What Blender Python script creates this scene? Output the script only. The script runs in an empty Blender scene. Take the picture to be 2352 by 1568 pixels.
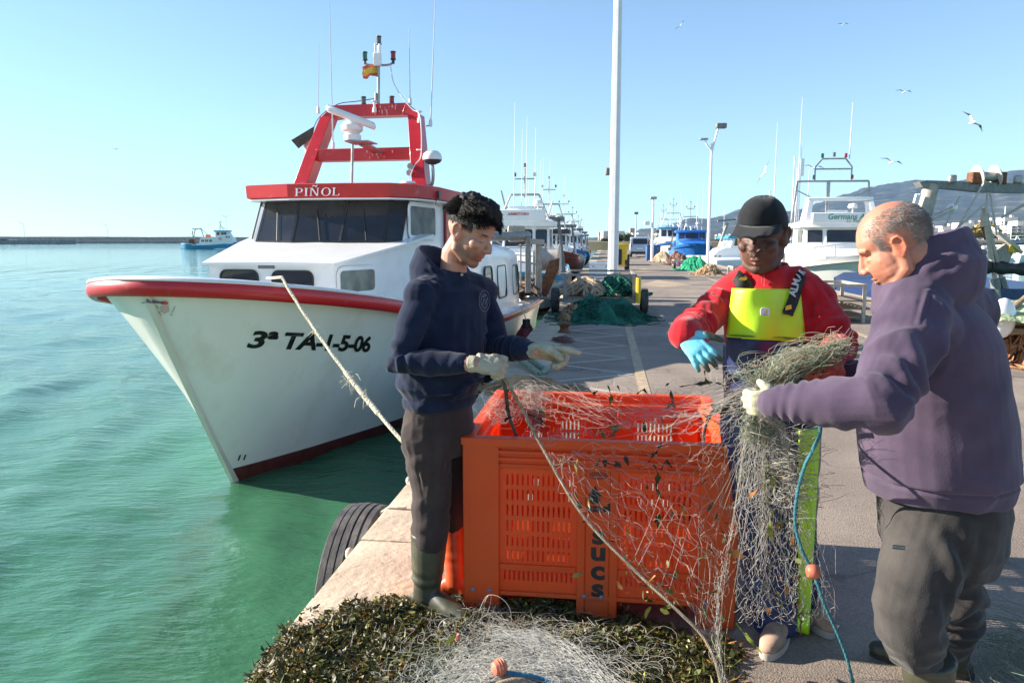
import bpy, bmesh, math, random
import numpy as np
from mathutils import Vector as V, Matrix, noise
R = math.radians
PI = math.pi
SC = bpy.context.scene
COL = SC.collection
random.seed(7)
rng = np.random.default_rng(7)
# ------------------------------------------------------------------ camera, sky, sun, exposure
CAM_H = 1.6
FPX = 1705.0                       # focal length for a picture 2352 px wide
PITCH = math.atan(232 / FPX)
cam_d = bpy.data.cameras.new('camera')
cam = bpy.data.objects.new('camera', cam_d)
COL.objects.link(cam)
cam.location = (0, 0, CAM_H)
cam.rotation_euler = (PI / 2 - PITCH, 0, 0)
cam_d.sensor_width = 36
cam_d.lens = 36 * FPX / 2352
cam_d.clip_end = 20000
cam_d.clip_start = 0.05
SC.camera = cam
SUN_EL = R(23)
SUN_AZ = R(-80)                    # from +Y, negative = towards the left of the picture
world = bpy.data.worlds.new('World')
SC.world = world
world.use_nodes = True
wn = world.node_tree.nodes
wl = world.node_tree.links
bg = wn['Background']
sky = wn.new('ShaderNodeTexSky')
sky.sky_type = 'NISHITA'
sky.sun_disc = False
sky.sun_elevation = SUN_EL
sky.sun_rotation = SUN_AZ
sky.altitude = 0
sky.air_density = 1.0
sky.dust_density = 0.0
sky.ozone_density = 1.6
skm = wn.new('ShaderNodeMix'); skm.data_type = 'RGBA'; skm.blend_type = 'MULTIPLY'; skm.inputs[0].default_value = 1
skm.inputs[7].default_value = (0.98, 0.98, 1.02, 1)
vk = wn.new('ShaderNodeVectorMath'); vk.operation = 'MULTIPLY_ADD'; vk.inputs[1].default_value = (0.13, 0.060, 0.042); vk.inputs[2].default_value = (1, 1, 1)
vd = wn.new('ShaderNodeVectorMath'); vd.operation = 'DIVIDE'
wl.new(sky.outputs[0], vk.inputs[0]); wl.new(sky.outputs[0], vd.inputs[0]); wl.new(vk.outputs[0], vd.inputs[1])
wl.new(vd.outputs[0], skm.inputs[6]); wl.new(skm.outputs[2], bg.inputs[0])
bg.inputs[1].default_value = 0.098
sun_d = bpy.data.lights.new('sun', 'SUN')
sun_d.energy = 5.0
sun_d.angle = R(0.5)
sun_d.color = (1.0, 0.91, 0.78)
sun = bpy.data.objects.new('sun', sun_d)
COL.objects.link(sun)
sdir = V((math.sin(SUN_AZ) * math.cos(SUN_EL), math.cos(SUN_AZ) * math.cos(SUN_EL), math.sin(SUN_EL)))
sun.rotation_euler = sdir.to_track_quat('Z', 'Y').to_euler()
sun.location = sdir * 50
SC.view_settings.view_transform = 'Standard'
SC.view_settings.look = 'None'
SC.view_settings.exposure = 1.42
SC.view_settings.gamma = 1.0
SC.view_settings.use_curve_mapping = False
try:
 SC.cycles.volume_bounces = 1
 SC.cycles.max_bounces = 8
 SC.cycles.sample_clamp_indirect = 6.0
except Exception:
 pass
# ------------------------------------------------------------------ measuring: a ray through a point of the photograph (2352 x 1568 units)
def ray(u, v):
 x = (u - 1176) / FPX
 y = (784 - v) / FPX
 return x, math.cos(PITCH) + y * math.sin(PITCH), -math.sin(PITCH) + y * math.cos(PITCH)
def at(u, v, Y):
 x, yy, z = ray(u, v)
 t = Y / yy
 return V((x * t, Y, CAM_H + z * t))
def onz(u, v, z=0.0):
 x, yy, zz = ray(u, v)
 t = (z - CAM_H) / zz
 return V((x * t, yy * t, z))
# ------------------------------------------------------------------ materials
def _n(nt, t, **kw):
 n = nt.nodes.new(t)
 for k, v in kw.items():
  setattr(n, k, v)
 return n
MATS = {}
def mat(name, c1, c2=None, rough=0.6, metal=0.0, scale=8.0, detail=6.0, bump=0.0, bscale=None, spec=0.5,
  dirt=None, dscale=2.0, damt=0.5, sheen=0.0, trans=0.0, coat=0.0, stretch=None, attr=None, ramp=(0.35, 0.65), sss=0.0, space='Object', thr=None):
 m = bpy.data.materials.new(name)
 m.use_nodes = True
 nt = m.node_tree
 b = nt.nodes['Principled BSDF']
 L = nt.links.new
 b.inputs['Roughness'].default_value = rough
 b.inputs['Metallic'].default_value = metal
 b.inputs['Specular IOR Level'].default_value = spec
 if sheen:
  b.inputs['Sheen Weight'].default_value = sheen
  b.inputs['Sheen Roughness'].default_value = 0.5
 if coat:
  b.inputs['Coat Weight'].default_value = coat
  b.inputs['Coat Roughness'].default_value = 0.08
 if sss:
  b.inputs['Subsurface Weight'].default_value = sss
  b.inputs['Subsurface Radius'].default_value = (0.012, 0.004, 0.002)
  b.inputs['Subsurface Scale'].default_value = 1.0
 tc = _n(nt, 'ShaderNodeTexCoord')
 mp = _n(nt, 'ShaderNodeMapping')
 if stretch:
  mp.inputs['Scale'].default_value = stretch
 L(tc.outputs[space], mp.inputs[0])
 ns = _n(nt, 'ShaderNodeTexNoise')
 ns.inputs['Scale'].default_value = scale
 ns.inputs['Detail'].default_value = detail
 L(mp.outputs[0], ns.inputs[0])
 rp = _n(nt, 'ShaderNodeValToRGB')
 rp.color_ramp.elements[0].position = ramp[0]
 rp.color_ramp.elements[1].position = ramp[1]
 c2 = c2 or tuple(min(1, x * 1.25) for x in c1)
 rp.color_ramp.elements[0].color = (*c1, 1)
 rp.color_ramp.elements[1].color = (*c2, 1)
 L(ns.outputs[0], rp.inputs[0])
 out = rp.outputs[0]
 if dirt:
  n2 = _n(nt, 'ShaderNodeTexNoise')
  n2.inputs['Scale'].default_value = dscale
  n2.inputs['Detail'].default_value = 9
  n2.inputs['Roughness'].default_value = 0.65
  L(mp.outputs[0], n2.inputs[0])
  r2 = _n(nt, 'ShaderNodeMapRange')
  t0 = thr if thr else 0.5
  r2.inputs[1].default_value = t0
  r2.inputs[2].default_value = t0 + 0.18
  r2.inputs[4].default_value = damt
  L(n2.outputs[0], r2.inputs[0])
  mx = _n(nt, 'ShaderNodeMix', data_type='RGBA')
  L(r2.outputs[0], mx.inputs[0])
  L(out, mx.inputs[6])
  mx.inputs[7].default_value = (*dirt, 1)
  out = mx.outputs[2]
 if attr:
  a = _n(nt, 'ShaderNodeAttribute', attribute_name=attr)
  mx = _n(nt, 'ShaderNodeMix', data_type='RGBA', blend_type='MULTIPLY')
  mx.inputs[0].default_value = 1
  L(out, mx.inputs[6])
  L(a.outputs[0], mx.inputs[7])
  out = mx.outputs[2]
 L(out, b.inputs['Base Color'])
 if bump:
  nb = _n(nt, 'ShaderNodeTexNoise')
  nb.inputs['Scale'].default_value = bscale or scale * 3
  nb.inputs['Detail'].default_value = 8
  L(mp.outputs[0], nb.inputs[0])
  bp = _n(nt, 'ShaderNodeBump')
  bp.inputs['Strength'].default_value = 1.0
  bp.inputs['Distance'].default_value = bump
  L(nb.outputs[0], bp.inputs['Height'])
  L(bp.outputs[0], b.inputs['Normal'])
 if trans:
  b.inputs['Transmission Weight'].default_value = trans
 MATS[name] = m
 return m
def translucent(m, amt=0.35, col=None):
 nt = m.node_tree
 b = nt.nodes['Principled BSDF']
 o = nt.nodes['Material Output']
 t = _n(nt, 'ShaderNodeBsdfTranslucent')
 src = b.inputs['Base Color'].links[0].from_socket
 if col:
  t.inputs[0].default_value = (*col, 1)
 else:
  nt.links.new(src, t.inputs[0])
 mx = _n(nt, 'ShaderNodeMixShader')
 mx.inputs[0].default_value = amt
 nt.links.new(b.outputs[0], mx.inputs[1])
 nt.links.new(t.outputs[0], mx.inputs[2])
 nt.links.new(mx.outputs[0], o.inputs['Surface'])
 return m
# ------------------------------------------------------------------ mesh builder and object linking
WM = {}
def setp(o, label=None, cat=None, group=None, kind=None):
 if label: o['label'] = label
 if cat: o['category'] = cat
 if group: o['group'] = group
 if kind: o['kind'] = kind
 return o
def empty(name, loc, rz=0.0, label=None, cat=None, group=None):
 o = bpy.data.objects.new(name, None)
 COL.objects.link(o)
 o.empty_display_size = 0.2
 o.location = loc
 o.rotation_euler = (0, 0, rz)
 WM[o.name] = Matrix.Translation(V(loc)) @ Matrix.Rotation(rz, 4, 'Z')
 return setp(o, label, cat, group)
def wm(o):
 return WM.get(o.name, Matrix.Identity(4)) if o else Matrix.Identity(4)
def link(name, me, parent=None, origin=None, local=False, smooth=40, bevel=0.0, auto_origin=True):
 """link mesh whose vertices are in world space (or in the parent's space when local)"""
 if parent:
  if not local:
   me.transform(wm(parent).inverted())
  o = bpy.data.objects.new(name, me)
  COL.objects.link(o)
  o.parent = parent
  WM[o.name] = wm(parent).copy()
 else:
  if origin is None and auto_origin and len(me.vertices):
   n = len(me.vertices)
   co = np.empty(n * 3, np.float32)
   me.vertices.foreach_get('co', co)
   co = co.reshape(-1, 3)
   mn, mxx = co.min(0), co.max(0)
   origin = ((mn[0] + mxx[0]) / 2, (mn[1] + mxx[1]) / 2, mn[2])
  origin = V(origin or (0, 0, 0))
  me.transform(Matrix.Translation(-origin))
  o = bpy.data.objects.new(name, me)
  COL.objects.link(o)
  o.location = origin
  WM[o.name] = Matrix.Translation(origin)
 if bevel:
  md = o.modifiers.new('bevel', 'BEVEL')
  md.width = bevel
  md.segments = 2
  md.limit_method = 'ANGLE'
 if smooth:
  me.shade_smooth()
  if smooth < 180:
   me.set_sharp_from_angle(angle=R(smooth))
 return o
def place(me, name, loc, rot, parent=None, scale=(1, 1, 1)):
 o = bpy.data.objects.new(name, me)
 COL.objects.link(o)
 o.location = loc
 o.rotation_euler = rot
 o.scale = scale
 if parent:
  o.parent = parent
 return o
class MB:
 def __init__(s, F=None):
  s.v = []; s.f = []; s.m = []; s.F = F; s.cur = 0
 def _add(s, vs, fs):
  b = len(s.v)
  if s.F is not None:
   vs = [s.F @ V(v) for v in vs]
  s.v.extend([tuple(v) for v in vs])
  s.f.extend([tuple(i + b for i in f) for f in fs])
  s.m.extend([s.cur] * len(fs))
  return s
 def box(s, c, d, rz=0.0, M=None, taper=1.0):
  x, y, z = d[0] / 2, d[1] / 2, d[2] / 2
  p = [(-x, -y, -z), (x, -y, -z), (x, y, -z), (-x, y, -z), (-x * taper, -y * taper, z), (x * taper, -y * taper, z), (x * taper, y * taper, z), (-x * taper, y * taper, z)]
  if M is None:
   M = Matrix.Rotation(rz, 3, 'Z')
  c = V(c)
  return s._add([c + M @ V(q) for q in p], [(0, 3, 2, 1), (4, 5, 6, 7), (0, 1, 5, 4), (1, 2, 6, 5), (2, 3, 7, 6), (3, 0, 4, 7)])
 def bar(s, a, b, w, h=None, up=(0, 0, 1)):
  a, b = V(a), V(b)
  h = h or w
  d = b - a
  L = d.length
  d.normalize()
  up = V(up)
  if abs(d.dot(up)) > 0.98:
   up = V((0, 1, 0))
  x = d.cross(up).normalized()
  z = x.cross(d)
  M = Matrix((x, d, z)).transposed()
  return s.box((a + b) / 2, (w, L, h), M=M)
 def tube(s, pts, r, n=8, cap=True, flat=None, up=(0, 0, 1), closed=False):
  pts = [V(p) for p in pts]
  k = len(pts)
  rs = r if isinstance(r, (list, tuple)) else [r] * k
  vs = []; fs = []
  pu = V(up)
  for i, p in enumerate(pts):
   if closed:
    d = pts[(i + 1) % k] - pts[i - 1]
   else:
    d = pts[min(i + 1, k - 1)] - pts[max(i - 1, 0)]
   if d.length < 1e-9:
    d = V((0, 0, 1))
   d.normalize()
   x = pu - d * pu.dot(d)
   if x.length < 1e-4:
    x = V((0, 1, 0)) - d * d.y
    if x.length < 1e-3:
     x = V((1, 0, 0)) - d * d.x
   x.normalize()
   pu = x
   y = d.cross(x)
   ri = rs[i]
   if isinstance(ri, (tuple, list)):
    ra, rb = ri
   else:
    ra = ri; rb = ri * (flat or 1)
   for j in range(n):
    a = 2 * PI * j / n
    vs.append(p + x * (math.cos(a) * rb) + y * (math.sin(a) * ra))
  for i in range(k if closed else k - 1):
   for j in range(n):
    a = i * n + j; b = i * n + (j + 1) % n
    c = ((i + 1) % k) * n + (j + 1) % n; d = ((i + 1) % k) * n + j
    fs.append((a, d, c, b))
  if cap and not closed:
   fs.append(tuple(range(n)))
   fs.append(tuple(reversed(range((k - 1) * n, k * n))))
  return s._add(vs, fs)
 def lathe(s, prof, c=(0, 0, 0), n=16, M=None):
  """prof: (radius, height) pairs"""
  vs = []; fs = []
  c = V(c)
  M = M or Matrix.Identity(3)
  for r, h in prof:
   for j in range(n):
    a = 2 * PI * j / n
    vs.append(c + M @ V((r * math.cos(a), r * math.sin(a), h)))
  for i in range(len(prof) - 1):
   for j in range(n):
    a = i * n + j; b = i * n + (j + 1) % n
    fs.append((a, b, b + n, a + n))
  fs.append(tuple(reversed(range(n))))
  fs.append(tuple(range((len(prof) - 1) * n, len(prof) * n)))
  return s._add(vs, fs)
 def ball(s, c, r, n=12, m=8, M=None):
  if not isinstance(r, (tuple, list)):
   r = (r, r, r)
  vs = []; fs = []
  c = V(c); M = M or Matrix.Identity(3)
  vs.append(c + M @ V((0, 0, -r[2])))
  for i in range(1, m):
   t = -PI / 2 + PI * i / m
   for j in range(n):
    a = 2 * PI * j / n
    vs.append(c + M @ V((r[0] * math.cos(t) * math.cos(a), r[1] * math.cos(t) * math.sin(a), r[2] * math.sin(t))))
  vs.append(c + M @ V((0, 0, r[2])))
  for j in range(n):
   fs.append((0, 1 + (j + 1) % n, 1 + j))
   fs.append((len(vs) - 1, 1 + (m - 2) * n + j, 1 + (m - 2) * n + (j + 1) % n))
  for i in range(m - 2):
   for j in range(n):
    a = 1 + i * n + j; b = 1 + i * n + (j + 1) % n
    fs.append((a, b, b + n, a + n))
  return s._add(vs, fs)
 def poly(s, pts):
  return s._add(pts, [tuple(range(len(pts)))])
 def prism(s, pts, d):
  """extrude a planar outline along vector d"""
  n = len(pts)
  d = V(d)
  pts = [V(p) for p in pts]
  vs = pts + [p + d for p in pts]
  fs = [tuple(reversed(range(n))), tuple(range(n, 2 * n))]
  for i in range(n):
   j = (i + 1) % n
   fs.append((i, j, j + n, i + n))
  return s._add(vs, fs)
 def loft(s, rings, cap=True, closed=True):
  n = len(rings[0])
  vs = [p for r in rings for p in r]
  fs = []
  for i in range(len(rings) - 1):
   for j in range(n if closed else n - 1):
    a = i * n + j; b = i * n + (j + 1) % n
    fs.append((a, b, b + n, a + n))
  if cap and closed:
   fs.append(tuple(reversed(range(n))))
   fs.append(tuple(range((len(rings) - 1) * n, len(rings) * n)))
  return s._add(vs, fs)
 def mesh(s, name, mats):
  me = bpy.data.meshes.new(name)
  me.from_pydata(s.v, [], s.f)
  if not isinstance(mats, (list, tuple)):
   mats = [mats]
  for m in mats:
   me.materials.append(m)
  if len(mats) > 1:
   me.polygons.foreach_set('material_index', s.m)
  me.update()
  return me
 def build(s, name, mats, parent=None, fixn=True, **kw):
  me = s.mesh(name, mats)
  if fixn:
   bm = bmesh.new(); bm.from_mesh(me)
   bmesh.ops.recalc_face_normals(bm, faces=bm.faces)
   bm.to_mesh(me); bm.free()
  props = {k: kw.pop(k) for k in ('label', 'cat', 'group', 'kind') if k in kw}
  o = link(name, me, parent, **kw)
  return setp(o, **props)
def np_mesh(name, verts, faces, mats, mi=None, col=None):
 """fast mesh from numpy arrays, faces (n,3) or (n,4)"""
 me = bpy.data.meshes.new(name)
 nv, (nf, k) = len(verts), faces.shape
 me.vertices.add(nv)
 me.vertices.foreach_set('co', np.ascontiguousarray(verts, np.float32).ravel())
 me.loops.add(nf * k)
 me.loops.foreach_set('vertex_index', np.ascontiguousarray(faces, np.int32).ravel())
 me.polygons.add(nf)
 me.polygons.foreach_set('loop_start', np.arange(0, nf * k, k, dtype=np.int32))
 me.polygons.foreach_set('loop_total', np.full(nf, k, np.int32))
 if not isinstance(mats, (list, tuple)):
  mats = [mats]
 for m in mats:
  me.materials.append(m)
 if mi is not None:
  me.polygons.foreach_set('material_index', np.ascontiguousarray(mi, np.int32))
 me.update(calc_edges=True)
 if col is not None:
  a = me.color_attributes.new('tint', 'FLOAT_COLOR', 'POINT')
  c = np.ones((nv, 4), np.float32)
  c[:, :3] = col
  a.data.foreach_set('color', c.ravel())
 return me
def catmull(pts, n=6):
 P = [V(p) for p in pts]
 out = []
 for i in range(len(P) - 1):
  p0 = P[max(i - 1, 0)]; p1 = P[i]; p2 = P[i + 1]; p3 = P[min(i + 2, len(P) - 1)]
  for k in range(n):
   t = k / n
   out.append(0.5 * ((2 * p1) + (p2 - p0) * t + (2 * p0 - 5 * p1 + 4 * p2 - p3) * t * t + (3 * p1 - p0 - 3 * p2 + p3) * t ** 3))
 out.append(P[-1])
 return out
def interp(tab, x):
 return float(np.interp(x, [a for a, b in tab], [b for a, b in tab]))
def strands(curves, r, n=3):
 """many thin lines at once: curves array (k, m, 3) -> verts, quad faces"""
 C = np.asarray(curves, np.float64)
 k, m, _ = C.shape
 d = np.gradient(C, axis=1)
 d /= np.linalg.norm(d, axis=2, keepdims=True) + 1e-12
 up = np.zeros_like(d); up[..., 2] = 1.0
 bad = np.abs(d[..., 2]) > 0.95
 up[bad] = (0, 1, 0)
 x = np.cross(d, up); x /= np.linalg.norm(x, axis=2, keepdims=True) + 1e-12
 y = np.cross(d, x)
 rr = np.asarray(r, float)
 if rr.ndim == 0:
  rr = np.full((k, m), float(rr))
 elif rr.ndim == 1:
  rr = np.repeat(rr[:, None], m, 1)
 vs = np.empty((k, m, n, 3))
 for j in range(n):
  a = 2 * PI * j / n
  vs[:, :, j] = C + rr[..., None] * (x * math.cos(a) + y * math.sin(a))
 idx = np.arange(k * m * n).reshape(k, m, n)
 a = idx[:, :-1, :]; b = np.roll(idx, -1, 2)[:, :-1, :]
 c = np.roll(idx, -1, 2)[:, 1:, :]; e = idx[:, 1:, :]
 f = np.stack([a, e, c, b], -1).reshape(-1, 4)
 return vs.reshape(-1, 3), f
def text_mesh(body, size, font_w=1.0, shear=0.0, bold=0.0, spacing=1.0, cuts=False):
 cu = bpy.data.curves.new('letters', 'FONT')
 cu.body = body
 cu.size = size
 cu.shear = shear
 cu.offset = bold
 cu.space_character = spacing
 cu.resolution_u = 5
 o = bpy.data.objects.new('letters', cu)
 COL.objects.link(o)
 bpy.context.view_layer.update()
 dg = bpy.context.evaluated_depsgraph_get()
 me = bpy.data.meshes.new_from_object(o.evaluated_get(dg))
 bpy.data.objects.remove(o)
 bm = bmesh.new(); bm.from_mesh(me)
 bmesh.ops.scale(bm, vec=(font_w, 1, 1), verts=bm.verts)
 if cuts: bmesh.ops.subdivide_edges(bm, edges=[e for e in bm.edges if e.calc_length() > size * 0.3], cuts=2)
 bm.to_mesh(me); bm.free()
 return me
def lettering(body, size, mtl, name, parent, M, centre=True, **kw):
 """flat letters with a millimetre of thickness, put in place by matrix M (parent space)"""
 me = text_mesh(body, size, **kw)
 n = len(me.vertices)
 if centre and n:
  xs = [v.co.x for v in me.vertices]; ys = [v.co.y for v in me.vertices]
  me.transform(Matrix.Translation((-(min(xs) + max(xs)) / 2, -(min(ys) + max(ys)) / 2, 0)))
 me.materials.clear(); me.materials.append(mtl)
 me.transform(M)
 o = bpy.data.objects.new(name, me)
 COL.objects.link(o)
 o.parent = parent
 WM[o.name] = wm(parent).copy()
 return o
def frame(o, x, y):
 """matrix with origin o, x and y axes, z = x cross y"""
 x = V(x).normalized(); y = V(y).normalized()
 z = x.cross(y).normalized()
 y = z.cross(x)
 M = Matrix((x, y, z)).transposed().to_4x4()
 M.translation = V(o)
 return M
# ------------------------------------------------------------------ shared materials
M = {}
M['white'] = mat('white_gelcoat', (0.80, 0.80, 0.79), (0.86, 0.855, 0.84), rough=0.28, scale=3, dirt=(0.52, 0.47, 0.40), dscale=2.5, damt=0.25, coat=0.25, bump=0.0006, bscale=60, thr=0.56)
M['hull_white'] = mat('hull_white_paint', (0.78, 0.78, 0.76), (0.84, 0.835, 0.81), rough=0.22, scale=1.4, dirt=(0.58, 0.50, 0.40), dscale=1.6, damt=0.4, coat=0.3, bump=0.003, bscale=3, stretch=(1, 1, 0.5), thr=0.53)
M['red'] = mat('red_boat_paint', (0.46, 0.008, 0.014), (0.54, 0.013, 0.02), rough=0.35, scale=3, dirt=(0.62, 0.22, 0.2), dscale=5, damt=0.4, coat=0.2, thr=0.58, bump=0.0008, bscale=30)
M['boot'] = mat('maroon_antifouling', (0.085, 0.016, 0.014), (0.13, 0.03, 0.025), rough=0.6, scale=9, bump=0.004)
M['glass'] = mat('dark_window_glass', (0.015, 0.017, 0.02), (0.03, 0.03, 0.035), rough=0.06, scale=2, spec=0.6)
M['glass_pale'] = mat('glass_painted_reflection', (0.10, 0.12, 0.11), (0.22, 0.22, 0.19), rough=0.08, scale=5, spec=0.7)  # pale mottled colour stands in for reflections on the panes
M['rubber'] = mat('black_rubber', (0.018, 0.018, 0.018), (0.05, 0.05, 0.048), rough=0.7, scale=12, bump=0.002, dirt=(0.14, 0.13, 0.12), dscale=9, damt=0.6)
M['steel'] = mat('galvanised_steel', (0.30, 0.30, 0.30), (0.42, 0.42, 0.41), rough=0.42, metal=0.5, scale=10, dirt=(0.22, 0.13, 0.08), dscale=6, damt=0.5, bump=0.001)
M['steel_dark'] = mat('weathered_steel_beam', (0.14, 0.16, 0.16), (0.22, 0.235, 0.23), rough=0.55, scale=9, dirt=(0.20, 0.10, 0.05), dscale=5, damt=0.6, bump=0.002)
M['grey_wood'] = mat('weathered_grey_paint', (0.26, 0.24, 0.21), (0.38, 0.35, 0.31), rough=0.75, scale=6, stretch=(4, 4, 1), bump=0.002, dirt=(0.12, 0.08, 0.05), dscale=5, damt=0.5)
M['black'] = mat('black_plastic', (0.012, 0.012, 0.013), (0.025, 0.025, 0.025), rough=0.4, scale=20)
M['lens_green'] = mat('green_lamp_lens', (0.0, 0.10, 0.06), (0.0, 0.14, 0.09), rough=0.15)
M['lens_red'] = mat('red_lamp_lens', (0.25, 0.005, 0.01), (0.35, 0.01, 0.015), rough=0.15)
M['lens_grey'] = mat('smoky_lamp_lens', (0.09, 0.09, 0.08), (0.14, 0.14, 0.12), rough=0.15)
M['pole'] = mat('white_pole_paint', (0.70, 0.71, 0.73), (0.78, 0.78, 0.79), rough=0.4, scale=4, dirt=(0.4, 0.37, 0.33), dscale=6, damt=0.4, thr=0.6)
M['rust'] = mat('rusted_iron', (0.10, 0.04, 0.02), (0.22, 0.09, 0.04), rough=0.85, scale=16, bump=0.004)
M['wood'] = mat('bare_timber', (0.22, 0.15, 0.09), (0.34, 0.25, 0.16), rough=0.8, scale=5, stretch=(1, 8, 8), bump=0.002)
M['yellow'] = mat('yellow_paint', (0.75, 0.50, 0.03), (0.80, 0.58, 0.05), rough=0.45, scale=6, dirt=(0.3, 0.2, 0.06), dscale=6, damt=0.5)
M['blue'] = mat('blue_boat_paint', (0.02, 0.16, 0.55), (0.03, 0.20, 0.62), rough=0.4, scale=4, dirt=(0.2, 0.3, 0.45), dscale=5, damt=0.4)
M['lightblue'] = mat('light_blue_hull_paint', (0.03, 0.26, 0.47), (0.05, 0.31, 0.53), rough=0.4, scale=4)
M['maroon'] = mat('maroon_hull_paint', (.12, .02, .015), (.18, .035, .025), rough=.5, dirt=(.3, .2, .15), dscale=4, damt=.4)
M['navy_paint'] = mat('navy_hull_paint', (.02, .04, .12), (.03, .06, .16), rough=.4)
M['greenprint'] = mat('green_script_print', (.05, .25, .16))
M['orange'] = mat('orange_plastic_ring', (0.75, 0.16, 0.03), rough=0.5)
# ------------------------------------------------------------------ haze (air between here and the hills)
def haze():
 b = MB()
 b.box((1500, 3300, 198), (9200, 9000, 404))
 m = bpy.data.materials.new('sea_haze')
 m.use_nodes = True
 nt = m.node_tree
 nt.nodes.remove(nt.nodes['Principled BSDF'])
 pv = _n(nt, 'ShaderNodeVolumePrincipled')
 pv.inputs['Color'].default_value = (0.24, 0.50, 1.0, 1)
 pv.inputs['Density'].default_value = 0.00005
 pv.inputs['Anisotropy'].default_value = 0.0
 nt.links.new(pv.outputs[0], nt.nodes['Material Output'].inputs['Volume'])
 b.build('haze', m, kind='stuff', smooth=0, auto_origin=False, origin=(0, 0, 0), label='thin pale blue sea haze over the whole harbour')
haze()
# ------------------------------------------------------------------ water
WL = -1.1
def water():
 na, nr = 640, 560
 ang = np.linspace(R(-112), R(112), na)
 rad = 1.6 * (7000 / 1.6) ** (np.linspace(0, 1, nr) ** 1.12)
 A, Rr = np.meshgrid(ang, rad)
 X = Rr * np.sin(A); Y = Rr * np.cos(A)
 cell = np.gradient(rad)[:, None] * np.ones_like(A)
 cell = np.maximum(cell, Rr * (ang[1] - ang[0]))
 Z = np.zeros_like(X)
 r = np.random.default_rng(3)
 for i in range(84):
  lam = 0.22 * (4.2 / 0.22) ** r.random()
  th = R(-98) + r.normal(0, 0.5)
  k = 2 * PI / lam
  amp = 0.0038 * lam ** 0.72
  ph = r.random() * 6.28
  fade = np.clip((lam / cell - 2.2) / 2.5, 0, 1)
  gust = 0.75 + 0.25 * np.sin(X * 0.21 * math.cos(i) + Y * 0.15 * math.sin(i * 1.7) + i)
  arg = k * (X * math.sin(th) + Y * math.cos(th)) + ph + 0.6 * np.sin(0.5 * X + 0.37 * Y + i)
  Z += amp * fade * gust * np.sin(arg)
 ex = (X + 0.70) - (Y - 4.88) * 0.1254
 Z *= 0.35 + 0.65 * np.clip((-ex - 0.6) / 2.2, 0, 1)
 vs = np.stack([X, Y, Z + WL], -1).reshape(-1, 3)
 idx = np.arange(na * nr).reshape(nr, na)
 f = np.stack([idx[:-1, :-1], idx[:-1, 1:], idx[1:, 1:], idx[1:, :-1]], -1).reshape(-1, 4)
 m = bpy.data.materials.new('harbour_water')
 m.use_nodes = True
 nt = m.node_tree; L = nt.links.new
 b = nt.nodes['Principled BSDF']
 b.inputs['Roughness'].default_value = 0.035
 b.inputs['IOR'].default_value = 1.33
 b.inputs['Specular IOR Level'].default_value = 0.5
 tc = _n(nt, 'ShaderNodeTexCoord')
 ns = _n(nt, 'ShaderNodeTexNoise'); ns.inputs['Scale'].default_value = 0.05; ns.inputs['Detail'].default_value = 4
 L(tc.outputs['Object'], ns.inputs[0])
 rp = _n(nt, 'ShaderNodeValToRGB')
 rp.color_ramp.elements[0].position = 0.35; rp.color_ramp.elements[1].position = 0.68
 rp.color_ramp.elements[0].color = (0.040, 0.138, 0.072, 1)
 rp.color_ramp.elements[1].color = (0.056, 0.178, 0.095, 1)
 L(ns.outputs[0], rp.inputs[0]); L(rp.outputs[0], b.inputs['Base Color'])
 mp = _n(nt, 'ShaderNodeMapping'); mp.inputs['Scale'].default_value = (1.0, 2.6, 1)
 mp.inputs['Rotation'].default_value = (0, 0, R(-12))
 L(tc.outputs['Object'], mp.inputs[0])
 n1 = _n(nt, 'ShaderNodeTexNoise'); n1.inputs['Scale'].default_value = 5.0; n1.inputs['Detail'].default_value = 5; n1.inputs['Roughness'].default_value = 0.55
 n2 = _n(nt, 'ShaderNodeTexNoise'); n2.inputs['Scale'].default_value = 0.9; n2.inputs['Detail'].default_value = 7; n2.inputs['Roughness'].default_value = 0.62
 L(mp.outputs[0], n1.inputs[0]); L(mp.outputs[0], n2.inputs[0])
 n3 = _n(nt, 'ShaderNodeTexNoise'); n3.inputs['Scale'].default_value = 0.12; n3.inputs['Detail'].default_value = 3
 L(mp.outputs[0], n3.inputs[0])
 r3 = _n(nt, 'ShaderNodeMapRange'); r3.inputs[1].default_value = 0.4; r3.inputs[2].default_value = 0.62; r3.inputs[3].default_value = 0.35; r3.inputs[4].default_value = 1.0
 L(n3.outputs[0], r3.inputs[0])
 b1 = _n(nt, 'ShaderNodeBump'); b1.inputs['Distance'].default_value = 0.022
 L(r3.outputs[0], b1.inputs['Strength']); L(n1.outputs[0], b1.inputs['Height'])
 b2 = _n(nt, 'ShaderNodeBump'); b2.inputs['Distance'].default_value = 0.055; b2.inputs['Strength'].default_value = 0.8
 L(n2.outputs[0], b2.inputs['Height']); L(b1.outputs[0], b2.inputs['Normal'])
 L(b2.outputs[0], b.inputs['Normal'])
 me = np_mesh('water', vs, f, m)
 o = link('water', me, smooth=180, origin=(0, 0, WL))
 setp(o, kind='structure', label='rippled green harbour water around the quay')
water()
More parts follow.
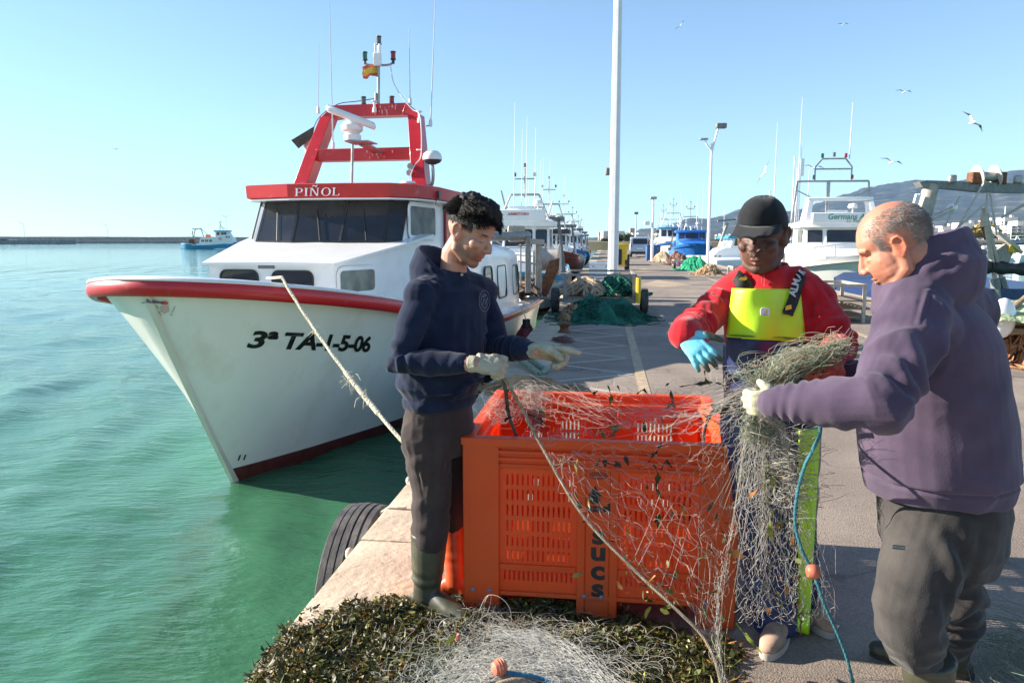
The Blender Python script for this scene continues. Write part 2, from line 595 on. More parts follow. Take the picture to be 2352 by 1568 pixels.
# ------------------------------------------------------------------ the quay
QD = V((math.sin(R(7.15)), math.cos(R(7.15)), 0))
QN = V((QD.y, -QD.x, 0))
QO = onz(940, 1105, 0)
QROT = -R(7.15)
QW = 8.7
QEND = 118.0
def q(e, d, z=0.0):
 """e metres along the quay, d metres in from its left edge"""
 p = QO + QD * e + QN * d
 return V((p.x, p.y, z))
def qbox(b, e0, e1, d0, d1, z0, z1):
 return b.box(q((e0 + e1) / 2, (d0 + d1) / 2, (z0 + z1) / 2), (d1 - d0, e1 - e0, z1 - z0), rz=QROT)
M['concrete'] = mat('quay_wall_concrete', (0.30, 0.27, 0.23), (0.42, 0.38, 0.33), rough=0.85, scale=3, bump=0.012, bscale=14, dirt=(0.10, 0.11, 0.07), dscale=1.5, damt=0.8)
M['coping'] = mat('pink_coping_stone', (0.38, 0.305, 0.22), (0.54, 0.455, 0.34), rough=0.85, scale=2.6, detail=9, bump=0.010, bscale=22, dirt=(0.50, 0.31, 0.12), dscale=1.8, damt=0.5, thr=0.52, space='Generated' if False else 'Object')
M['asphalt'] = mat('quay_asphalt', (0.225, 0.175, 0.137), (0.30, 0.24, 0.19), rough=0.9, scale=1.2, detail=10, bump=0.006, bscale=120, dirt=(0.09, 0.08, 0.075), dscale=0.9, damt=0.55, thr=0.5)
def asphalt_detail():
 m = M['asphalt']; nt = m.node_tree; L = nt.links.new
 b = nt.nodes['Principled BSDF']
 src = b.inputs['Base Color'].links[0].from_socket
 tc = [n for n in nt.nodes if n.type == 'TEX_COORD'][0]
 v = _n(nt, 'ShaderNodeTexVoronoi'); v.inputs['Scale'].default_value = 150
 L(tc.outputs['Object'], v.inputs[0])
 r = _n(nt, 'ShaderNodeMapRange'); r.inputs[1].default_value = 0.0; r.inputs[2].default_value = 1.0; r.inputs[3].default_value = 0.72; r.inputs[4].default_value = 1.3
 L(v.outputs['Color'], r.inputs[0])
 mx = _n(nt, 'ShaderNodeMix', data_type='RGBA', blend_type='MULTIPLY'); mx.inputs[0].default_value = 1
 L(src, mx.inputs[6]); L(r.outputs[0], mx.inputs[7])
 v2 = _n(nt, 'ShaderNodeTexVoronoi', feature='DISTANCE_TO_EDGE'); v2.inputs['Scale'].default_value = 0.45
 nz = _n(nt, 'ShaderNodeTexNoise'); nz.inputs['Scale'].default_value = 1.7; nz.inputs['Detail'].default_value = 6
 L(tc.outputs['Object'], nz.inputs[0])
 ad = _n(nt, 'ShaderNodeMix', data_type='RGBA', blend_type='LINEAR_LIGHT'); ad.inputs[0].default_value = 0.5
 L(tc.outputs['Object'], ad.inputs[6]); L(nz.outputs['Color'], ad.inputs[7])
 L(ad.outputs[2], v2.inputs[0])
 rr = _n(nt, 'ShaderNodeMapRange'); rr.inputs[1].default_value = 0.004; rr.inputs[2].default_value = 0.012; rr.inputs[3].default_value = 0.72; rr.inputs[4].default_value = 1.0
 L(v2.outputs[0], rr.inputs[0])
 m2 = _n(nt, 'ShaderNodeMix', data_type='RGBA', blend_type='MULTIPLY'); m2.inputs[0].default_value = 1
 L(mx.outputs[2], m2.inputs[6]); L(rr.outputs[0], m2.inputs[7])
 L(m2.outputs[2], b.inputs['Base Color'])
asphalt_detail()
M['line_yellow'] = mat('worn_yellow_line', (0.40, 0.29, 0.17), (0.50, 0.38, 0.25), rough=0.8, scale=8, dirt=(0.20, 0.17, 0.14), dscale=14, damt=0.85, thr=0.5)
M['line_white'] = mat('worn_white_line', (0.36, 0.32, 0.27), (0.44, 0.40, 0.34), rough=0.8, scale=8, dirt=(0.24, 0.2, 0.17), dscale=14, damt=0.7, thr=0.56)
def quay():
 b = MB()
 qbox(b, -9, QEND, 0.03, QW - 0.03, -4.5, -0.13)
 base = b.build('quay_wall', M['concrete'], kind='structure', smooth=0, label='concrete harbour wall under the coping stones')
 WM[base.name] = WM[base.name]
 b = MB()
 qbox(b, -9, QEND, 0.60, QW - 0.62, -0.2, 0.0)
 b.build('road', M['asphalt'], kind='structure', smooth=0, label='grey brown asphalt of the quay', fixn=True)
 vars_ = []
 for k in range(5):
  bm = bmesh.new()
  bmesh.ops.create_cube(bm, size=1)
  bmesh.ops.scale(bm, vec=(0.618, 0.652, 0.16), verts=bm.verts)
  bmesh.ops.bevel(bm, geom=bm.edges[:], offset=0.014 if k != 2 else 0.02, segments=2, affect='EDGES', profile=0.6)
  for v in bm.verts:
   v.co.z += 0.004 * math.sin(v.co.x * 9 + k) + (random.random() - .5) * 0.003
   v.co.x += (random.random() - .5) * 0.004
  me = bpy.data.meshes.new('coping_stone')
  bm.to_mesh(me); bm.free()
  me.materials.append(M['coping'])
  me.shade_smooth(); me.set_sharp_from_angle(angle=R(50))
  vars_.append(me)
 top = empty('coping', q(0, 0.3, -0.08), QROT)
 setp(top, 'row of pinkish stone slabs edging the quay', kind='structure')
 pitch = 0.655
 for i in range(-13, 62):
  o = place(vars_[(i * 7) % 5], 'coping_stone', (-0.0 + 0.004 * math.sin(i * 3.3), i * pitch, 0.002 * math.sin(i * 5.1)), (0, 0, 0.004 * math.sin(i * 2.1)), top)
  WM[o.name] = wm(top)
 b = MB()
 qbox(b, 62 * pitch - 0.33, QEND, -0.01, 0.61, -0.16, 0.0)
 qbox(b, -9, QEND, QW - 0.62, QW + 0.01, -0.16, 0.004)
 b.build('coping_strip', M['coping'], kind='structure', smooth=0, bevel=0.012, label='stone edging of the far part of the quay')
 b = MB()
 qbox(b, -9, 70, 1.66, 1.78, 0.001, 0.004)
 qbox(b, 6, 70, 5.6, 5.7, 0.001, 0.004)
 b.build('yellow_line', M['line_yellow'], kind='structure', smooth=0, label='worn yellow lines painted along the quay')
 b = MB()
 e = 3.0; side = 0
 pts = []
 while e < 12.5:
  pts.append(q(e, 0.66 if side else 1.62, 0.0025)); side ^= 1; e += 0.62
 for a, c in zip(pts[:-1], pts[1:]):
  b.bar(a, c, 0.07, 0.003)
 b.build('zigzag_marking', M['line_white'], kind='structure', smooth=0, label='thin zigzag no parking marking on the shaded asphalt')
 b = MB()
 for e0 in (21.5, 34):
  b.prism([q(e0, 3.3, .001), q(e0 + 1.5, 2.6, .001), q(e0 + 4.5, 3.4, .001), q(e0 + 1.2, 4.4, .001)], (0, 0, .003))
 b.build('arrow_marking', M['line_yellow'], kind='structure', smooth=0, label='faded yellow arrows on the road')
quay()
# ------------------------------------------------------------------ hills
RIDGE = [(600, 551), (1180, 551), (1300, 549), (1372, 546), (1405, 541), (1425, 538), (1440, 535), (1470, 527), (1500, 523), (1530, 521), (1560, 507), (1590, 501), (1640, 501), (1665, 493), (1690, 482), (1720, 475), (1760, 476), (1810, 486), (1850, 478), (1900, 458), (1935, 447), (1960, 440), (1985, 430), (2030, 423),
    (2080, 416), (2110, 412), (2150, 417), (2200, 414), (2240, 409), (2262, 404), (2290, 401), (2315, 393), (2352, 390), (2420, 372), (2520, 350), (2800, 330), (3300, 380), (4200, 470), (5200, 545)]
def fbm(x, y, o=5, s=1.0, seed=0.0):
 v = np.zeros_like(x); a = 1.0
 rr = np.random.default_rng(int(seed * 10) + 5)
 for i in range(o):
  for k in range(5):
   th = rr.random() * 6.28; ph = rr.random() * 6.28
   f = s * (0.7 + 0.6 * rr.random())
   v += a * np.sin((x * math.cos(th) + y * math.sin(th)) * f + ph + 0.8 * np.sin(y * f * .7 + k)) / 5
  s *= 2.03; a *= 0.52
 return v
def mountains():
 m = mat('scrub_hillside', (0.018, 0.030, 0.026), (0.042, 0.056, 0.042), rough=0.95, scale=0.012, detail=10, dirt=(0.26, 0.20, 0.155), dscale=0.010, damt=0.7, stretch=(1, 1, 6.0), thr=0.54)
 us = np.linspace(1100, 5200, 520)
 nr = 90
 rv = np.interp(us, [a for a, b_ in RIDGE], [b_ for a, b_ in RIDGE])
 rv = rv + 0.9 * np.sin(us * 0.11) + 0.6 * np.sin(us * 0.31 + 1) + 0.5 * np.sin(us * 0.77)
 vs = np.zeros((nr, len(us), 3))
 for i, u in enumerate(us):
  dist = 3300 + 500 * math.sin(u * 0.004)
  x, yy, z = ray(u, rv[i])
  h = z / yy * dist + CAM_H
  t = np.linspace(0, 1.45, nr)
  Y = 1500 + (dist - 1500) * t
  prof = np.where(t < 1, np.clip((t - 0.12) / 0.88, 0, 1) ** 1.25, 1 - (t - 1) * 1.4)
  vs[:, i, 0] = x / yy * Y
  vs[:, i, 1] = Y
  vs[:, i, 2] = -2 + (h + 2) * prof
 n = fbm(vs[..., 0] * 0.0045, vs[..., 1] * 0.0045, 6, 1.0)
 amp = np.clip(vs[..., 2], 0, 400) * 0.16 * (1 - np.exp(-((np.linspace(0, 1.45, nr)[:, None] - 1) / 0.10) ** 2))
 vs[..., 2] += n * amp
 ter = np.sin(vs[..., 2] * 0.42) * 1.6
 vs[..., 2] += ter * (vs[..., 2] > 20)
 idx = np.arange(nr * len(us)).reshape(nr, -1)
 f = np.stack([idx[:-1, :-1], idx[:-1, 1:], idx[1:, 1:], idx[1:, :-1]], -1).reshape(-1, 4)
 o = link('hills', np_mesh('hills', vs.reshape(-1, 3), f, m), smooth=180)
 setp(o, kind='structure', label='long scrub covered mountain ridge behind the town')
mountains()
def shore():
 m = mat('shore_ground', (0.16, 0.13, 0.09), (0.26, 0.21, 0.15), rough=0.95, scale=0.1, dirt=(0.08, 0.09, 0.04), dscale=0.05, damt=0.8)
 b = MB()
 pts = [(14, 300), (14, 215), (30, 208), (70, 190), (130, 205), (240, 260), (420, 330), (900, 520), (2600, 900), (5200, 1500), (5200, 3600), (-40, 3600), (-15, 1200), (5, 640)]
 b.prism([(x, y, -3) for x, y in pts], (0, 0, 4.2))
 b.build('shore', m, kind='structure', smooth=0, label='low shore with the town behind the harbour')
shore()
# ------------------------------------------------------------------ the red and white fishing boat
BT = R(10.5)
BS = V((-3.386, 6.80, 0))
BA = V((math.sin(BT), math.cos(BT), 0))
BP = V((math.cos(BT), -math.sin(BT), 0))
boat = empty('fishing_boat', BS, -BT, 'large white fishing boat with red rail and red mast frame, nearest on the left', 'fishing boat')
def bl(u, v, s):
 """point of the picture on the plane s metres behind the stem, in boat space"""
 x, yy, z = ray(u, v)
 r = V((x, yy, z))
 t = (s + BS.dot(BA)) / r.dot(BA)
 p = V((0, 0, CAM_H)) + r * t - BS
 return V((p.dot(BP), s, p.z))
def bll(u, v, l):
 x, yy, z = ray(u, v)
 r = V((x, yy, z))
 t = (l + BS.dot(BP)) / r.dot(BP)
 p = V((0, 0, CAM_H)) + r * t - BS
 return V((l, p.dot(BA), p.z))
ZG = [(0, 1.253), (.4, 1.2), (2, .95), (3.5, .70), (5.5, .42), (8.3, .14), (12, .02), (14.5, .05)]
HG = [(0, 0), (.04, .27), (.12, .46), (.3, .74), (.6, 1.03), (1, 1.30), (1.5, 1.50), (2, 1.63), (3, 1.75), (5, 1.80), (8, 1.70), (12, 1.66), (14.5, 1.6)]
HW = [(0, 0), (.3, .15), (1, .47), (2.46, 1.03), (4, 1.38), (6, 1.56), (9, 1.60), (12, 1.5), (14, 1.35)]
BWL, BL_ = -1.1, 14.5
def s0_at(z):
 f = max(0.0, min(1.0, (z - BWL) / (1.253 - BWL)))
 if z < BWL:
  return 1.33 + (BWL - z) * 0.9
 return 1.33 * (1 - f) ** 1.06
def hull_l(s, z):
 d = max(0.0, s - s0_at(z))
 zg = interp(ZG, s)
 f = (z - BWL) / (zg - BWL)
 if f <= 0:
  return interp(HW, d) * (1 - .45 * (BWL - z))
 f = min(f, 1)
 return interp(HW, d) * (1 - f ** 1.55) + interp(HG, d) * f ** 1.55
def hull_n(s, z):
 e = 0.02
 p = V((hull_l(s, z), s, z)); a = V((hull_l(s + e, z), s + e, z)); c = V((hull_l(s, z + e), s, z + e))
 n = (a - p).cross(c - p)
 n.normalize()
 return n if n.x > 0 else -n
def boat_hull():
 b = MB()
 ds = [0, .015, .04, .08, .14, .22, .32, .46, .62, .8, 1.05, 1.35, 1.7, 2.1, 2.6, 3.2, 3.9, 4.7, 5.6, 6.6, 7.6, 8.7, 9.8, 11, 12.2, 13.4]
 rows = [(-1.8, None), (-1.4, None), (-1.1, None), (-0.93, None)] + [(None, w) for w in np.linspace(0.06, 1, 20)]
 grid = []
 for z0, w in rows:
  line = []
  for d in ds + [None]:
   if w is None:
    z = z0
    s = BL_ if d is None else s0_at(z) + d
   else:
    s = BL_ if d is None else d
    for _ in range(4):
     z = -.93 + w * (interp(ZG, s) + .93)
     if d is not None:
      s = s0_at(z) + d
   s = min(s, BL_)
   l = hull_l(s, z) if d != 0 else 0.0
   line.append((l, s, z))
  grid.append(line)
 n = len(grid[0])
 for side in (1, -1):
  vs = [(l * side, s, z) for line in grid for (l, s, z) in line]
  fs = []; mi = []
  for i in range(len(grid) - 1):
   for j in range(n - 1):
    a = i * n + j
    q_ = (a, a + 1, a + 1 + n, a + n)
    fs.append(q_ if side > 0 else tuple(reversed(q_)))
    mi.append(1 if i < 3 else 0)
  k = len(b.f)
  b._add(vs, fs)
  b.m[k:] = mi
 st = [(l, s, z) for l, s, z in [g[-1] for g in grid]]
 b.poly([(l, s, z) for l, s, z in st] + [(-l, s, z) for l, s, z in reversed(st)])
 o = b.build('hull', [M['hull_white'], M['boot']], boat, local=True, smooth=50)
 bm = bmesh.new(); bm.from_mesh(o.data)
 bmesh.ops.remove_doubles(bm, verts=bm.verts, dist=0.0008)
 bmesh.ops.recalc_face_normals(bm, faces=bm.faces)
 bm.to_mesh(o.data); bm.free()
 b = MB()
 ss = [.05, .15, .3, .6, 1, 1.5, 2, 3, 4, 5, 6, 7, 8, 9, 10, 11, 12, 13, 14, 14.48]
 vs = []; fs = []
 for s in ss:
  z = interp(ZG, s) - .22; l = max(.01, hull_l(s, z) - .03)
  vs += [(-l, s, z), (0, s, z + .04), (l, s, z)]
 for i in range(len(ss) - 1):
  a = i * 3
  fs += [(a, a + 1, a + 4, a + 3), (a + 1, a + 2, a + 5, a + 4)]
 b._add(vs, fs)
 b.build('deck', mat('grey_deck_paint', (0.3, 0.32, 0.33), rough=0.8), boat, local=True)
 path = [s for s in (14.5, 13, 11.5, 10, 8.5, 7, 5.5, 4.2, 3.2, 2.4, 1.8, 1.35, 1.0, .75, .5, .3, .16, .08, .03)]
 pts = [(-interp(HG, s), s) for s in path] + [(0, -0.005)] + [(interp(HG, s), s) for s in reversed(path)]
 def sweep(name, sec, mt, label=None):
  rings = []
  for i, (l, s) in enumerate(pts):
   p0 = pts[max(i - 1, 0)]; p1 = pts[min(i + 1, len(pts) - 1)]
   d = V((p1[0] - p0[0], p1[1] - p0[1], 0)).normalized()
   nrm = V((-d.y, d.x, 0))
   if nrm.x * l - nrm.y * (3 if abs(l) < 1.2 else 0) < 0:
    nrm = -nrm
   z = interp(ZG, max(s, 0))
   rings.append([V((l, s, z)) + nrm * o_ + V((0, 0, dz)) for o_, dz in sec])
  bb = MB().loft(rings)
  return bb.build(name, mt, boat, local=True, smooth=60, label=label)
 sweep('rub_rail', [(-.03, -.155), (.02, -.16), (.05, -.135), (.066, -.09), (.062, -.05), (.045, -.018), (-.03, -.016)], M['red'], 'bright red rubbing rail running round the bow')
 sweep('rail_cap', [(-.11, -.014), (.050, -.014), (.058, 0.0), (.045, .016), (-.02, .026), (-.11, .022)], M['white'], 'white cap along the top of the rail')
 rings = []
 for z in np.linspace(-1.6, 1.10, 22):
  s = s0_at(z)
  w = .022 + .016 * max(0, (z + 1.1) / 2.3)
  rings.append([(-w, s - .035, z), (w, s - .035, z), (w + .006, s + .06 + w, z), (-w - .006, s + .06 + w, z)])
 MB().loft(rings).build('stem_bar', mat('cream_stem_paint', (0.62, 0.60, 0.52), (0.70, 0.68, 0.60), rough=0.4, scale=3), boat, local=True, smooth=30)
boat_hull()
def find_sz(u, v):
 tgt = at(u, v, 8.0) - V((0, 0, CAM_H))
 best = None
 s_lo, s_hi, z_lo, z_hi = 0.0, 9.0, -1.1, 1.2
 for it in range(6):
  for s in np.linspace(s_lo, s_hi, 15):
   for z in np.linspace(z_lo, z_hi, 15):
    p = BS + BP * hull_l(s, z) + BA * s + V((0, 0, z - CAM_H))
    c = (p - tgt * (p.dot(tgt) / tgt.dot(tgt))).length / p.length
    if best is None or c < best[0]:
     best = (c, s, z)
  ds_, dz_ = (s_hi - s_lo) / 7, (z_hi - z_lo) / 7
  s_lo, s_hi, z_lo, z_hi = best[1] - ds_, best[1] + ds_, best[2] - dz_, best[2] + dz_
 return best[1], best[2]
def hull_text(me, box_px, name, mt):
 (ul, vt, vb), (ur, vt2, vb2) = box_px
 c = [find_sz(ul, vb), find_sz(ur, vb2), find_sz(ul, vt), find_sz(ur, vt2)]
 xs = [v.co.x for v in me.vertices]; ys = [v.co.y for v in me.vertices]
 x0, x1, y0, y1 = min(xs), max(xs), min(ys), max(ys)
 for v in me.vertices:
  a = (v.co.x - x0) / (x1 - x0); h = (v.co.y - y0) / (y1 - y0)
  s = (c[0][0] * (1 - a) + c[1][0] * a) * (1 - h) + (c[2][0] * (1 - a) + c[3][0] * a) * h
  z = (c[0][1] * (1 - a) + c[1][1] * a) * (1 - h) + (c[2][1] * (1 - a) + c[3][1] * a) * h
  v.co = V((hull_l(s, z), s, z)) + hull_n(s, z) * .004
 me.materials.clear(); me.materials.append(mt)
 o = bpy.data.objects.new(name, me); COL.objects.link(o); o.parent = boat; WM[o.name] = wm(boat)
 return o
M['letter'] = mat('black_letter_paint', (0.008, 0.008, 0.01), (0.02, 0.02, 0.02), rough=0.35, scale=10)
o = hull_text(text_mesh('3ª TA-1-5-06', 1.0, shear=0.30, bold=0.035, spacing=0.95, cuts=True), ((566, 757, 799), (852, 771, 809)), 'registration_number', M['letter'])
o['label'] = 'black slanted registration number on the bow'
o = hull_text(text_mesh('11', 1.0, shear=0.25, bold=0.03), ((545, 1044, 1057), (566, 1043, 1055)), 'draught_mark', M['letter'])
def crest():
 cols = {'r': mat('crest_red', (0.5, 0.08, 0.07)), 't': mat('crest_tan', (0.30, 0.2, 0.1)), 'g': mat('crest_green', (0.12, 0.25, 0.1)), 'p': mat('crest_pink', (0.5, 0.35, 0.33))}
 def patch(pts, mt, name):
  b = MB()
  ps = []
  for u, v in pts:
   s, z = find_sz(u + 26, v + 4)
   ps.append(V((hull_l(s, z), s, z)) + hull_n(s, z) * .009)
  b.poly(ps)
  b.build(name, mt, boat, local=True, smooth=0, fixn=False)
 patch([(343, 689), (348, 686), (356, 686), (361, 690), (359, 695), (345, 694)], cols['r'], 'crest_crown')
 patch([(342, 698), (362, 699), (363, 709), (353, 716), (343, 709)], cols['p'], 'crest_shield')
 patch([(345, 706), (352, 703), (352, 713), (346, 711)], cols['t'], 'crest_quarter')
 patch([(354, 700), (361, 703), (358, 706)], M['letter'], 'crest_ship')
 for k in (0, 1):
  for i in range(5):
   u = (333 + i * 2.2) if k == 0 else (374 - i * 2.0)
   v = 697 + i * 5.0
   patch([(u, v), (u + 3, v - 1), (u + 3.5, v + 2.5), (u + 1, v + 2.5)], cols['g'], 'crest_leaf')
crest()
def ring_window(name, c, ux, uz, nrm, w, h, r, mt, parent, frame_w=.022, fm=None, depth=.012):
 """rounded window: pane plus raised frame; c centre, ux/uz in-plane axes, nrm outwards"""
 ux, uz, nrm, c = V(ux).normalized(), V(uz).normalized(), V(nrm).normalized(), V(c)
 def outline(w_, h_, r_):
  ps = []
  for sx, sz, a0 in ((1, 1, 0), (-1, 1, 90), (-1, -1, 180), (1, -1, 270)):
   for k in range(5):
    a = R(a0 + 90 * k / 4)
    ps.append(c + ux * (sx * (w_ / 2 - r_) + r_ * math.cos(a)) + uz * (sz * (h_ / 2 - r_) + r_ * math.sin(a)))
  return ps
 inn = outline(w, h, r); out = outline(w + 2 * frame_w, h + 2 * frame_w, r + frame_w)
 b = MB().prism([p - nrm * .01 for p in inn], nrm * .013)
 g = b.build(name, mt, parent, local=True, smooth=0)
 b = MB()
 n = len(inn)
 rings = [[p - nrm * .004 for p in inn], [p + nrm * depth for p in inn], [p * 1.0 + nrm * depth for p in out], [p - nrm * .004 for p in out]]
 b.loft(rings, cap=False)
 f = b.build('window_frame', fm or M['black'], g, local=True, smooth=40)
 return g
def boat_house():
 W = M['white']
 # ---- trunk cabin: front wall, sides flaring aft, overhanging roof
 zb = .55
 plan = [(-1.28, 4.4), (-1.12, 3.6), (-.82, 2.36), (.82, 2.36), (1.12, 3.6), (1.28, 4.4)]
 roofz = lambda s: 1.315 + (s - 2.3) * .155
 b = MB()
 vs = [(l, s, zb) for l, s in plan] + [(l, s, roofz(s) - .012) for l, s in plan]
 n = len(plan)
 b._add(vs, [(i, i + 1, i + 1 + n, i + n) for i in range(n - 1)])
 b.build('trunk_cabin', W, boat, local=True, smooth=30)
 b = MB()
 rp = [(-1.42, 4.6), (-1.27, 3.8), (-.87, 2.27), (.87, 2.27), (1.27, 3.8), (1.42, 4.6)]
 top = [V((l, s, roofz(s) + .02 + .03 * (1 - abs(l) / 1.4))) for l, s in rp]
 mid = [V((0, 4.6, roofz(4.6) + .05)), V((0, 2.27, roofz(2.27) + .03))]
 b._add([V((l, s, roofz(s) - .01)) for l, s in rp] + [V((l, s, roofz(s) + .018)) for l, s in rp] + mid,
    [(0, 1, 2, 3, 4, 5), (0, 6, 7, 1), (1, 7, 8, 2), (2, 8, 13, 9, 3), (3, 9, 10, 4), (4, 10, 11, 5), (6, 12, 13, 8, 7), (12, 11, 10, 9, 13)])
 b.build('cabin_roof', W, boat, local=True, smooth=30)
 for u0, u1, v0, v1 in ((508, 592, 622, 664), (627, 718, 624, 668)):
  a = bl(u0, v0, 2.35); c = bl(u1, v1, 2.35)
  ring_window('front_window', ((a.x + c.x) / 2, 2.35, (a.z + c.z) / 2), (1, 0, 0), (0, 0, 1), (0, -1, 0), abs(c.x - a.x), abs(a.z - c.z), .07, M['glass'], boat, frame_w=.02)
 a = bl(593, 603, 2.35); c = bl(630, 617, 2.35)
 b = MB().box(((a.x + c.x) / 2, 2.352, (a.z + c.z) / 2), (c.x - a.x, .02, a.z - c.z))
 pl = b.build('name_plate', mat('grey_plate', (0.13, 0.13, 0.14), (0.17, 0.17, 0.18), rough=0.5), boat, local=True, smooth=0)
 lm = mat('plate_letters', (0.33, 0.33, 0.34), (0.4, 0.4, 0.4))
 for w_, dz in (('VOLVO', .017), ('PENTA', -.017)):
  Mx = frame(((a.x + c.x) / 2, 2.339, (a.z + c.z) / 2 + dz), (1, 0, 0), (0, 0, 1))
  lettering(w_, .034, lm, 'plate_letters', pl, Mx, spacing=1.5)
 def side_pt(u, v, l0, k, s_ref):
  for l in np.linspace(.7, 1.3, 61):
   p = bll(u, v, l)
   if abs(l - (l0 + k * (p.y - s_ref))) < .02:
    return p
  return bll(u, v, l0)
 sd = V((1.12 - .82, 3.6 - 2.36, 0)).normalized(); nr = V((sd.y, -sd.x, 0))
 a = side_pt(776, 640, .82, .242, 2.36); c = side_pt(856, 645, .82, .242, 2.36)
 wd = (c - a).length
 ring_window('side_window', (a + c) / 2 + nr * .028 + V((0, 0, -.01)), sd, (0, 0, 1), nr, wd, .27, .06, M['glass_pale'], boat, fm=W, frame_w=.05)
 # ---- wheelhouse: faceted windscreen raked aft
 bot = [(-1.22, 4.12), (-1.0, 3.85), (-.38, 3.7), (.33, 3.7), (.95, 3.80), (1.12, 3.95)]
 topp = [(-1.20, 4.45), (-1.0, 4.22), (-.42, 4.08), (.33, 4.08), (.92, 4.15), (1.12, 4.32)]
 zb2, zt = 1.575, 2.20
 b = MB()
 aft = [(1.22, 5.0), (1.28, 6.7), (-1.28, 6.7), (-1.26, 5.0)]
 ringb = bot + aft; ringt = topp + aft
 n = len(ringb)
 b._add([(l, s, .4) for l, s in ringb] + [(l, s, zb2) for l, s in ringb], [(i, (i + 1) % n, (i + 1) % n + n, i + n) for i in range(n)])
 k0 = 5
 vsb = [(l, s, zb2) for l, s in ringb]; vst = [(l, s, zt) for l, s in ringt]
 b._add(vsb + vst, [(i, (i + 1) % n, (i + 1) % n + n, i + n) for i in list(range(5, n))])
 b.build('wheelhouse_wall', W, boat, local=True, smooth=20)
 for i in range(5):
  p0, p1 = V((*bot[i], zb2)), V((*bot[i + 1], zb2)); p2, p3 = V((*topp[i + 1], zt)), V((*topp[i], zt))
  nrm = (p1 - p0).cross(p3 - p0).normalized()
  if nrm.y > 0: nrm = -nrm
  cen = (p0 + p1 + p2 + p3) / 4
  sh = lambda p: p + (cen - p).normalized() * .012
  MB().prism([sh(p) for p in (p0, p1, p2, p3)], nrm * .008).build('windscreen_pane', M['glass'] if i else M['glass_pale2'], boat, local=True, smooth=0)
 for i in range(6):
  b = MB().bar(V((*bot[i], zb2)), V((*topp[i], zt)), .034 if i not in (0, 5) else .05, .03)
  b.build('windscreen_post', M['black'], boat, local=True, smooth=0)
 b = MB()
 for i in range(5):
  b.bar(V((*bot[i], zb2 + .004)), V((*bot[i + 1], zb2 + .004)), .03, .03)
 b.build('windscreen_sill', M['black'], boat, local=True, smooth=0)
 for i in (1, 2, 3):
  a = V((*bot[i], zb2)).lerp(V((*bot[i + 1], zb2)), .6) + V((0, -.03, .02)); c = V((*topp[i], zt)).lerp(V((*topp[i + 1], zt)), .35) + V((0, -.04, 0))
  MB().tube([a, a.lerp(c, .75)], .007, 5).build('wiper', M['black'], boat, local=True)
 b = MB()
 b.box((0, 4.5, 1.62), (2.0, .5, .1)).box((-.45, 5.3, 1.75), (.4, .12, .6)).box((.3, 5.2, 1.7), (.35, .12, .5)).box((0, 6.3, 1.6), (2.3, .05, 1.2))
 b.build('wheelhouse_interior', mat('brown_interior', (0.06, 0.045, 0.035), (0.1, 0.08, 0.06)), boat, local=True)
 sd = V((1.22 - 1.13, 5.0 - 4.1, 0)).normalized(); nr = V((sd.y, -sd.x, 0))
 ring_window('side_window', V((1.205, 4.72, 1.88)) + nr * .012, sd, (0, 0, 1), nr, .95, .42, .05, M['glass_pale'], boat, fm=W, frame_w=.06)
 def grow(pl, g):
  out = []
  for l, s in pl:
   out.append((l + g * (1 if l > 0 else -1), s - (g if s < 5 else -g)))
  return out
 vis = [(-1.50, 6.9), (-1.45, 4.55), (-1.20, 3.98), (-.46, 3.78), (.38, 3.78), (1.02, 3.86), (1.32, 4.15), (1.47, 4.75), (1.50, 6.9)]
 inn = [(l * .86, s + (.10 if s < 5 else -.05)) for l, s in vis]
 b = MB()
 zb3, zt3 = 2.185, 2.375
 rings = [[(l * .97, s + .03, zb3) for l, s in vis], [(l, s, zb3 + .02) for l, s in vis], [(l * 1.005, s - .01, zt3) for l, s in vis], [(l * .98, s + .02, zt3 + .012) for l, s in vis], [(l * .5, s * .6 + 2.2, zt3 + .05) for l, s in vis]]
 b.loft(rings)
 b.build('roof_visor', M['red'], boat, local=True, smooth=15)
 b = MB()
 rings = [[(l * .985, s + .02, zb3 - .02) for l, s in vis], [(l * .985, s + .02, zb3 - .001) for l, s in vis]]
 b.loft(rings).build('visor_edge', W, boat, local=True, smooth=15)
 b = MB().box((1.285, 5.9, 1.75), (.03, .35, .85)).box((1.30, 6.45, 1.9), (.03, .3, .5))
 b.build('red_side_panel', M['red'], boat, local=True, smooth=0)
 ring_window('side_hatch', V((1.245, 4.95, 1.05)), sd, (0, 0, 1), nr, .62, .72, .09, W, boat, fm=W, frame_w=.03)
 # ---- aft deckhouse with rounded roof
 prof = []
 zt4 = 1.56
 for a in np.linspace(0, 180, 15):
  prof.append((math.cos(R(a)) , math.sin(R(a))))
 rings = []
 for s, w, top, k in ((6.5, 1.46, 1.58, 1), (7.5, 1.52, 1.60, 1), (9, 1.55, 1.58, 1), (10.6, 1.53, 1.52, 1), (11.3, 1.48, 1.44, 1), (11.75, 1.40, 1.22, 1), (11.95, 1.34, .9, 1)):
  r = []
  r.append((w * 1.04, s, -.15))
  for cx, sx in prof:
   x = w * (abs(cx) ** .42) * (1 if cx >= 0 else -1)
   z = (top - .36) + .36 * (sx ** .55 if sx > 0 else 0)
   r.append((x, s, z))
  r.append((-w * 1.04, s, -.15))
  rings.append(r)
 MB().loft(rings).build('aft_deckhouse', W, boat, local=True, smooth=50)
 for s_, w_, zz in ((7.75, .62, .78), (9.0, .85, .76), (10.65, .72, .72)):
  ring_window('deckhouse_window', V((1.56 if s_ < 10 else 1.54, s_, zz)), (0, 1, 0), (-.06, 0, 1), (1, 0, .05), w_, .62, .1, M['glass_pale'], boat, frame_w=.03, fm=M['black'], depth=.02)
 b = MB()
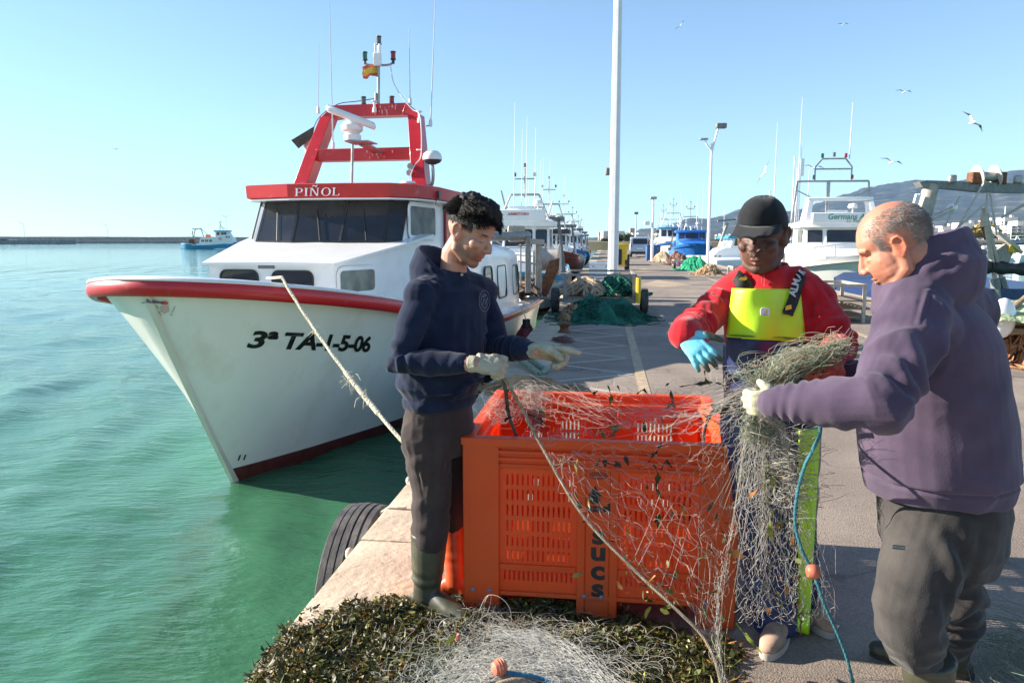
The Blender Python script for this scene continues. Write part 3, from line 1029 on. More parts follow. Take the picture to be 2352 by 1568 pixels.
 b.tube(catmull([(1.2, 7.0, 1.62), (1.0, 8.2, 1.68), (1.0, 10.5, 1.64), (1.1, 11.3, 1.5)], 5), .014, 6)
 b.build('roof_handrail', M['steel'], boat, local=True)
M['glass_pale2'] = mat('side_glass_painted_sun', (0.10, 0.10, 0.14), (0.2, 0.2, 0.25), rough=0.1, scale=2)  # sunlight on the left pane put into its paler colour
boat_house()
# ---- serif letters for the name on the visor, drawn as outlines
def serif_name():
 def bar_(x0, x1, y0, y1): return [(x0, y0), (x1, y0), (x1, y1), (x0, y1)]
 polys = []
 def stem(x, w=.13):
  polys.append(bar_(x, x + w, 0, 1)); polys.append(bar_(x - .08, x + w + .08, 0, .05)); polys.append(bar_(x - .08, x + w + .08, .95, 1))
 def arc(cx, cy, rx, ry, t0, t1, wt, n=14):
  o_ = []; i_ = []
  for k in range(n + 1):
   a = R(t0 + (t1 - t0) * k / n)
   th = .05 + (wt - .05) * abs(math.cos(a))
   o_.append((cx + rx * math.cos(a), cy + ry * math.sin(a)))
   i_.append((cx + (rx - th) * math.cos(a), cy + (ry - .05) * math.sin(a)))
  for k in range(n):
   polys.append([o_[k], o_[k + 1], i_[k + 1], i_[k]])
 x = 0
 stem(x); polys.append(bar_(x + .1, x + .32, .95, 1)); polys.append(bar_(x + .1, x + .32, .43, .48)); arc(x + .30, .715, .30, .285, -90, 90, .13)
 x += .86; stem(x)
 x += .48; polys.append(bar_(x, x + .06, 0, 1)); polys.append(bar_(x - .08, x + .14, 0, .05)); polys.append(bar_(x - .10, x + .1, .95, 1))
 polys.append([(x, 1), (x + .15, 1), (x + .66, 0), (x + .54, 0)]); polys.append(bar_(x + .60, x + .66, 0, 1)); polys.append(bar_(x + .52, x + .74, .95, 1))
 polys.append([(x + .08, 1.14), (x + .20, 1.36), (x + .32, 1.30), (x + .22, 1.20)]); polys.append([(x + .20, 1.36), (x + .34, 1.30), (x + .48, 1.22), (x + .40, 1.12)]); polys.append([(x + .44, 1.26), (x + .38, 1.12), (x + .50, 1.14), (x + .60, 1.38)])
 x += .96; arc(x + .42, .5, .42, .52, 0, 360, .14, 26)
 x += 1.06; stem(x); polys.append(bar_(x + .1, x + .52, 0, .05)); polys.append([(x + .46, 0), (x + .52, 0), (x + .56, .26), (x + .52, .26)])
 tot = x + .56
 a = bl(680, 450, 3.755); c = bl(780, 450, 3.755)
 h = .108
 b = MB()
 z0 = 2.212
 for p in polys:
  ps = []
  for px_, py_ in p:
   X = a.x + (c.x - a.x) * (px_ + py_ * .06) / tot
   Z = z0 + py_ * h
   ps.append((X, 3.742 if X > -.46 else 3.742, Z))
  b.prism(ps, (0, .012, 0))
 b.build('boat_name', mat('white_letter_paint', (0.8, 0.8, 0.8)), boat, local=True, smooth=0, label='white serif name on the red visor')
serif_name()
# ---- red mast frame and everything on it
def boat_mast():
 RD = M['red']
 b = MB()
 def leg(sgn):
  rings = []
  for (l0, l1, s, z) in ((1.13, .90, 5.2, 2.38), (.98, .77, 5.5, 3.05), (.85, .66, 5.78, 3.62)):
   rings.append([(sgn * l0, s, z), (sgn * l1, s, z), (sgn * l1, s + .30, z), (sgn * l0, s + .30, z)])
  b.loft(rings)
 leg(1); leg(-1)
 b.loft([[(sg * .851, 5.779, 3.60), (sg * .651, 5.779, 3.60), (sg * .651, 6.081, 3.60), (sg * .851, 6.081, 3.60)] for sg in (1,)] + [[(.62, 5.80, 3.80), (.55, 5.80, 3.61), (.55, 6.08, 3.61), (.62, 6.08, 3.80)]])
 b.loft([[(-.651, 5.779, 3.60), (-.851, 5.779, 3.60), (-.851, 6.081, 3.60), (-.651, 6.081, 3.60)], [(-.55, 5.80, 3.61), (-.62, 5.80, 3.80), (-.62, 6.08, 3.80), (-.55, 6.08, 3.61)]])
 b.prism([(-.62, 5.802, 3.80), (-.55, 5.802, 3.612), (.55, 5.802, 3.612), (.62, 5.802, 3.80)], (0, .276, 0))
 b.box((0, 5.62, 2.97), (1.62, .24, .19))
 b.build('mast_frame', RD, boat, local=True, smooth=20, bevel=.006)
 def navlight(u, v, s, lens, h=.13, r=.045):
  p = bl(u, v, s)
  bb = MB().lathe([(r * .5, -h * .9), (r * .5, -h * .55), (r, -h * .5), (r, -h * .38)], p, 12)
  o_ = bb.build('lamp_socket', M['black'], boat, local=True)
  MB().lathe([(r * .86, -h * .38), (r * .86, h * .25)], p, 12).build('lamp_lens', lens, o_, local=True)
  MB().lathe([(r, h * .25), (r, h * .38), (r * .4, h * .42)], p, 12).build('lamp_cap', M['black'], o_, local=True)
 navlight(870, 92, 5.9, M['lens_grey'], .15)
 navlight(838, 128, 5.9, M['lens_green'], .15)
 navlight(903, 127, 5.9, M['lens_red'], .15)
 navlight(835, 230, 5.9, M['lens_grey'], .14)
 navlight(900, 229, 5.9, M['lens_red'], .14)
 b = MB()
 b.tube([bl(869, 238, 5.9), bl(870, 98, 5.9)], .026, 8)
 b.tube(catmull([bl(838, 136, 5.9), bl(840, 147, 5.9), bl(852, 150, 5.9), bl(888, 150, 5.9), bl(900, 146, 5.9), bl(903, 136, 5.9)], 4), .019, 8)
 b.tube([bl(863, 236, 5.88), bl(863, 214, 5.88)], .022, 8)
 b.build('light_mast', M['steel'], boat, local=True)
 b = MB().box(bl(867, 137, 5.85), (.12, .06, .20)).tube([bl(862, 124, 5.85), bl(862, 101, 5.85)], .018, 8).tube([bl(872, 124, 5.85), bl(872, 101, 5.85)], .02, 8)
 b.build('antenna_box', M['white'], boat, local=True, bevel=.004)
 fy = mat('flag_yellow', (0.75, 0.50, 0.05), (0.8, 0.58, 0.1), rough=.8); fr = mat('flag_red', (0.62, 0.10, 0.05), (0.68, 0.16, 0.08), rough=.8)
 b = MB()
 nu, nv = 9, 8
 cu = [bl(866, 146, 5.92), bl(829, 152, 5.70), bl(831, 178, 5.72), bl(866, 178, 5.92)]
 P = [[None] * (nv + 1) for _ in range(nu + 1)]
 for i in range(nu + 1):
  for j in range(nv + 1):
   a, c = i / nu, j / nv
   p = cu[0].lerp(cu[1], a).lerp(cu[3].lerp(cu[2], a), c)
   p = p + V((0.01 * math.sin(9 * c), .05 * math.sin(a * 7 + c * 2), .02 * math.sin(a * 5 + 1) - .03 * a * c * (j % 2)))
   P[i][j] = p
 vs = [p for r_ in P for p in r_]
 fs = []; mi = []
 for i in range(nu):
  for j in range(nv):
   if (i == nu - 1 and j in (5, 7)) or (j == 7 and i in (3, 4, 7)): continue
   a = i * (nv + 1) + j
   fs.append((a, a + 1, a + nv + 2, a + nv + 1)); mi.append(0 if 2 <= j < 6 else 1)
 b._add(vs, fs); b.m = mi
 b.build('flag', [fy, fr], boat, local=True, smooth=180, label='small tattered red and yellow flag')
 for (u0, v0, u1, v1, s, r0) in ((765, 338, 757, 8, 5.3, .016), (731, 258, 733, 104, 6.2, .010), (942, 238, 940, 62, 5.9, .014), (989, 288, 1001, -30, 5.8, .015)):
  a, c = bl(u0, v0, s), bl(u1, v1, s)
  b = MB().tube([a, a.lerp(c, .12), c], [r0, r0 * .7, r0 * .35], 6).lathe([(.03, -.02), (.03, .06), (.018, .09)], a, 8)
  b.build('whip_aerial', M['pole'], boat, local=True)
 b = MB().bar(bl(989, 288, 5.8), bl(979, 290, 5.8), .02)
 b.build('aerial_bracket', M['steel'], boat, local=True)
 c0 = bl(809, 300, 4.7)
 b = MB().lathe([(.13, -.15), (.13, -.07), (.10, -.05), (.16, .0), (.165, .07), (.12, .12), (.05, .14)], c0, 16)
 base = b.build('radar_gearbox', M['white'], boat, local=True)
 a, c = bl(750, 248, 4.5), bl(862, 291, 4.7)
 d = (c - a).normalized()
 rings = []
 for t, k in ((0, .5), (.03, .95), (.5, 1.0), (.97, .95), (1, .5)):
  p = a.lerp(c, t)
  rings.append([p + V((0, .05 * k * math.cos(x), .062 * k * math.sin(x))) for x in np.linspace(0, 2 * PI, 10, endpoint=False)])
 MB().loft(rings).build('radar_scanner', M['white'], boat, local=True, smooth=60)
 b = MB()
 b.box(c0 + V((.10, .10, -.165)), (.36, .40, .018)).bar(c0 + V((.1, .2, -.18)), V((.25, 5.55, 2.99)), .16, .03)
 b.tube([c0 + V((0, 0, -.17)), bl(808, 424, 4.7)], .022, 8)
 b.build('radar_bracket', M['steel'], boat, local=True)
 p = bl(993, 363, 5.4)
 b = MB().lathe([(.02, .12), (.09, .105), (.14, .06), (.155, 0), (.15, -.03)], p, 16)
 dome = b.build('satellite_dome', M['white'], boat, local=True)
 MB().lathe([(.15, -.03), (.12, -.07), (.05, -.10)], p, 16).build('dome_base', mat('dark_blue_band', (.05, .07, .09)), dome, local=True)
 b = MB().tube(catmull([p + V((0, 0, -.1)), bl(995, 400, 5.4), bl(992, 424, 5.4), bl(978, 430, 5.4)], 5), .026, 8)
 b.build('dome_pipe', M['steel'], boat, local=True)
 MB().ball(bl(712, 335, 6.3), (.11, .11, .20)).build('white_fender_ball', M['white'], boat, local=True)
 q0, q1, q2, q3 = bl(669, 322, 6.3), bl(722, 290, 6.2), bl(717, 318, 6.1), bl(689, 342, 6.2)
 b = MB().prism([q0, q1, q2], (0, .012, 0)).prism([q0 + V((0, -.01, 0)), q2 + V((0, -.03, 0)), q3 + V((0, -.06, 0))], (0, .012, 0))
 b.build('black_signal_shape', mat('matt_black_cloth', (.01, .01, .011), (.02, .02, .02), rough=1, spec=.05), boat, local=True, smooth=0)
 MB().lathe([(.02, .03), (.11, .02), (.125, -.01), (.06, -.04), (.03, -.06)], bl(937, 420, 5.0), 14).build('disc_aerial', M['white'], boat, local=True)
 b = MB()
 fl = bl(1003, 448, 4.7)
 b.box(fl, (.10, .08, .11)).tube([fl + V((0, 0, -.05)), fl + V((-.02, 0, -.14)), fl + V((.04, 0, -.16))], .006, 5)
 b.build('flood_light', M['black'], boat, local=True, bevel=.01)
 for u, v in ((943, 382), (941, 397)):
  p = bl(u, v, 5.3)
  b = MB()
  b.tube([p + V((0, .16, 0)), p + V((0, .08, 0)), p + V((0, .02, 0)), p + V((0, -.02, 0))], [.012, .016, .03, .05], 12)
  b.build('horn', mat('horn_metal', (.35, .28, .25), metal=.6, rough=.4), boat, local=True)
 for u, v, s in ((963, 262, 5.72), (963, 350, 5.5), (860, 238, 5.75)):
  b = MB()
  p = bl(u, v, s)
  b.lathe([(.05, .045), (.05, .03), (.02, .02), (.02, -.06), (.035, -.07), (.035, -.14)], p, 10)
  b.build('white_camera', M['white'], boat, local=True)
 b = MB().tube(catmull([bl(897, 150, 5.85), bl(904, 190, 5.8), bl(925, 225, 5.75), bl(948, 252, 5.72), bl(963, 262, 5.66), bl(968, 310, 5.5), bl(966, 360, 5.4), bl(952, 380, 5.3), bl(939, 412, 5.1)], 5), .009, 6)
 b.build('cable', M['pole'], boat, local=True)
 b = MB().tube(catmull([bl(866, 226, 5.9), bl(820, 233, 5.9), bl(775, 240, 5.9), bl(735, 268, 5.9), bl(720, 295, 6.2)], 5), .007, 6)
 b.build('stay_wire', M['black'], boat, local=True)
 b = MB()
 for _ in range(26):
  x = random.uniform(.05, .5); z = random.choice([random.uniform(3.63, 3.78), random.uniform(2.9, 3.05)])
  yy = 5.796 if z > 3.4 else 5.496
  b.box((x, yy, z), (random.uniform(.006, .02), .003, random.uniform(.01, .06)))
 b.build('dried_splashes', mat('pale_splashes', (.6, .45, .45)), boat, local=True, smooth=0, kind='stuff')
boat_mast()
# ---- working deck at the stern
def boat_stern():
 G = M['grey_wood']
 b = MB()
 for u0, u1, v0, v1, s in ((1207, 1219, 545, 672, 12.1), (1230, 1244, 556, 672, 13.2)):
  a = bl((u0 + u1) / 2, v1, s); c = bl((u0 + u1) / 2, v0, s)
  b.bar(a, c, abs(bl(u1, v1, s).x - bl(u0, v1, s).x), .12, up=(0, 1, 0))
 b.bar(bl(1213, 554, 12.1), bl(1246, 556, 13.4), .12, .13)
 b.bar(bl(1252, 560, 14.0), bl(1262, 690, 14.2), .06)
 b.build('gallows_post', G, boat, local=True, smooth=0, bevel=.01)
 b = MB().tube([bl(1085, 546, 8.8), bl(1212, 540, 12.4)], .10, 10)
 b.build('net_roller', M['steel_dark'], boat, local=True)
 b = MB()
 a, c = bl(1170, 537, 11.4), bl(1204, 536, 12.2)
 pts = []
 for i in range(160):
  t = i / 160
  p = a.lerp(c, t)
  ang = t * 2 * PI * 10
  pts.append(p + V((0, math.cos(ang) * .17, math.sin(ang) * .17)))
 b.tube(pts, .034, 6)
 b.build('rope_coil', mat('pale_rope', (.45, .36, .25), (.6, .5, .38), rough=.9, scale=30, bump=.004), boat, local=True)
 b = MB()
 b.prism([bl(1252, 690, 13.6), bl(1238, 666, 13.6), bl(1262, 600, 13.6), bl(1285, 592, 13.6), bl(1283, 620, 13.6)], (0, .08, 0))
 b.build('otter_board', M['rust'], boat, local=True, smooth=0)
 b = MB().lathe([(.30, -.30), (.30, .30)], bl(1258, 596, 14.1), 18, Matrix.Rotation(PI / 2, 3, 'Y')).lathe([(.42, -.33), (.42, -.30)], bl(1258, 596, 14.1), 18, Matrix.Rotation(PI / 2, 3, 'Y')).lathe([(.42, .30), (.42, .33)], bl(1258, 596, 14.1), 18, Matrix.Rotation(PI / 2, 3, 'Y'))
 b.build('winch_drum', mat('grey_winch', (.33, .30, .27), (.42, .4, .36), rough=.6), boat, local=True)
 b = MB()
 for i in range(9):
  s = 12.2 + i * .25
  b.box((1.52, s, interp(ZG, s) + .035), (.34, .235, .03))
 b.build('rail_plank', M['grey_wood'], boat, local=True, smooth=0)
 b = MB()
 for (u0, v0, u1, v1, s) in ((1196, 655, 1196, 560, 12.0), (1190, 565, 1215, 562, 12.0), (1224, 640, 1226, 575, 12.8), (1190, 600, 1230, 606, 12.4)):
  b.tube([bl(u0, v0, s), bl(u1, v1, s)], .022, 6)
 b.build('stern_rail', M['steel'], boat, local=True)
 b = MB()
 for i in range(60):
  p = V((random.uniform(.6, 1.5), random.uniform(12.3, 14.2), random.uniform(.1, .55)))
  b.tube(catmull([p + V((random.uniform(-.3, .3), random.uniform(-.3, .3), random.uniform(-.15, .15))) for _ in range(4)], 3), .03, 5)
 b.build('deck_gear', mat('dark_mixed_gear', (.05, .04, .035), (.22, .15, .10), rough=.9, scale=3), boat, local=True, kind='stuff')
boat_stern()
def hull_fender():
 p = BS + BP * 1.93 + BA * 9.9
 p.z = -.55
 f = empty('fender', (p.x, p.y, -.62), 0, 'dark red pear shaped fender hanging between the white hull and the quay', 'fender')
 b = MB().lathe([(.03, .42), (.07, .33), (.20, .16), (.27, 0), (.25, -.13), (.14, -.24), (.03, -.27)], (p.x, p.y, p.z), 18)
 b.build('fender_body', mat('dark_red_fender', (.16, .012, .012), (.22, .02, .02), rough=.4), f)
 b = MB().lathe([(.028, .42), (.085, .44), (.085, .34), (.13, .27), (.12, .25)], (p.x, p.y, p.z), 14)
 b.build('fender_neck', M['black'], f)
 b = MB().tube([(p.x, p.y, p.z + .43), (p.x - .12, p.y - .03, .16)], .010, 6)
 b.build('fender_line', M['pole'], f)
hull_fender()
# ------------------------------------------------------------------ orange pallet crate
CO = onz(1066, 1409, 0)
CW = (onz(1686, 1449, 0) - CO); CW.z = 0
CWID = CW.length
CW.normalize()
CD = V((-CW.y, CW.x, 0))
CDEP, CHT = 1.0, 0.785
crot = math.atan2(CW.y, CW.x)
M['crate'] = translucent(mat('orange_crate_plastic', (0.78, 0.115, 0.022), (0.86, 0.15, 0.032), rough=0.42, scale=3, dirt=(0.50, 0.13, 0.06), dscale=3, damt=0.6, bump=0.0012, bscale=50, thr=0.52), 0.42, (1.0, 0.20, 0.035))
def crate():
 c = empty('crate', CO, crot, 'big orange plastic pallet crate with slotted sides and torn net hanging over it', 'crate')
 W_, D_, H_ = CWID, CDEP, CHT
 foot = .095
 def slots(w):
  out = []
  for half in (0, 1):
   x0 = w * (.165 if half == 0 else .60); x1 = w * (.395 if half == 0 else .83)
   for i in range(13):
    xc = x0 + (x1 - x0) * i / 12
    for a, b_ in ((.2, .262), (.283, .345), (.37, .432), (.455, .517), (.54, .602), (.622, .684)):
     out.append((xc - .0042, xc + .0042, H_ * (1 - b_), H_ * (1 - a)))
   x0 = w * (.155 if half == 0 else .59); x1 = w * (.405 if half == 0 else .84)
   for i in range(15):
    xc = x0 + (x1 - x0) * i / 14
    for a, b_ in ((.735, .795), (.822, .886)):
     out.append((xc - .0045, xc + .0045, H_ * (1 - b_), H_ * (1 - a)))
  return out
 def slot_plate(w, z0, z1, T, th):
  """plate in the XZ plane with real slots; T maps (x, depth, z) to crate space"""
  sl = slots(w)
  vs = []; fs = []; ids = {}
  def vid(x, y, z):
   k = (round(x, 5), y, round(z, 5))
   if k not in ids:
    ids[k] = len(vs); vs.append(T(x, y, z))
   return ids[k]
  zsplit = H_ * (1 - .71)
  for zone, sel in ((0, lambda s: s[2] > zsplit), (1, lambda s: s[2] < zsplit)):
   ss = [s for s in sl if sel(s)]
   za, zb = (zsplit, z1) if zone == 0 else (z0, zsplit)
   xs = sorted(set([0, w] + [round(v_, 5) for s in ss for v_ in s[:2]]))
   zs = sorted(set([za, zb] + [round(v_, 5) for s in ss for v_ in s[2:]]))
   holes = set((round(s[0], 5), round(s[2], 5)) for s in ss)
   for i in range(len(xs) - 1):
    for j in range(len(zs) - 1):
     if (round(xs[i], 5), round(zs[j], 5)) in holes:
      a, b_, cc, d = (xs[i], zs[j]), (xs[i + 1], zs[j]), (xs[i + 1], zs[j + 1]), (xs[i], zs[j + 1])
      for p, q_ in ((a, b_), (b_, cc), (cc, d), (d, a)):
       fs.append((vid(p[0], 0, p[1]), vid(q_[0], 0, q_[1]), vid(q_[0], th, q_[1]), vid(p[0], th, p[1])))
      continue
     for y in (0, th):
      fs.append((vid(xs[i], y, zs[j]), vid(xs[i + 1], y, zs[j]), vid(xs[i + 1], y, zs[j + 1]), vid(xs[i], y, zs[j + 1])))
  return vs, fs
 th = .012
 walls = [('side_wall', W_, lambda x, y, z: (x, .016 + y, z)), ('side_wall', W_, lambda x, y, z: (x, D_ - .016 - y, z)),
     ('side_wall', D_, lambda x, y, z: (.016 + y, x, z)), ('side_wall', D_, lambda x, y, z: (W_ - .016 - y, x, z))]
 for k, (nm, w, T) in enumerate(walls):
  b = MB()
  vs, fs = slot_plate(w, foot, H_ - .02, T, th)
  b._add(vs, fs)
  b.build(nm, M['crate'], c, local=True, smooth=0)
 def side_frame(w, T, front=False):
  b = MB()
  def bx(x0, x1, z0, z1, y0=0.0, y1=.0165):
   p = [T(x, y, z) for x, y, z in ((x0, y0, z0), (x1, y0, z0), (x1, y1, z0), (x0, y1, z0), (x0, y0, z1), (x1, y0, z1), (x1, y1, z1), (x0, y1, z1))]
   b._add(p, [(0, 3, 2, 1), (4, 5, 6, 7), (0, 1, 5, 4), (1, 2, 6, 5), (2, 3, 7, 6), (3, 0, 4, 7)])
  zt = H_ * (1 - .155)
  bx(.0, w * .135, .004, H_ - .01, -.001); bx(w * .865, w, .004, H_ - .01, -.001)
  bx(w * .425, w * .455, .004, zt, .001); bx(w * .545, w * .575, .004, zt, .001)
  bx(w * .455, w * .545, .004, zt, .006)
  bx(w * .137, w * .423, H_ * .265, H_ * .30, .003); bx(w * .577, w * .863, H_ * .265, H_ * .30, .003)
  bx(w * .137, w * .863, foot, foot + .018, .002)
  for i, z in enumerate((H_ - .022, H_ - .052, H_ - .082, H_ - .112)):
   bx(w * .12, w * .88, z - .017, z, -.003 + .003 * i)
  bx(w * .137, w * .863, zt - .0, zt + .012, .004)
  return b
 for k, (w, T) in enumerate(((W_, lambda x, y, z: (x, y, z)), (W_, lambda x, y, z: (x, D_ - y, z)), (D_, lambda x, y, z: (y, x, z)), (D_, lambda x, y, z: (W_ - y, x, z)))):
  side_frame(w, T, k == 0).build('side_frame', M['crate'], c, local=True, smooth=25, bevel=.004)
 b = MB()
 o = .006; i_ = .045
 outer = [(-o, -o), (W_ + o, -o), (W_ + o, D_ + o), (-o, D_ + o)]
 inner = [(i_, i_), (W_ - i_, i_), (W_ - i_, D_ - i_), (i_, D_ - i_)]
 inner2 = [(i_ + .012, i_ + .012), (W_ - i_ - .012, i_ + .012), (W_ - i_ - .012, D_ - i_ - .012), (i_ + .012, D_ - i_ - .012)]
 rings = [[(x, y, H_ - .03) for x, y in outer], [(x, y, H_) for x, y in outer], [(x, y, H_) for x, y in inner], [(x, y, H_ - .05) for x, y in inner], [(x, y, H_ - .055) for x, y in inner2], [(x, y, H_ - .075) for x, y in inner2]]
 b.loft(rings, cap=False)
 b.build('rim', M['crate'], c, local=True, smooth=20, bevel=.003)
 for x in (.27, .62, .9):
  b = MB().prism([(x * W_ - .05, D_ - .03, H_ - .09), (x * W_ + .05, D_ - .03, H_ - .09), (x * W_ + .08, D_ - .03, foot + .04), (x * W_ - .08, D_ - .03, foot + .04)], (0, -.035, 0))
  b.build('inner_rib', M['crate'], c, local=True, smooth=0, bevel=.008)
 for y in (.35, .7):
  b = MB().prism([(W_ - .03, y - .05, H_ - .09), (W_ - .03, y + .05, H_ - .09), (W_ - .03, y + .08, foot + .04), (W_ - .03, y - .08, foot + .04)], (-.03, 0, 0))
  b.build('inner_rib', M['crate'], c, local=True, smooth=0, bevel=.008)
 MB().box((W_ / 2, D_ / 2, foot + .015), (W_ - .05, D_ - .05, .02)).build('crate_floor', M['crate'], c, local=True, smooth=0)
 for x0, x1 in ((0, .145), (.43, .57), (.855, 1)):
  b = MB().box(((x0 + x1) / 2 * W_ , D_ / 2, foot / 2 - .0005), ((x1 - x0) * W_ - .03, D_ - .03, foot - .003))
  b.build('skid', M['crate'], c, local=True, smooth=20, bevel=.012)
 gm = mat('grip_painted_shade', (0.25, 0.02, 0.008), (0.3, 0.03, 0.01), rough=.5)  # dark red oval painted for the shade inside the grip hole
 xg = W_ * .5
 b = MB().prism([(xg + .04 * math.cos(a), .0052, H_ * (1 - .185) + .017 * math.sin(a)) for a in np.linspace(0, 2 * PI, 20, endpoint=False)], (0, .004, 0))
 b.build('grip', gm, c, local=True, smooth=0)
 bm_ = mat('blue_grey_bolt', (.12, .16, .24), (.16, .2, .28), rough=.4)
 for x, z in ((.036, .115), (.098, .115), (.455, .115), (.518, .115), (.895, .115)):
  b = MB().lathe([(.009, 0), (.009, .004), (.006, .006)], (x * W_, -.0008, z), 12, Matrix.Rotation(PI / 2, 3, 'X'))
  b.build('bolt', bm_, c, local=True)
 bk = mat('black_print', (.012, .012, .012), (.02, .02, .02), rough=.6)
 for ch, yy in (('s', .525), ('u', .617), ('c', .722), ('s', .822)):
  Mx = frame((xg + .004, .0042, H_ * (1 - yy)), (1, 0, 0), (0, 0, 1))
  lettering(ch, .112, bk, 'letter', c, Mx, bold=.0042, font_w=1.18)
 b = MB()
 b.prism([(xg - .040, .0042, H_ * .705), (xg - .012, .0042, H_ * .76), (xg + .004, .0042, H_ * .72), (xg + .018, .0042, H_ * .705)], (0, .002, 0))
 b.prism([(xg + .025 * math.cos(a) - .014, .0040, H_ * .685 + .02 * math.sin(a)) for a in np.linspace(0, 2 * PI, 12, endpoint=False)], (0, .002, 0))
 for i in range(4):
  b.box((xg - .035 + i * .022, .0045, H_ * .632), (.018, .002, .026))
 b.box((xg + .046, .0045, H_ * .64), (.012, .002, .04))
 b.build('emblem', bk, c, local=True, smooth=0)
crate()
# ------------------------------------------------------------------ people: closed shapes fused into one skin, then folds pressed in
def fuse(b, voxel, smooth=3):
 me = bpy.data.meshes.new('tmp')
 me.from_pydata(b.v, [], b.f)
 bm = bmesh.new(); bm.from_mesh(me)
 bmesh.ops.recalc_face_normals(bm, faces=bm.faces)
 bm.to_mesh(me); bm.free()
 o = bpy.data.objects.new('tmp', me)
 COL.objects.link(o)
 md = o.modifiers.new('r', 'REMESH'); md.mode = 'VOXEL'; md.voxel_size = voxel
 if smooth:
  ms = o.modifiers.new('s', 'SMOOTH'); ms.factor = .5; ms.iterations = smooth
 bpy.context.view_layer.update()
 dg = bpy.context.evaluated_depsgraph_get()
 out = bpy.data.meshes.new_from_object(o.evaluated_get(dg))
 bpy.data.objects.remove(o); bpy.data.meshes.remove(me)
 return out
def get(me):
 n = len(me.vertices)
 co = np.empty(n * 3); me.vertices.foreach_get('co', co)
 no = np.empty(n * 3); me.vertices.foreach_get('normal', no)
 return co.reshape(-1, 3), no.reshape(-1, 3)
def put(me, co):
 me.vertices.foreach_set('co', co.ravel()); me.update()
def tint(me, col):
 a = me.color_attributes.new('tint', 'FLOAT_COLOR', 'POINT')
 c = np.ones((len(me.vertices), 4), np.float32); c[:, :3] = col
 a.data.foreach_set('color', c.ravel())
def nz(co, f, seed=0.0, oct_=1):
 out = np.zeros(len(co)); a = 1.0
 for k in range(oct_):
  q_ = co * f * 2 ** k + seed
  out += a * np.array([noise.noise(p) for p in q_.tolist()])
  a *= .5
 return out
def seg_d(co, pts):
 """distance to a polyline and length along it"""
 P = np.array([list(p) for p in pts]); best = np.full(len(co), 1e9); tt = np.zeros(len(co)); acc = 0
 for a, b_ in zip(P[:-1], P[1:]):
  ab = b_ - a; L2 = ab @ ab
  t = np.clip(((co - a) @ ab) / L2, 0, 1)
  d = np.linalg.norm(co - (a + t[:, None] * ab), axis=1)
  m = d < best
  best[m] = d[m]; tt[m] = acc + t[m] * math.sqrt(L2)
  acc += math.sqrt(L2)
 return best, tt, acc
def crease(co, no, lines):
 """lines: (points, width, depth) - positive ridge, a softer trough beside it"""
 d_ = np.zeros(len(co))
 for pts, w, a in lines:
  d, t, L = seg_d(co, pts)
  taper = np.clip(np.minimum(t, L - t) / (L * .25) + .25, 0, 1)
  d_ += a * taper * (np.exp(-(d / w) ** 2) - .45 * np.exp(-((d - 1.7 * w) / w) ** 2))
 return co + no * d_[:, None]
def wrinkle(co, no, f, seed, amp):
 n = nz(co, f, seed, 2); m = nz(co, f * .4, seed + 4)
 return co + no * (amp * (.45 - np.minimum(np.abs(n) * 2.4, 1)) * np.clip(.4 + 1.5 * m, 0, 1.2))[:, None]
def limb_folds(co, no, pts, r_max, zones, seed):
 """wrinkles that wind round a limb; zones: (centre, half length, amplitude, wavelength, slant)"""
 d, t, L = seg_d(co, pts)
 P = np.array([list(p) for p in pts])
 inside = np.clip((r_max - d) / (r_max * .25), 0, 1)
 ax = P[-1] - P[0]; ax /= np.linalg.norm(ax)
 u = np.cross(ax, (0, 0, 1.0)); u /= np.linalg.norm(u) + 1e-9
 w = np.cross(ax, u)
 rel = co - P[0]
 ang = np.arctan2(rel @ w, rel @ u)
 n1 = nz(co, 9, seed); n2 = nz(co, 5, seed + 9)
 disp = np.zeros(len(co))
 for c, h, a, lam, sl in zones:
  win = np.exp(-((t - c) / h) ** 2)
  ph = 2 * PI * t / lam + sl * np.sin(ang + seed) + 3.0 * n1
  s = np.sin(ph)
  disp += a * win * (np.sign(s) * np.abs(s) ** .8) * np.clip(.55 + 1.4 * n2, 0, 1.2)
 return co + no * (disp * inside)[:, None]
M['cloth_navy'] = mat('navy_sweatshirt_fleece', (0.008, 0.013, 0.032), (0.014, 0.022, 0.050), rough=.95, scale=14, sheen=.12, bump=.0006, bscale=160, spec=.15)
M['cloth_plum'] = mat('plum_grey_sweatshirt_fleece', (0.062, 0.044, 0.075), (0.095, 0.067, 0.108), rough=.95, scale=7, sheen=.15, bump=.0006, bscale=160, spec=.15)
M['cloth_brown'] = mat('dark_brown_trouser_cotton', (0.036, 0.026, 0.026), (0.056, 0.042, 0.040), rough=.9, scale=9, sheen=.1, bump=.001, bscale=200, spec=.2)
M['cloth_grey'] = mat('faded_grey_trouser_cotton', (0.027, 0.025, 0.025), (0.050, 0.045, 0.043), rough=.92, scale=6, sheen=.15, bump=.0012, bscale=200, spec=.2, dirt=(.085, .075, .068), dscale=5, damt=.5)
M['cloth_red'] = mat('red_fleece', (0.42, 0.012, 0.020), (0.52, 0.02, 0.03), rough=.95, scale=12, sheen=.2, bump=.0007, bscale=160, spec=.15)
M['bib_yellow'] = mat('fluorescent_yellow_oilskin', (0.52, 0.88, 0.015), (0.62, 0.93, 0.03), rough=.42, scale=5, bump=.0008, bscale=60, dirt=(.35, .5, .05), dscale=7, damt=.4, thr=.58)
M['bib_navy'] = mat('navy_oilskin', (0.014, 0.022, 0.075), (0.022, 0.032, 0.11), rough=.38, scale=8, bump=.0008, bscale=60)
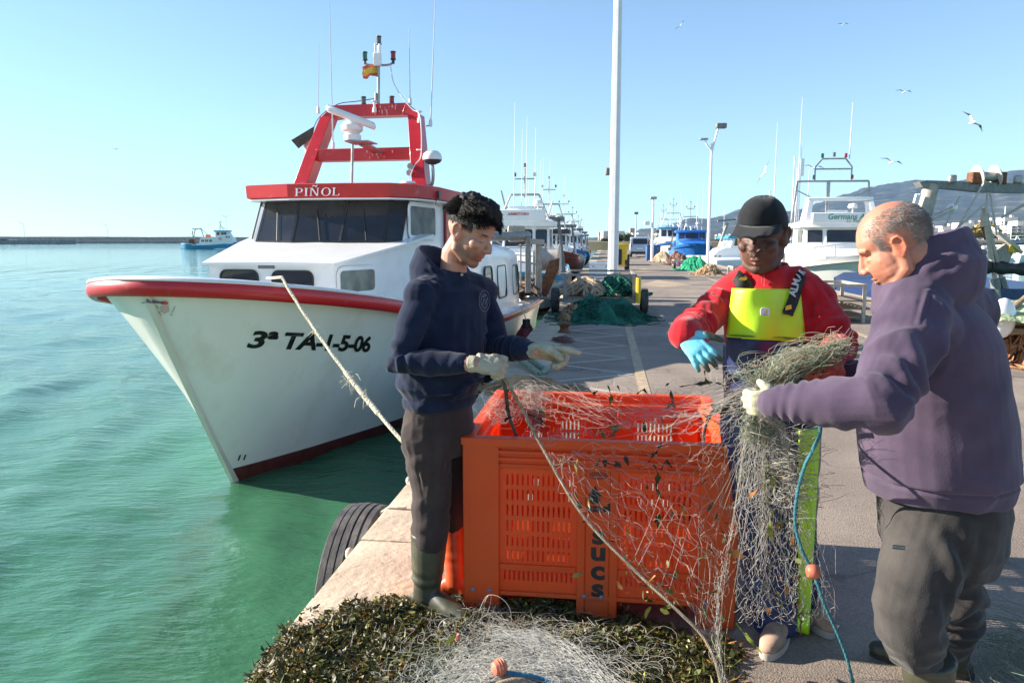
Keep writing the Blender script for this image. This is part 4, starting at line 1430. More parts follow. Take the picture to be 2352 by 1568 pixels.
M['boot_green'] = mat('dull_green_rubber_boot', (0.042, 0.043, 0.028), (0.06, 0.06, 0.038), rough=.45, scale=9, dirt=(.16, .15, .09), dscale=7, damt=.35, bump=.0006)
M['boot_orange'] = mat('orange_rubber_boot', (0.50, 0.06, 0.015), (0.6, 0.09, 0.02), rough=.4, scale=9, dirt=(.2, .05, .02), dscale=8, damt=.5)
M['sole'] = mat('dark_boot_sole', (0.02, 0.02, 0.018), (.04, .04, .035), rough=.7, scale=20)
M['skin'] = mat('skin', (0.42, 0.215, 0.145), (0.50, 0.265, 0.185), rough=.52, scale=20, attr='tint', bump=.0004, bscale=300, sss=.12)
M['skin_dark'] = mat('dark_skin', (0.075, 0.034, 0.023), (0.10, 0.046, 0.031), rough=.58, scale=20, attr='tint', bump=.0004, bscale=300)
M['glove_cream'] = mat('cream_rubber_coated_glove', (0.34, 0.33, 0.24), (0.46, 0.43, 0.31), rough=.75, scale=22, dirt=(.16, .12, .06), dscale=14, damt=.8, bump=.0012, bscale=200)
M['glove_blue'] = mat('light_blue_knit_glove', (0.12, 0.50, 0.62), (0.20, 0.60, 0.70), rough=.7, scale=20, attr='tint', bump=.0008, bscale=240)
M['hair_black'] = mat('black_hair', (0.007, 0.006, 0.005), (0.014, 0.011, 0.010), rough=.65, scale=30, spec=.25)
M['hair_grey'] = mat('cropped_grey_hair', (0.20, 0.185, 0.17), (0.34, 0.325, 0.31), rough=.55, scale=25, spec=.6, ramp=(.4, .55))
def HF(c, fwd, up=(0, 0, 1), sc=1.0):
 """head frame: x = the person's right, y = forward, z = up"""
 f = V(fwd).normalized(); u = V(up); r = f.cross(u).normalized(); u = r.cross(f)
 m = (Matrix((r, f, u)).transposed() * sc).to_4x4(); m.translation = V(c)
 return m
def add_head(b, Hm, fat=1.0, nose=1.0, jaw=1.0, cheek=1.0):
 F0 = b.F; b.F = Hm
 b.ball((0, -.012, .036), (.077, .100, .092), 24, 16)
 b.ball((0, .030, -.030), (.064 * fat, .066, .086), 20, 14)
 b.ball((0, .030, .040), (.066, .060, .055), 16, 12)
 b.ball((0, .064, -.098), (.026 * jaw, .024, .021), 12, 8)
 for s in (-1, 1):
  b.tube([(s * .056 * fat, -.005, -.035), (s * .054 * fat, .002, -.066), (s * .036 * jaw, .042, -.090), (s * .010, .066, -.098)], [.020, .023, .021, .018], 10)
  b.ball((s * .040, .060 + .004 * cheek, -.018), (.027, .022 + .004 * cheek, .022), 12, 8)
  b.ball((s * .014 * nose, .103, -.030), (.0095, .012, .009), 8, 6)
  b.ball((s * .079, -.008, .000), (.007, .018, .028), 12, 8); b.ball((s * .072, -.006, -.014), (.014, .020, .028), 12, 8)
  b.tube([(s * .080, .006, .016), (s * .085, .001, .028), (s * .089, -.014, .030), (s * .091, -.024, .014), (s * .088, -.022, -.008), (s * .083, -.010, -.024), (s * .080, .000, -.031)], [.004, .0045, .005, .005, .0045, .0045, .006], 8)
 b.tube([(0, .080, .026), (0, .095, .004), (0, .112 * nose, -.018), (0, .116 * nose, -.026), (0, .104, -.034)], [.009, .010, .0115, .012, .009], 10)
 b.tube([(-.044, .070, .026), (-.022, .084, .031), (0, .084, .027), (.022, .084, .031), (.044, .070, .026)], [.010, .0115, .010, .0115, .010], 8)
 b.tube([(-.024, .080, -.064), (-.010, .092, -.058), (0, .0935, -.059), (.010, .092, -.058), (.024, .080, -.064)], [.004, .0065, .0065, .0065, .004], 8)
 b.tube([(-.021, .080, -.068), (0, .091, -.073), (.021, .080, -.068)], [.004, .0075, .004], 8)
 b.F = F0
def head_sculpt(me, Hm, lids=.0085):
 co, no = get(me)
 inv = np.array(Hm.inverted())
 L = co @ inv[:3, :3].T + inv[:3, 3]
 def g(c, s):
  d = (L - np.array(c)) / np.array(s)
  return np.exp(-(d ** 2).sum(1))
 disp = np.zeros(len(co))
 for s in (-1, 1):
  disp -= .0105 * g((s * .031, .082, .007), (.017, .03, .013))
  disp += lids * g((s * .032, .080, .003), (.0115, .03, .0085))
  disp -= .003 * g((s * .030, .075, -.012), (.012, .03, .004))
  disp -= .004 * g((s * .080, -.006, .004), (.008, .009, .014))
 disp -= .0045 * g((0, .09, -.0655), (.020, .02, .0028))
 disp -= .002 * g((0, .09, -.048), (.004, .02, .006))
 put(me, co + no * disp[:, None])
 return L, g
def add_chain(b, pts, rad, n=16, up=(0, 0, 1), caps=True):
 pts = [V(p) for p in pts]
 b.tube(pts, rad, n, up=up)
 if caps:
  for p, r in ((pts[0], rad[0]), (pts[-1], rad[-1])):
   rr = min(r) if isinstance(r, (tuple, list)) else r
   b.ball(p, rr * .98, 12, 8)
def torso(b, rows, f, n=28):
 """rows: (centre, half breadth, half depth[, back shift]); f = facing direction"""
 f = V(f).normalized(); s = f.cross(V((0, 0, 1))).normalized()
 rings = []
 for c, rb, rd in rows:
  c = V(c)
  rings.append([c + s * (rb * math.cos(a) * (1 if abs(math.cos(a)) < .99 else 1)) + f * (rd * math.sin(a)) for a in np.linspace(0, 2 * PI, n, endpoint=False)])
 b.loft(rings)
def hood(b, c, f, back=.09, rim=.12, front=-.05, drop=.06, tilt=0, rr=.155, thick=.03):
 """fallen hood as a closed ring of cloth round the neck, high behind"""
 f = V(f).normalized(); s = f.cross(V((0, 0, 1))).normalized(); c = V(c)
 rings = []
 for k in range(28):
  a = 2 * PI * k / 28
  d = s * math.cos(a) + f * math.sin(a)
  k_b = (1 - math.sin(a)) / 2                  # 1 behind, 0 in front
  top = front + (back - front) * k_b ** .8
  R0 = .070 + .01 * k_b
  Rr_ = rim * (.62 + .55 * k_b)
  Ro = rr * (.66 + .5 * k_b)
  sec = [(R0, -.05), (R0 + .012, top - thick * 2.2), (Rr_ - .016, top - .006), (Rr_, top + .006), (Rr_ + .014, top - .006), (Ro, top - drop * .8), (Ro * .99, min(top - drop * 1.6, -.02)), (Ro * .8, -.09)]
  rings.append([c + d * r_ + V((0, 0, z)) for r_, z in sec])
 rings.append(rings[0])
 b.loft(rings, cap=False)
def hand(b, W, D, N, side=1, curl=(.5, .5, .5, .5), spread=.06, thumb=(.5, .6, .1), tl=1.0, sc=1.0, r=.0100, twist=None):
 """W wrist, D along the palm, N out of the palm; side +1: thumb on D x N side"""
 D = V(D).normalized(); N = V(N); N = (N - D * N.dot(D)).normalized(); S = D.cross(N) * side
 W = V(W)
 b.tube([W - D * .02, W + D * .01, W + D * .045 * sc, W + D * .085 * sc, W + D * .098 * sc], [(.027 * sc, .021 * sc), (.029 * sc, .020 * sc), (.040 * sc, .017 * sc), (.042 * sc, .014 * sc), (.036 * sc, .010 * sc)], 16, up=N)
 lens = (.078, .086, .080, .064)
 for i in range(4):
  o = (1.5 - i) * .0205 * sc
  base = W + D * (.088 - .004 * abs(i - 1.2)) * sc + S * o
  d = (D + S * ((1.5 - i) * spread)).normalized()
  L = lens[i] * sc
  p = base; pts = [base - D * .02, base]; c = curl[i]
  ang = c * .55
  for k, fr in enumerate((.42, .33, .25)):
   dd = (d * math.cos(ang) + N * math.sin(ang))
   p = p + dd * L * fr
   pts.append(p)
   ang += c * (1.15 if k == 0 else .8)
  b.tube(pts, [r * sc, r * 1.02 * sc, r * sc, r * .95 * sc, r * .72 * sc], 10)
  b.ball(pts[-1], r * .78 * sc, 8, 6)
 t0 = W + D * .022 * sc + S * .024 * sc
 a1, a2, a3 = thumb
 d1 = (D * math.cos(a1) + S * math.sin(a1) + N * a3).normalized()
 t1 = t0 + d1 * .045 * sc * tl
 d2 = (D * math.cos(a1 - a2) + S * math.sin(a1 - a2) + N * (a3 + .25)).normalized()
 t2 = t1 + d2 * .034 * sc * tl
 t3 = t2 + (d2 + N * .2).normalized() * .026 * sc * tl
 b.tube([t0 - d1 * .012, t0, t1, t2, t3], [.016 * sc, .0175 * sc, r * 1.35 * sc, r * 1.15 * sc, r * .85 * sc], 10)
 b.ball(t3, r * .85 * sc, 8, 6)
def boot(person, name, top, ankle, toe_dir, length, mt, rtop=.072, rank=.050, label=None, sole=True):
 """rubber boot: shaft, foot with heel and toe, separate sole"""
 top, ankle, td = V(top), V(ankle), V(toe_dir).normalized()
 g = ankle.copy(); g.z = 0
 b = MB()
 add_chain(b, [top, top.lerp(ankle, .3), top.lerp(ankle, .7), ankle + V((0, 0, .0)), g + V((0, 0, .055))], [rtop, rtop * .97, rank * 1.16, rank, rank * 1.02], 20, caps=False)
 heel = g - td * .055; toe = g + td * (length - .055 - .04)
 b.tube([heel + V((0, 0, .042)), g + V((0, 0, .055)), g + td * .07 + V((0, 0, .056)), g + td * .14 + V((0, 0, .045)), toe + V((0, 0, .038))], [(.034, .040), (.040, .054), (.043, .052), (.050, .040), (.040, .030)], 18)
 b.ball(heel + V((0, 0, .040)), (.036, .036, .036), 14, 10); b.ball(toe + V((0, 0, .036)), (.042, .042, .031), 14, 10)
 me = fuse(b, .006, 5)
 co, no = get(me)
 co = limb_folds(co, no, [top, ankle], .11, [((top - ankle).length * .85, .05, .0035, .05, 1.5)], 3.1)
 d, t, L = seg_d(co, [top, ankle])
 co = co + no * (.003 * np.exp(-((t - .012) / .008) ** 2))[:, None]
 co[:, 2] = np.maximum(co[:, 2], .012)
 put(me, co)
 me.materials.append(mt)
 o = link(name, me, person, smooth=180)
 if label: o['label'] = label
 if sole:
  b = MB()
  sd = td.cross(V((0, 0, 1)))
  outl = []
  for k in range(24):
   a = 2 * PI * k / 24
   x = math.cos(a); y = math.sin(a)
   lx = (toe - heel).length / 2 + .040
   w = .038 + .012 * (x > 0) * x
   outl.append((heel + toe) / 2 + td * (x * lx) + sd * (y * w * (1.05 - .15 * abs(x + .1))))
  b.loft([[p + V((0, 0, .002)) for p in outl], [p * 1.0 + V((0, 0, .026)) for p in outl]])
  b.build('sole', M['sole'], o, smooth=40)
 return o
def core_body(b, neck, chest, pelvis, arms, legs, r=.05):
 """slim body inside the clothes, one piece with head, arms and legs"""
 add_chain(b, [neck, chest, pelvis], [.055, .10, .09], 14)
 for a in arms:
  add_chain(b, [chest + (V(a[0]) - chest) * .3] + list(a), [.06] + list(np.linspace(.048, .028, len(a))), 10)
 for l in legs:
  add_chain(b, [pelvis] + list(l), [.08] + list(np.linspace(.066, .036, len(l))), 10)
def strands_hair(person, name, Hm, count, region, dirf, length, r, mt, seed=1, seg=6, radii=(.077, .100, .092), centre=(0, -.012, .036), lift=.0):
 r_ = np.random.default_rng(seed)
 C = []
 tries = 0
 while len(C) < count and tries < count * 20:
  tries += 1
  d = r_.normal(size=3); d /= np.linalg.norm(d)
  if not region(d, r_): continue
  p = np.array(centre) + d * np.array(radii) * (1 + lift)
  dv = np.array(dirf(d, r_)); L = length(d, r_)
  v = d * .55 + dv; v /= np.linalg.norm(v)
  pts = [p.copy()]
  ph = r_.random() * 6.28; am = .25
  for k in range(seg - 1):
   t = (k + 1) / (seg - 1)
   w = np.array([math.sin(ph + t * 5), math.cos(ph * 1.7 + t * 4), math.sin(ph * .6 + t * 6)]) * am * t
   vv = d * (.55 - t * .9) + dv * (1 + .5 * t) + w
   vv /= np.linalg.norm(vv)
   p = p + vv * L / (seg - 1)
   q_ = (p - np.array(centre)) / (np.array(radii) * (1.02 + lift)); m_ = np.linalg.norm(q_)
   if m_ < 1: p = np.array(centre) + (p - np.array(centre)) / m_
   pts.append(p.copy())
  C.append(pts)
 C = np.array(C)
 Hn = np.array(Hm)
 C = C @ Hn[:3, :3].T + Hn[:3, 3]
 rad = np.linspace(1, .25, seg)[None, :] * r * np.random.default_rng(2).uniform(.7, 1.3, (len(C), 1))
 v_, f_ = strands(C, rad, 3)
 me = np_mesh(name, v_, f_, mt)
 return link(name, me, person, smooth=180)
from mathutils.bvhtree import BVHTree
class Caster:
 def __init__(s, objs):
  vs = []; fs = []
  for o in objs:
   b0 = len(vs); W_ = wm(o)
   vs += [W_ @ v.co for v in o.data.vertices]
   fs += [tuple(i + b0 for i in p.vertices) for p in o.data.polygons]
  s.t = BVHTree.FromPolygons(vs, fs)
 def __call__(s, u, v, off=.004, dflt=None):
  h = s.t.ray_cast(V((0, 0, CAM_H)), V(ray(u, v)).normalized())
  if h[0] is None:
   return at(u, v, dflt) if dflt else None
  d = (h[0] - V((0, 0, CAM_H)))
  return h[0] - d.normalized() * off
# ================================================================== first man: navy hooded sweatshirt
def man_navy():
 Y0 = 3.10
 pe = empty('person', onz(1010, 1400, 0), 0, 'young man with dark hair in a navy hooded sweatshirt pulling a rope from the net', 'person')
 f = V((.83, -.56, 0)).normalized(); lf = V((-f.y, f.x, 0))        # lf = his left
 pelvis = at(1008, 985, 3.12); chest = at(1035, 745, 3.14); neckb = at(1040, 640, 3.14)
 Hm = HF(at(1080, 537, 3.10), (.78, -.52, -.42), (.35, -.1, 1), 1.04)
 rs = at(967, 680, 3.00); ls = at(1108, 672, 3.30)
 re = at(925, 832, 2.92); rw = at(1062, 835, 2.84)
 le = at(1140, 795, 3.22); lw = at(1222, 805, 3.02)
 rh, lh = pelvis - lf * .085, pelvis + lf * .085
 rk = at(992, 1130, 3.07); ra = at(982, 1345, 3.06)
 lk = at(1036, 1130, 3.24); la = onz(1048, 1372, 0) + V((0, .02, .1))
 b = MB()
 add_head(b, Hm)
 add_chain(b, [Hm @ V((0, -.018, -.04)), Hm @ V((0, -.035, -.10)), neckb], [.056, .054, .060], 16)
 core_body(b, neckb, chest, pelvis, ([rs, re, rw, rw + (rw - re).normalized() * .05], [ls, le, lw, lw + (lw - le).normalized() * .03]), ([rh, rk, ra], [lh, lk, la]))
 me = fuse(b, .0034, 3)
 L, g = head_sculpt(me, Hm)
 col = np.ones((len(L), 3))
 def paint(w, c):
  nonlocal col
  w = np.clip(w, 0, 1)[:, None]
  col = col * (1 - w) + np.array(c) * w
 x, y, z = L.T
 n_ = nz(L, 60, 3.0)
 face = (np.abs(z) < .2)
 beard = face & (z < -.020) & (z > -.125) & (y > -.012)
 w = beard * np.clip((-.024 - z) / .035, 0, 1) * np.clip((y + .012) / .03, 0, 1) * (.60 + .15 * n_)
 paint(w, (.26, .21, .19))
 side = face & (z > -.03) & ((y < .045) | (z > .075)) & (np.abs(x) > .0) & (z > .012)
 paint(side * np.clip((z - .005) / .02, 0, 1) * (np.abs(x) < .083), (.06, .05, .05))
 for s in (-1, 1):
  paint(1.3 * g((s * .033, .088, .027), (.016, .03, .0038)), (.04, .03, .03))
  paint(.9 * g((s * .033, .085, -.003), (.012, .03, .0022)), (.06, .04, .04))
  paint(.5 * g((s * .085, -.01, .0), (.02, .03, .035)), (1.15, .72, .62))
 paint(1.1 * g((0, .095, -.064), (.020, .02, .0075)), (1.0, .52, .50))
 paint(.4 * g((0, .115, -.025), (.014, .014, .012)), (1.12, .8, .75))
 tint(me, col)
 me.materials.append(M['skin'])
 link('body', me, pe, smooth=180)
 b = MB(Hm)
 b.ball((0, -.014, .056), (.080, .102, .094), 24, 14); b.ball((0, .030, .100), (.066, .066, .056), 18, 10); b.ball((0, -.03, .104), (.068, .074, .055), 18, 10)
 b.ball((0, .066, .080), (.052, .034, .038), 14, 10); b.ball((.01, .080, .062), (.034, .016, .020), 12, 8)
 mh = fuse(b, .005, 3)
 co, no = get(mh)
 inv = np.array(Hm.inverted()); Lh = co @ inv[:3, :3].T + inv[:3, 3]
 low = np.clip((.045 - .05 * np.clip(-Lh[:, 1] * 14 - .1, 0, 1) - Lh[:, 2] + np.clip(Lh[:, 1], 0, .1) * .35) / .02, 0, 1)
 co = co - no * (low * .022)[:, None] + no * (nz(Lh, 38, 1.0, 2) * .012 * (1 - low))[:, None]
 put(mh, co); mh.materials.append(M['hair_black'])
 hr = link('hair', mh, pe, smooth=180)
 strands_hair(hr, 'hair_tufts', Hm, 3000, lambda d, r_: d[2] > .22 - .1 * r_.random() and not (d[1] > .80 and d[2] < .45), lambda d, r_: (1.0 * d[0] + .5 * math.sin(d[1] * 9 + d[0] * 7) + r_.normal() * .2, 1.5 + .5 * math.sin(d[0] * 11 + d[1] * 5) + r_.normal() * .2 - 2.4 * (d[1] < -.25), .25 * math.sin(d[0] * 14) - .9 * (d[1] > .5) - .6 * (d[1] < -.25)),
      lambda d, r_: .026 + .024 * max(0, d[2]) * r_.random(), .0016, M['hair_black'], 4, lift=.15)
 strands_hair(hr, 'cropped_sides', Hm, 1600, lambda d, r_: -.1 < d[2] < .4 and d[1] < .35, lambda d, r_: (r_.normal() * .2, -.3, -.8), lambda d, r_: .010, .0011, M['hair_black'], 5, seg=3)
 b = MB()
 hem = at(1010, 925, 3.12)
 rows = [(hem + V((0, 0, -.012)), .168, .138), (hem + V((0, 0, .005)), .176, .144), (hem + V((0, 0, .05)), .180, .148), (at(1008, 880, 3.12), .202, .168), (at(1016, 820, 3.12), .198, .165), (at(1026, 750, 3.13), .196, .155), (at(1032, 700, 3.14), .190, .140), (at(1036, 665, 3.14), .165, .115), (at(1038, 648, 3.14), .11, .085)]
 torso(b, rows, f)
 add_chain(b, [neckb + V((0, 0, -.03)), rs + V((0, 0, .0))], [.085, .074], 16)
 add_chain(b, [neckb + V((0, 0, -.03)), ls + V((0, 0, .0))], [.085, .074], 16)
 add_chain(b, [chest + (rs - chest) * .4, rs, rs.lerp(re, .5), re, re.lerp(rw, .45), re.lerp(rw, .80), rw + (re - rw).normalized() * .035, rw], [.08, .078, .068, .066, .058, .050, .042, .041], 18)
 add_chain(b, [chest + (ls - chest) * .4, ls, ls.lerp(le, .5), le, le.lerp(lw, .45), le.lerp(lw, .80), lw + (le - lw).normalized() * .03, lw], [.08, .076, .066, .062, .056, .050, .042, .041], 18)
 hood(b, at(1032, 628, 3.14), f, back=.115, rim=.115, front=-.055, drop=.085, rr=.150)
 b.tube(catmull([at(1012, 900, 3.12) + f * .15 - lf * .12, at(1012, 868, 3.12) + f * .175 - lf * .03, at(1012, 868, 3.12) + f * .175 + lf * .06], 4), .012, 8)
 me = fuse(b, .0052, 5)
 co, no = get(me)
 co = limb_folds(co, no, [rs, re, rw], .12, [(.15, .10, .005, .11, 2.4), (.27, .07, .009, .055, 2.2), (.42, .07, .0035, .07, 2.8), (.50, .04, .0035, .045, 1.5)], 1.3)
 co = limb_folds(co, no, [ls, le, lw], .12, [(.12, .1, .004, .08, 2.0), (.24, .07, .009, .042, 1.6), (.40, .09, .006, .045, 2)], 4.3)
 A = lambda u, v, Y: at(u, v, Y)
 co = crease(co, no, [([A(935, 880, 2.97), A(985, 900, 2.95), A(1040, 895, 2.96)], .014, .012), ([A(955, 780, 2.97), A(985, 850, 2.95), A(1000, 880, 2.95)], .016, .010), ([A(985, 700, 2.98), A(975, 790, 2.96), A(960, 850, 2.95)], .016, .012),
        ([A(1040, 700, 2.98), A(1030, 780, 2.97), A(1045, 860, 2.96)], .020, .008), ([A(1080, 700, 3.0), A(1075, 800, 2.98), A(1090, 880, 3.0)], .018, .007), ([A(1100, 900, 3.05), A(1060, 905, 2.97), A(1010, 900, 2.95)], .012, .009),
        ([A(972, 640, 3.02), A(1010, 655, 2.98), A(1050, 652, 2.98)], .010, .008), ([A(985, 610, 3.05), A(1020, 640, 3.0)], .010, .008)])
 co, no2 = co, no
 co = wrinkle(co + no * (nz(co, 6, 2.0, 2) * .006)[:, None], no, 8, 3.0, .008)
 hz = hem.z + .035
 co = co - no * (.006 * np.exp(-((co[:, 2] - hz) / .008) ** 2) * (np.linalg.norm(co[:, :2] - np.array(hem[:2]), axis=1) < .25))[:, None]
 put(me, co)
 me.materials.append(M['cloth_navy'])
 hd = link('hooded_sweatshirt', me, pe, smooth=180)
 c0 = at(1117, 690, 3.0)
 co, no = get(me)
 pc = None
 inv = np.array(wm(pe))
 wco = co @ inv[:3, :3].T + inv[:3, 3]
 def surf(u, v, off=.003):
  """nearest surface point under a picture point"""
  r0 = np.array([0, 0, CAM_H]); rd = np.array(ray(u, v)); rd = rd / np.linalg.norm(rd)
  rel = wco - r0; t = rel @ rd; dd = np.linalg.norm(rel - t[:, None] * rd, axis=1)
  m_ = dd < .012
  if not m_.any():
   m_ = dd < dd.min() + .01
  i = np.where(m_)[0][np.argmin(t[m_])]
  return V(r0 + rd * (t[i] - off))
 pm = mat('pale_chest_print', (.16, .18, .22), (.22, .24, .3), rough=.8)
 b = MB()
 for rr_, n_ in ((24, 26), (16, 20)):
  pts = [surf(1113 + rr_ * .52 * math.cos(a), 691 + rr_ * math.sin(a)) for a in np.linspace(0, 2 * PI, n_, endpoint=False)]
  b.tube(pts, .0011, 4, closed=True)
 b.tube([surf(1108, 700), surf(1112, 686), surf(1117, 694), surf(1114, 700), surf(1120, 684)], .0016, 4)
 b.tube([surf(1109, 682), surf(1116, 678)], .002, 4)
 b.build('chest_print', pm, hd)
 b = MB()
 p = surf(1061, 600 + 31)
 b.lathe([(.006, 0), (.006, .002), (.003, .003)], p, 10, Matrix.Rotation(PI / 2, 3, 'X'))
 b.build('eyelet', M['steel'], hd)
 b = MB()
 torso(b, [(at(1008, 900, 3.12), .150, .122), (at(1008, 960, 3.12), .168, .138), (at(1006, 1010, 3.12), .172, .140), (at(1004, 1040, 3.12), .165, .13)], f)
 add_chain(b, [rh, rh.lerp(rk, .5), rk, rk.lerp(ra, .42), rk.lerp(ra, .55)], [.108, .098, .086, .084, .074], 20)
 add_chain(b, [lh, lh.lerp(lk, .5), lk, lk.lerp(la, .30), lk.lerp(la, .42)], [.104, .092, .076, .068, .060], 20)
 me = fuse(b, .0055, 4)
 co, no = get(me)
 co = limb_folds(co, no, [rh, rk, ra], .15, [(.10, .10, .004, .12, 2.6), (.40, .12, .0035, .10, 2.6), (.60, .06, .007, .055, 2.2)], 6.1)
 co = crease(co, no, [([at(960, 960, 2.98), at(968, 1060, 2.97), at(972, 1200, 2.97)], .008, .006), ([at(1010, 955, 2.97), at(1016, 1050, 2.97), at(1010, 1180, 2.97)], .018, .008), ([at(945, 985, 3.0), at(985, 1020, 2.97)], .012, .008)])
 co = wrinkle(co + no * (nz(co, 8, 5.0, 2) * .005)[:, None], no, 9, 6.0, .006)
 put(me, co); me.materials.append(M['cloth_brown'])
 link('trousers', me, pe, smooth=180)
 boot(pe, 'boot', at(986, 1222, 3.07), V((ra.x - .002, ra.y, .11)), (.80, -.60, 0), .30, M['boot_green'], rtop=.079, rank=.060, label='dull green rubber boot')
 boot(pe, 'boot', at(1040, 1150, 3.24), V((la.x, la.y, .11)), (.9, -.2, 0), .29, M['boot_orange'], rtop=.066, rank=.048, label='orange rubber boot')
 b = MB()
 d = (rw - re).normalized()
 hand(b, rw + d * .045, (1, .0, -.05), (.1, .75, -.55), side=1, curl=(1.15, 1.25, 1.3, 1.35), thumb=(.25, .2, .75), sc=1.12, r=.0122)
 add_chain(b, [rw + d * .030, rw + d * .06], [.034, .032], 14, caps=False)
 me = fuse(b, .0033, 2)
 co, no = get(me); co = co + no * (nz(co, 40, 1.0, 2) * .0025)[:, None]; put(me, co)
 me.materials.append(M['glove_cream']); link('glove', me, pe, smooth=180)
 b = MB()
 d = (lw - le).normalized()
 hand(b, lw + d * .02, (1, -.2, -.10), (.1, -.75, -.65), side=-1, curl=(.12, 1.0, 1.2, 1.3), thumb=(.45, .3, .5), sc=1.15, r=.0125, spread=.05)
 add_chain(b, [lw + d * .005, lw + d * .04], [.036, .033], 14, caps=False)
 me = fuse(b, .0033, 2)
 co, no = get(me); co = co + no * (nz(co, 40, 4.0, 2) * .0025)[:, None]; put(me, co)
 me.materials.append(M['glove_cream']); link('glove', me, pe, smooth=180)
man_navy()
# ================================================================== second man: black cap, red fleece, yellow bib trousers
def man_bib():
 pe = empty('person', onz(1790, 1470, 0), 0, 'man in black cap, red fleece and fluorescent yellow and navy bib trousers', 'person')
 f = V((-.22, -.97, 0)).normalized(); lf = V((-f.y, f.x, 0))
 if lf.x < 0: lf = -lf
 pelvis = at(1768, 965, 2.92); chest = at(1768, 740, 2.93); neckb = at(1768, 640, 2.95)
 Hm = HF(at(1750, 543, 2.88), (-.50, -.82, -.26), (-.10, -.20, 1), 1.10)
 rs = at(1662, 690, 2.98); ls = at(1880, 690, 2.90)
 re = at(1592, 757, 2.80); rw = at(1571, 768, 2.60)
 le = at(1930, 800, 2.78); lw = at(1908, 822, 2.54)
 rh, lh = pelvis - lf * .085, pelvis + lf * .085
 rk = at(1745, 1190, 2.88); ra = at(1782, 1448, 2.85)
 lk = at(1815, 1190, 2.90); la = at(1846, 1425, 3.02)
 b = MB()
 add_head(b, Hm, nose=1.15, jaw=1.05)
 add_chain(b, [Hm @ V((0, -.018, -.04)), Hm @ V((0, -.035, -.10)), neckb], [.058, .057, .064], 16)
 core_body(b, neckb, chest, pelvis, ([rs, re, re.lerp(rw, .85)], [ls, le, le.lerp(lw, .85)]), ([rh, rk, ra], [lh, lk, la]))
 me = fuse(b, .0034, 3)
 L, g = head_sculpt(me, Hm, .0075)
 col = np.ones((len(L), 3)) * 1.25
 def paint(w, c):
  nonlocal col
  w = np.clip(w, 0, 1)[:, None]
  col = col * (1 - w) + np.array(c) * w
 for s in (-1, 1):
  paint(.6 * g((s * .033, .088, .027), (.016, .03, .004)), (.3, .3, .3))
  paint(.9 * g((s * .033, .085, -.004), (.012, .03, .0022)), (.25, .25, .25))
  paint(.6 * g((s * .033, .085, .004), (.014, .03, .006)), (1.35, 1.3, 1.25))
 paint(1.0 * g((0, .095, -.071), (.020, .02, .006)), (2.6, 2.1, 2.2))
 paint(.7 * g((0, .095, -.058), (.020, .02, .004)), (1.3, .95, 1.0))
 paint(.35 * g((0, .118, -.018), (.012, .012, .02)), (1.6, 1.5, 1.4))
 x, y, z = L.T
 paint(.8 * g((0, .07, -.105), (.022, .03, .02)), (.25, .25, .25))
 paint((z > .03) * (z < .16) * (y < .03) * (np.abs(z) < .2), (.35, .35, .35))
 tint(me, col); me.materials.append(M['skin_dark'])
 link('body', me, pe, smooth=180)
 capm = mat('black_cap_cotton', (.008, .009, .011), (.014, .015, .018), rough=.9, scale=20, bump=.0008, bscale=250, sheen=.1, spec=.2)
 b = MB(Hm)
 n = 36; rings = []
 for k in range(11):
  t = k / 10
  rr_ = math.cos(t * PI / 2) ** .62
  ring = []
  for j in range(n):
   a = 2 * PI * j / n
   seam = 1 - .018 * (abs(math.sin(a * 3)) < .12)
   yy = math.sin(a); zz = .028 + .028 * max(0, yy) * (1 - t) + .102 * math.sin(t * PI / 2)
   ring.append((math.cos(a) * .0845 * rr_ * seam, (.105 * rr_ * seam) * yy - .010, zz + .012 * (1 - rr_) - .016 * (yy < 0) * (-yy) * (1 - t)))
  rings.append(ring)
 b.loft(rings, cap=False)
 b._add([(0, -.01, .143)], [])
 me = b.mesh('cap_crown', capm)
 co, no = get(me); co = co + no * (nz(co, 22, 3, 2) * .004)[:, None]; put(me, co)
 cr = link('cap', me, pe, smooth=50)
 md = cr.modifiers.new('thick', 'SOLIDIFY'); md.thickness = .003; md.offset = -1
 b = MB(Hm)
 top = []; bot_ = []
 nu_, nv_ = 15, 7
 vs = []; fs = []
 for i in range(nu_):
  a = R(205 + 130 * i / (nu_ - 1)) + PI
  cx, cy = math.cos(a), math.sin(a)
  for j in range(nv_):
   t = j / (nv_ - 1)
   ext = .098 * math.sin(PI * (i + .35) / (nu_ - .3)) ** .55
   px_ = cx * (.0845) + cx * .10 * ext * t
   py_ = cy * .105 - .010 + ext * t
   pz = .060 - .34 * px_ ** 2 / .09 * .6 * (.3 + t) - .13 * ext * t + .004 * math.sin(i * 2.2) * t
   vs.append((px_, py_, pz))
 for i in range(nu_ - 1):
  for j in range(nv_ - 1):
   a = i * nv_ + j; fs.append((a, a + 1, a + nv_ + 1, a + nv_))
 b._add(vs, fs)
 pk = b.build('peak', capm, cr, smooth=60)
 md = pk.modifiers.new('thick', 'SOLIDIFY'); md.thickness = .004
 b = MB(Hm)
 b.ball((0, -.010, .133), (.007, .007, .004), 8, 6)
 b.build('button', capm, cr)
 b = MB()
 rows = [(at(1768, 900, 2.92), .168, .128), (at(1768, 840, 2.92), .172, .130), (at(1768, 760, 2.93), .178, .130), (at(1768, 705, 2.94), .180, .122), (at(1768, 670, 2.95), .160, .105), (at(1768, 650, 2.95), .105, .080)]
 torso(b, rows, f)
 add_chain(b, [neckb + V((0, 0, -.035)), rs.lerp(neckb, .5) + V((0, 0, .022)), rs], [.075, .078, .074], 16); add_chain(b, [neckb + V((0, 0, -.035)), ls.lerp(neckb, .5) + V((0, 0, .022)), ls], [.075, .078, .074], 16)
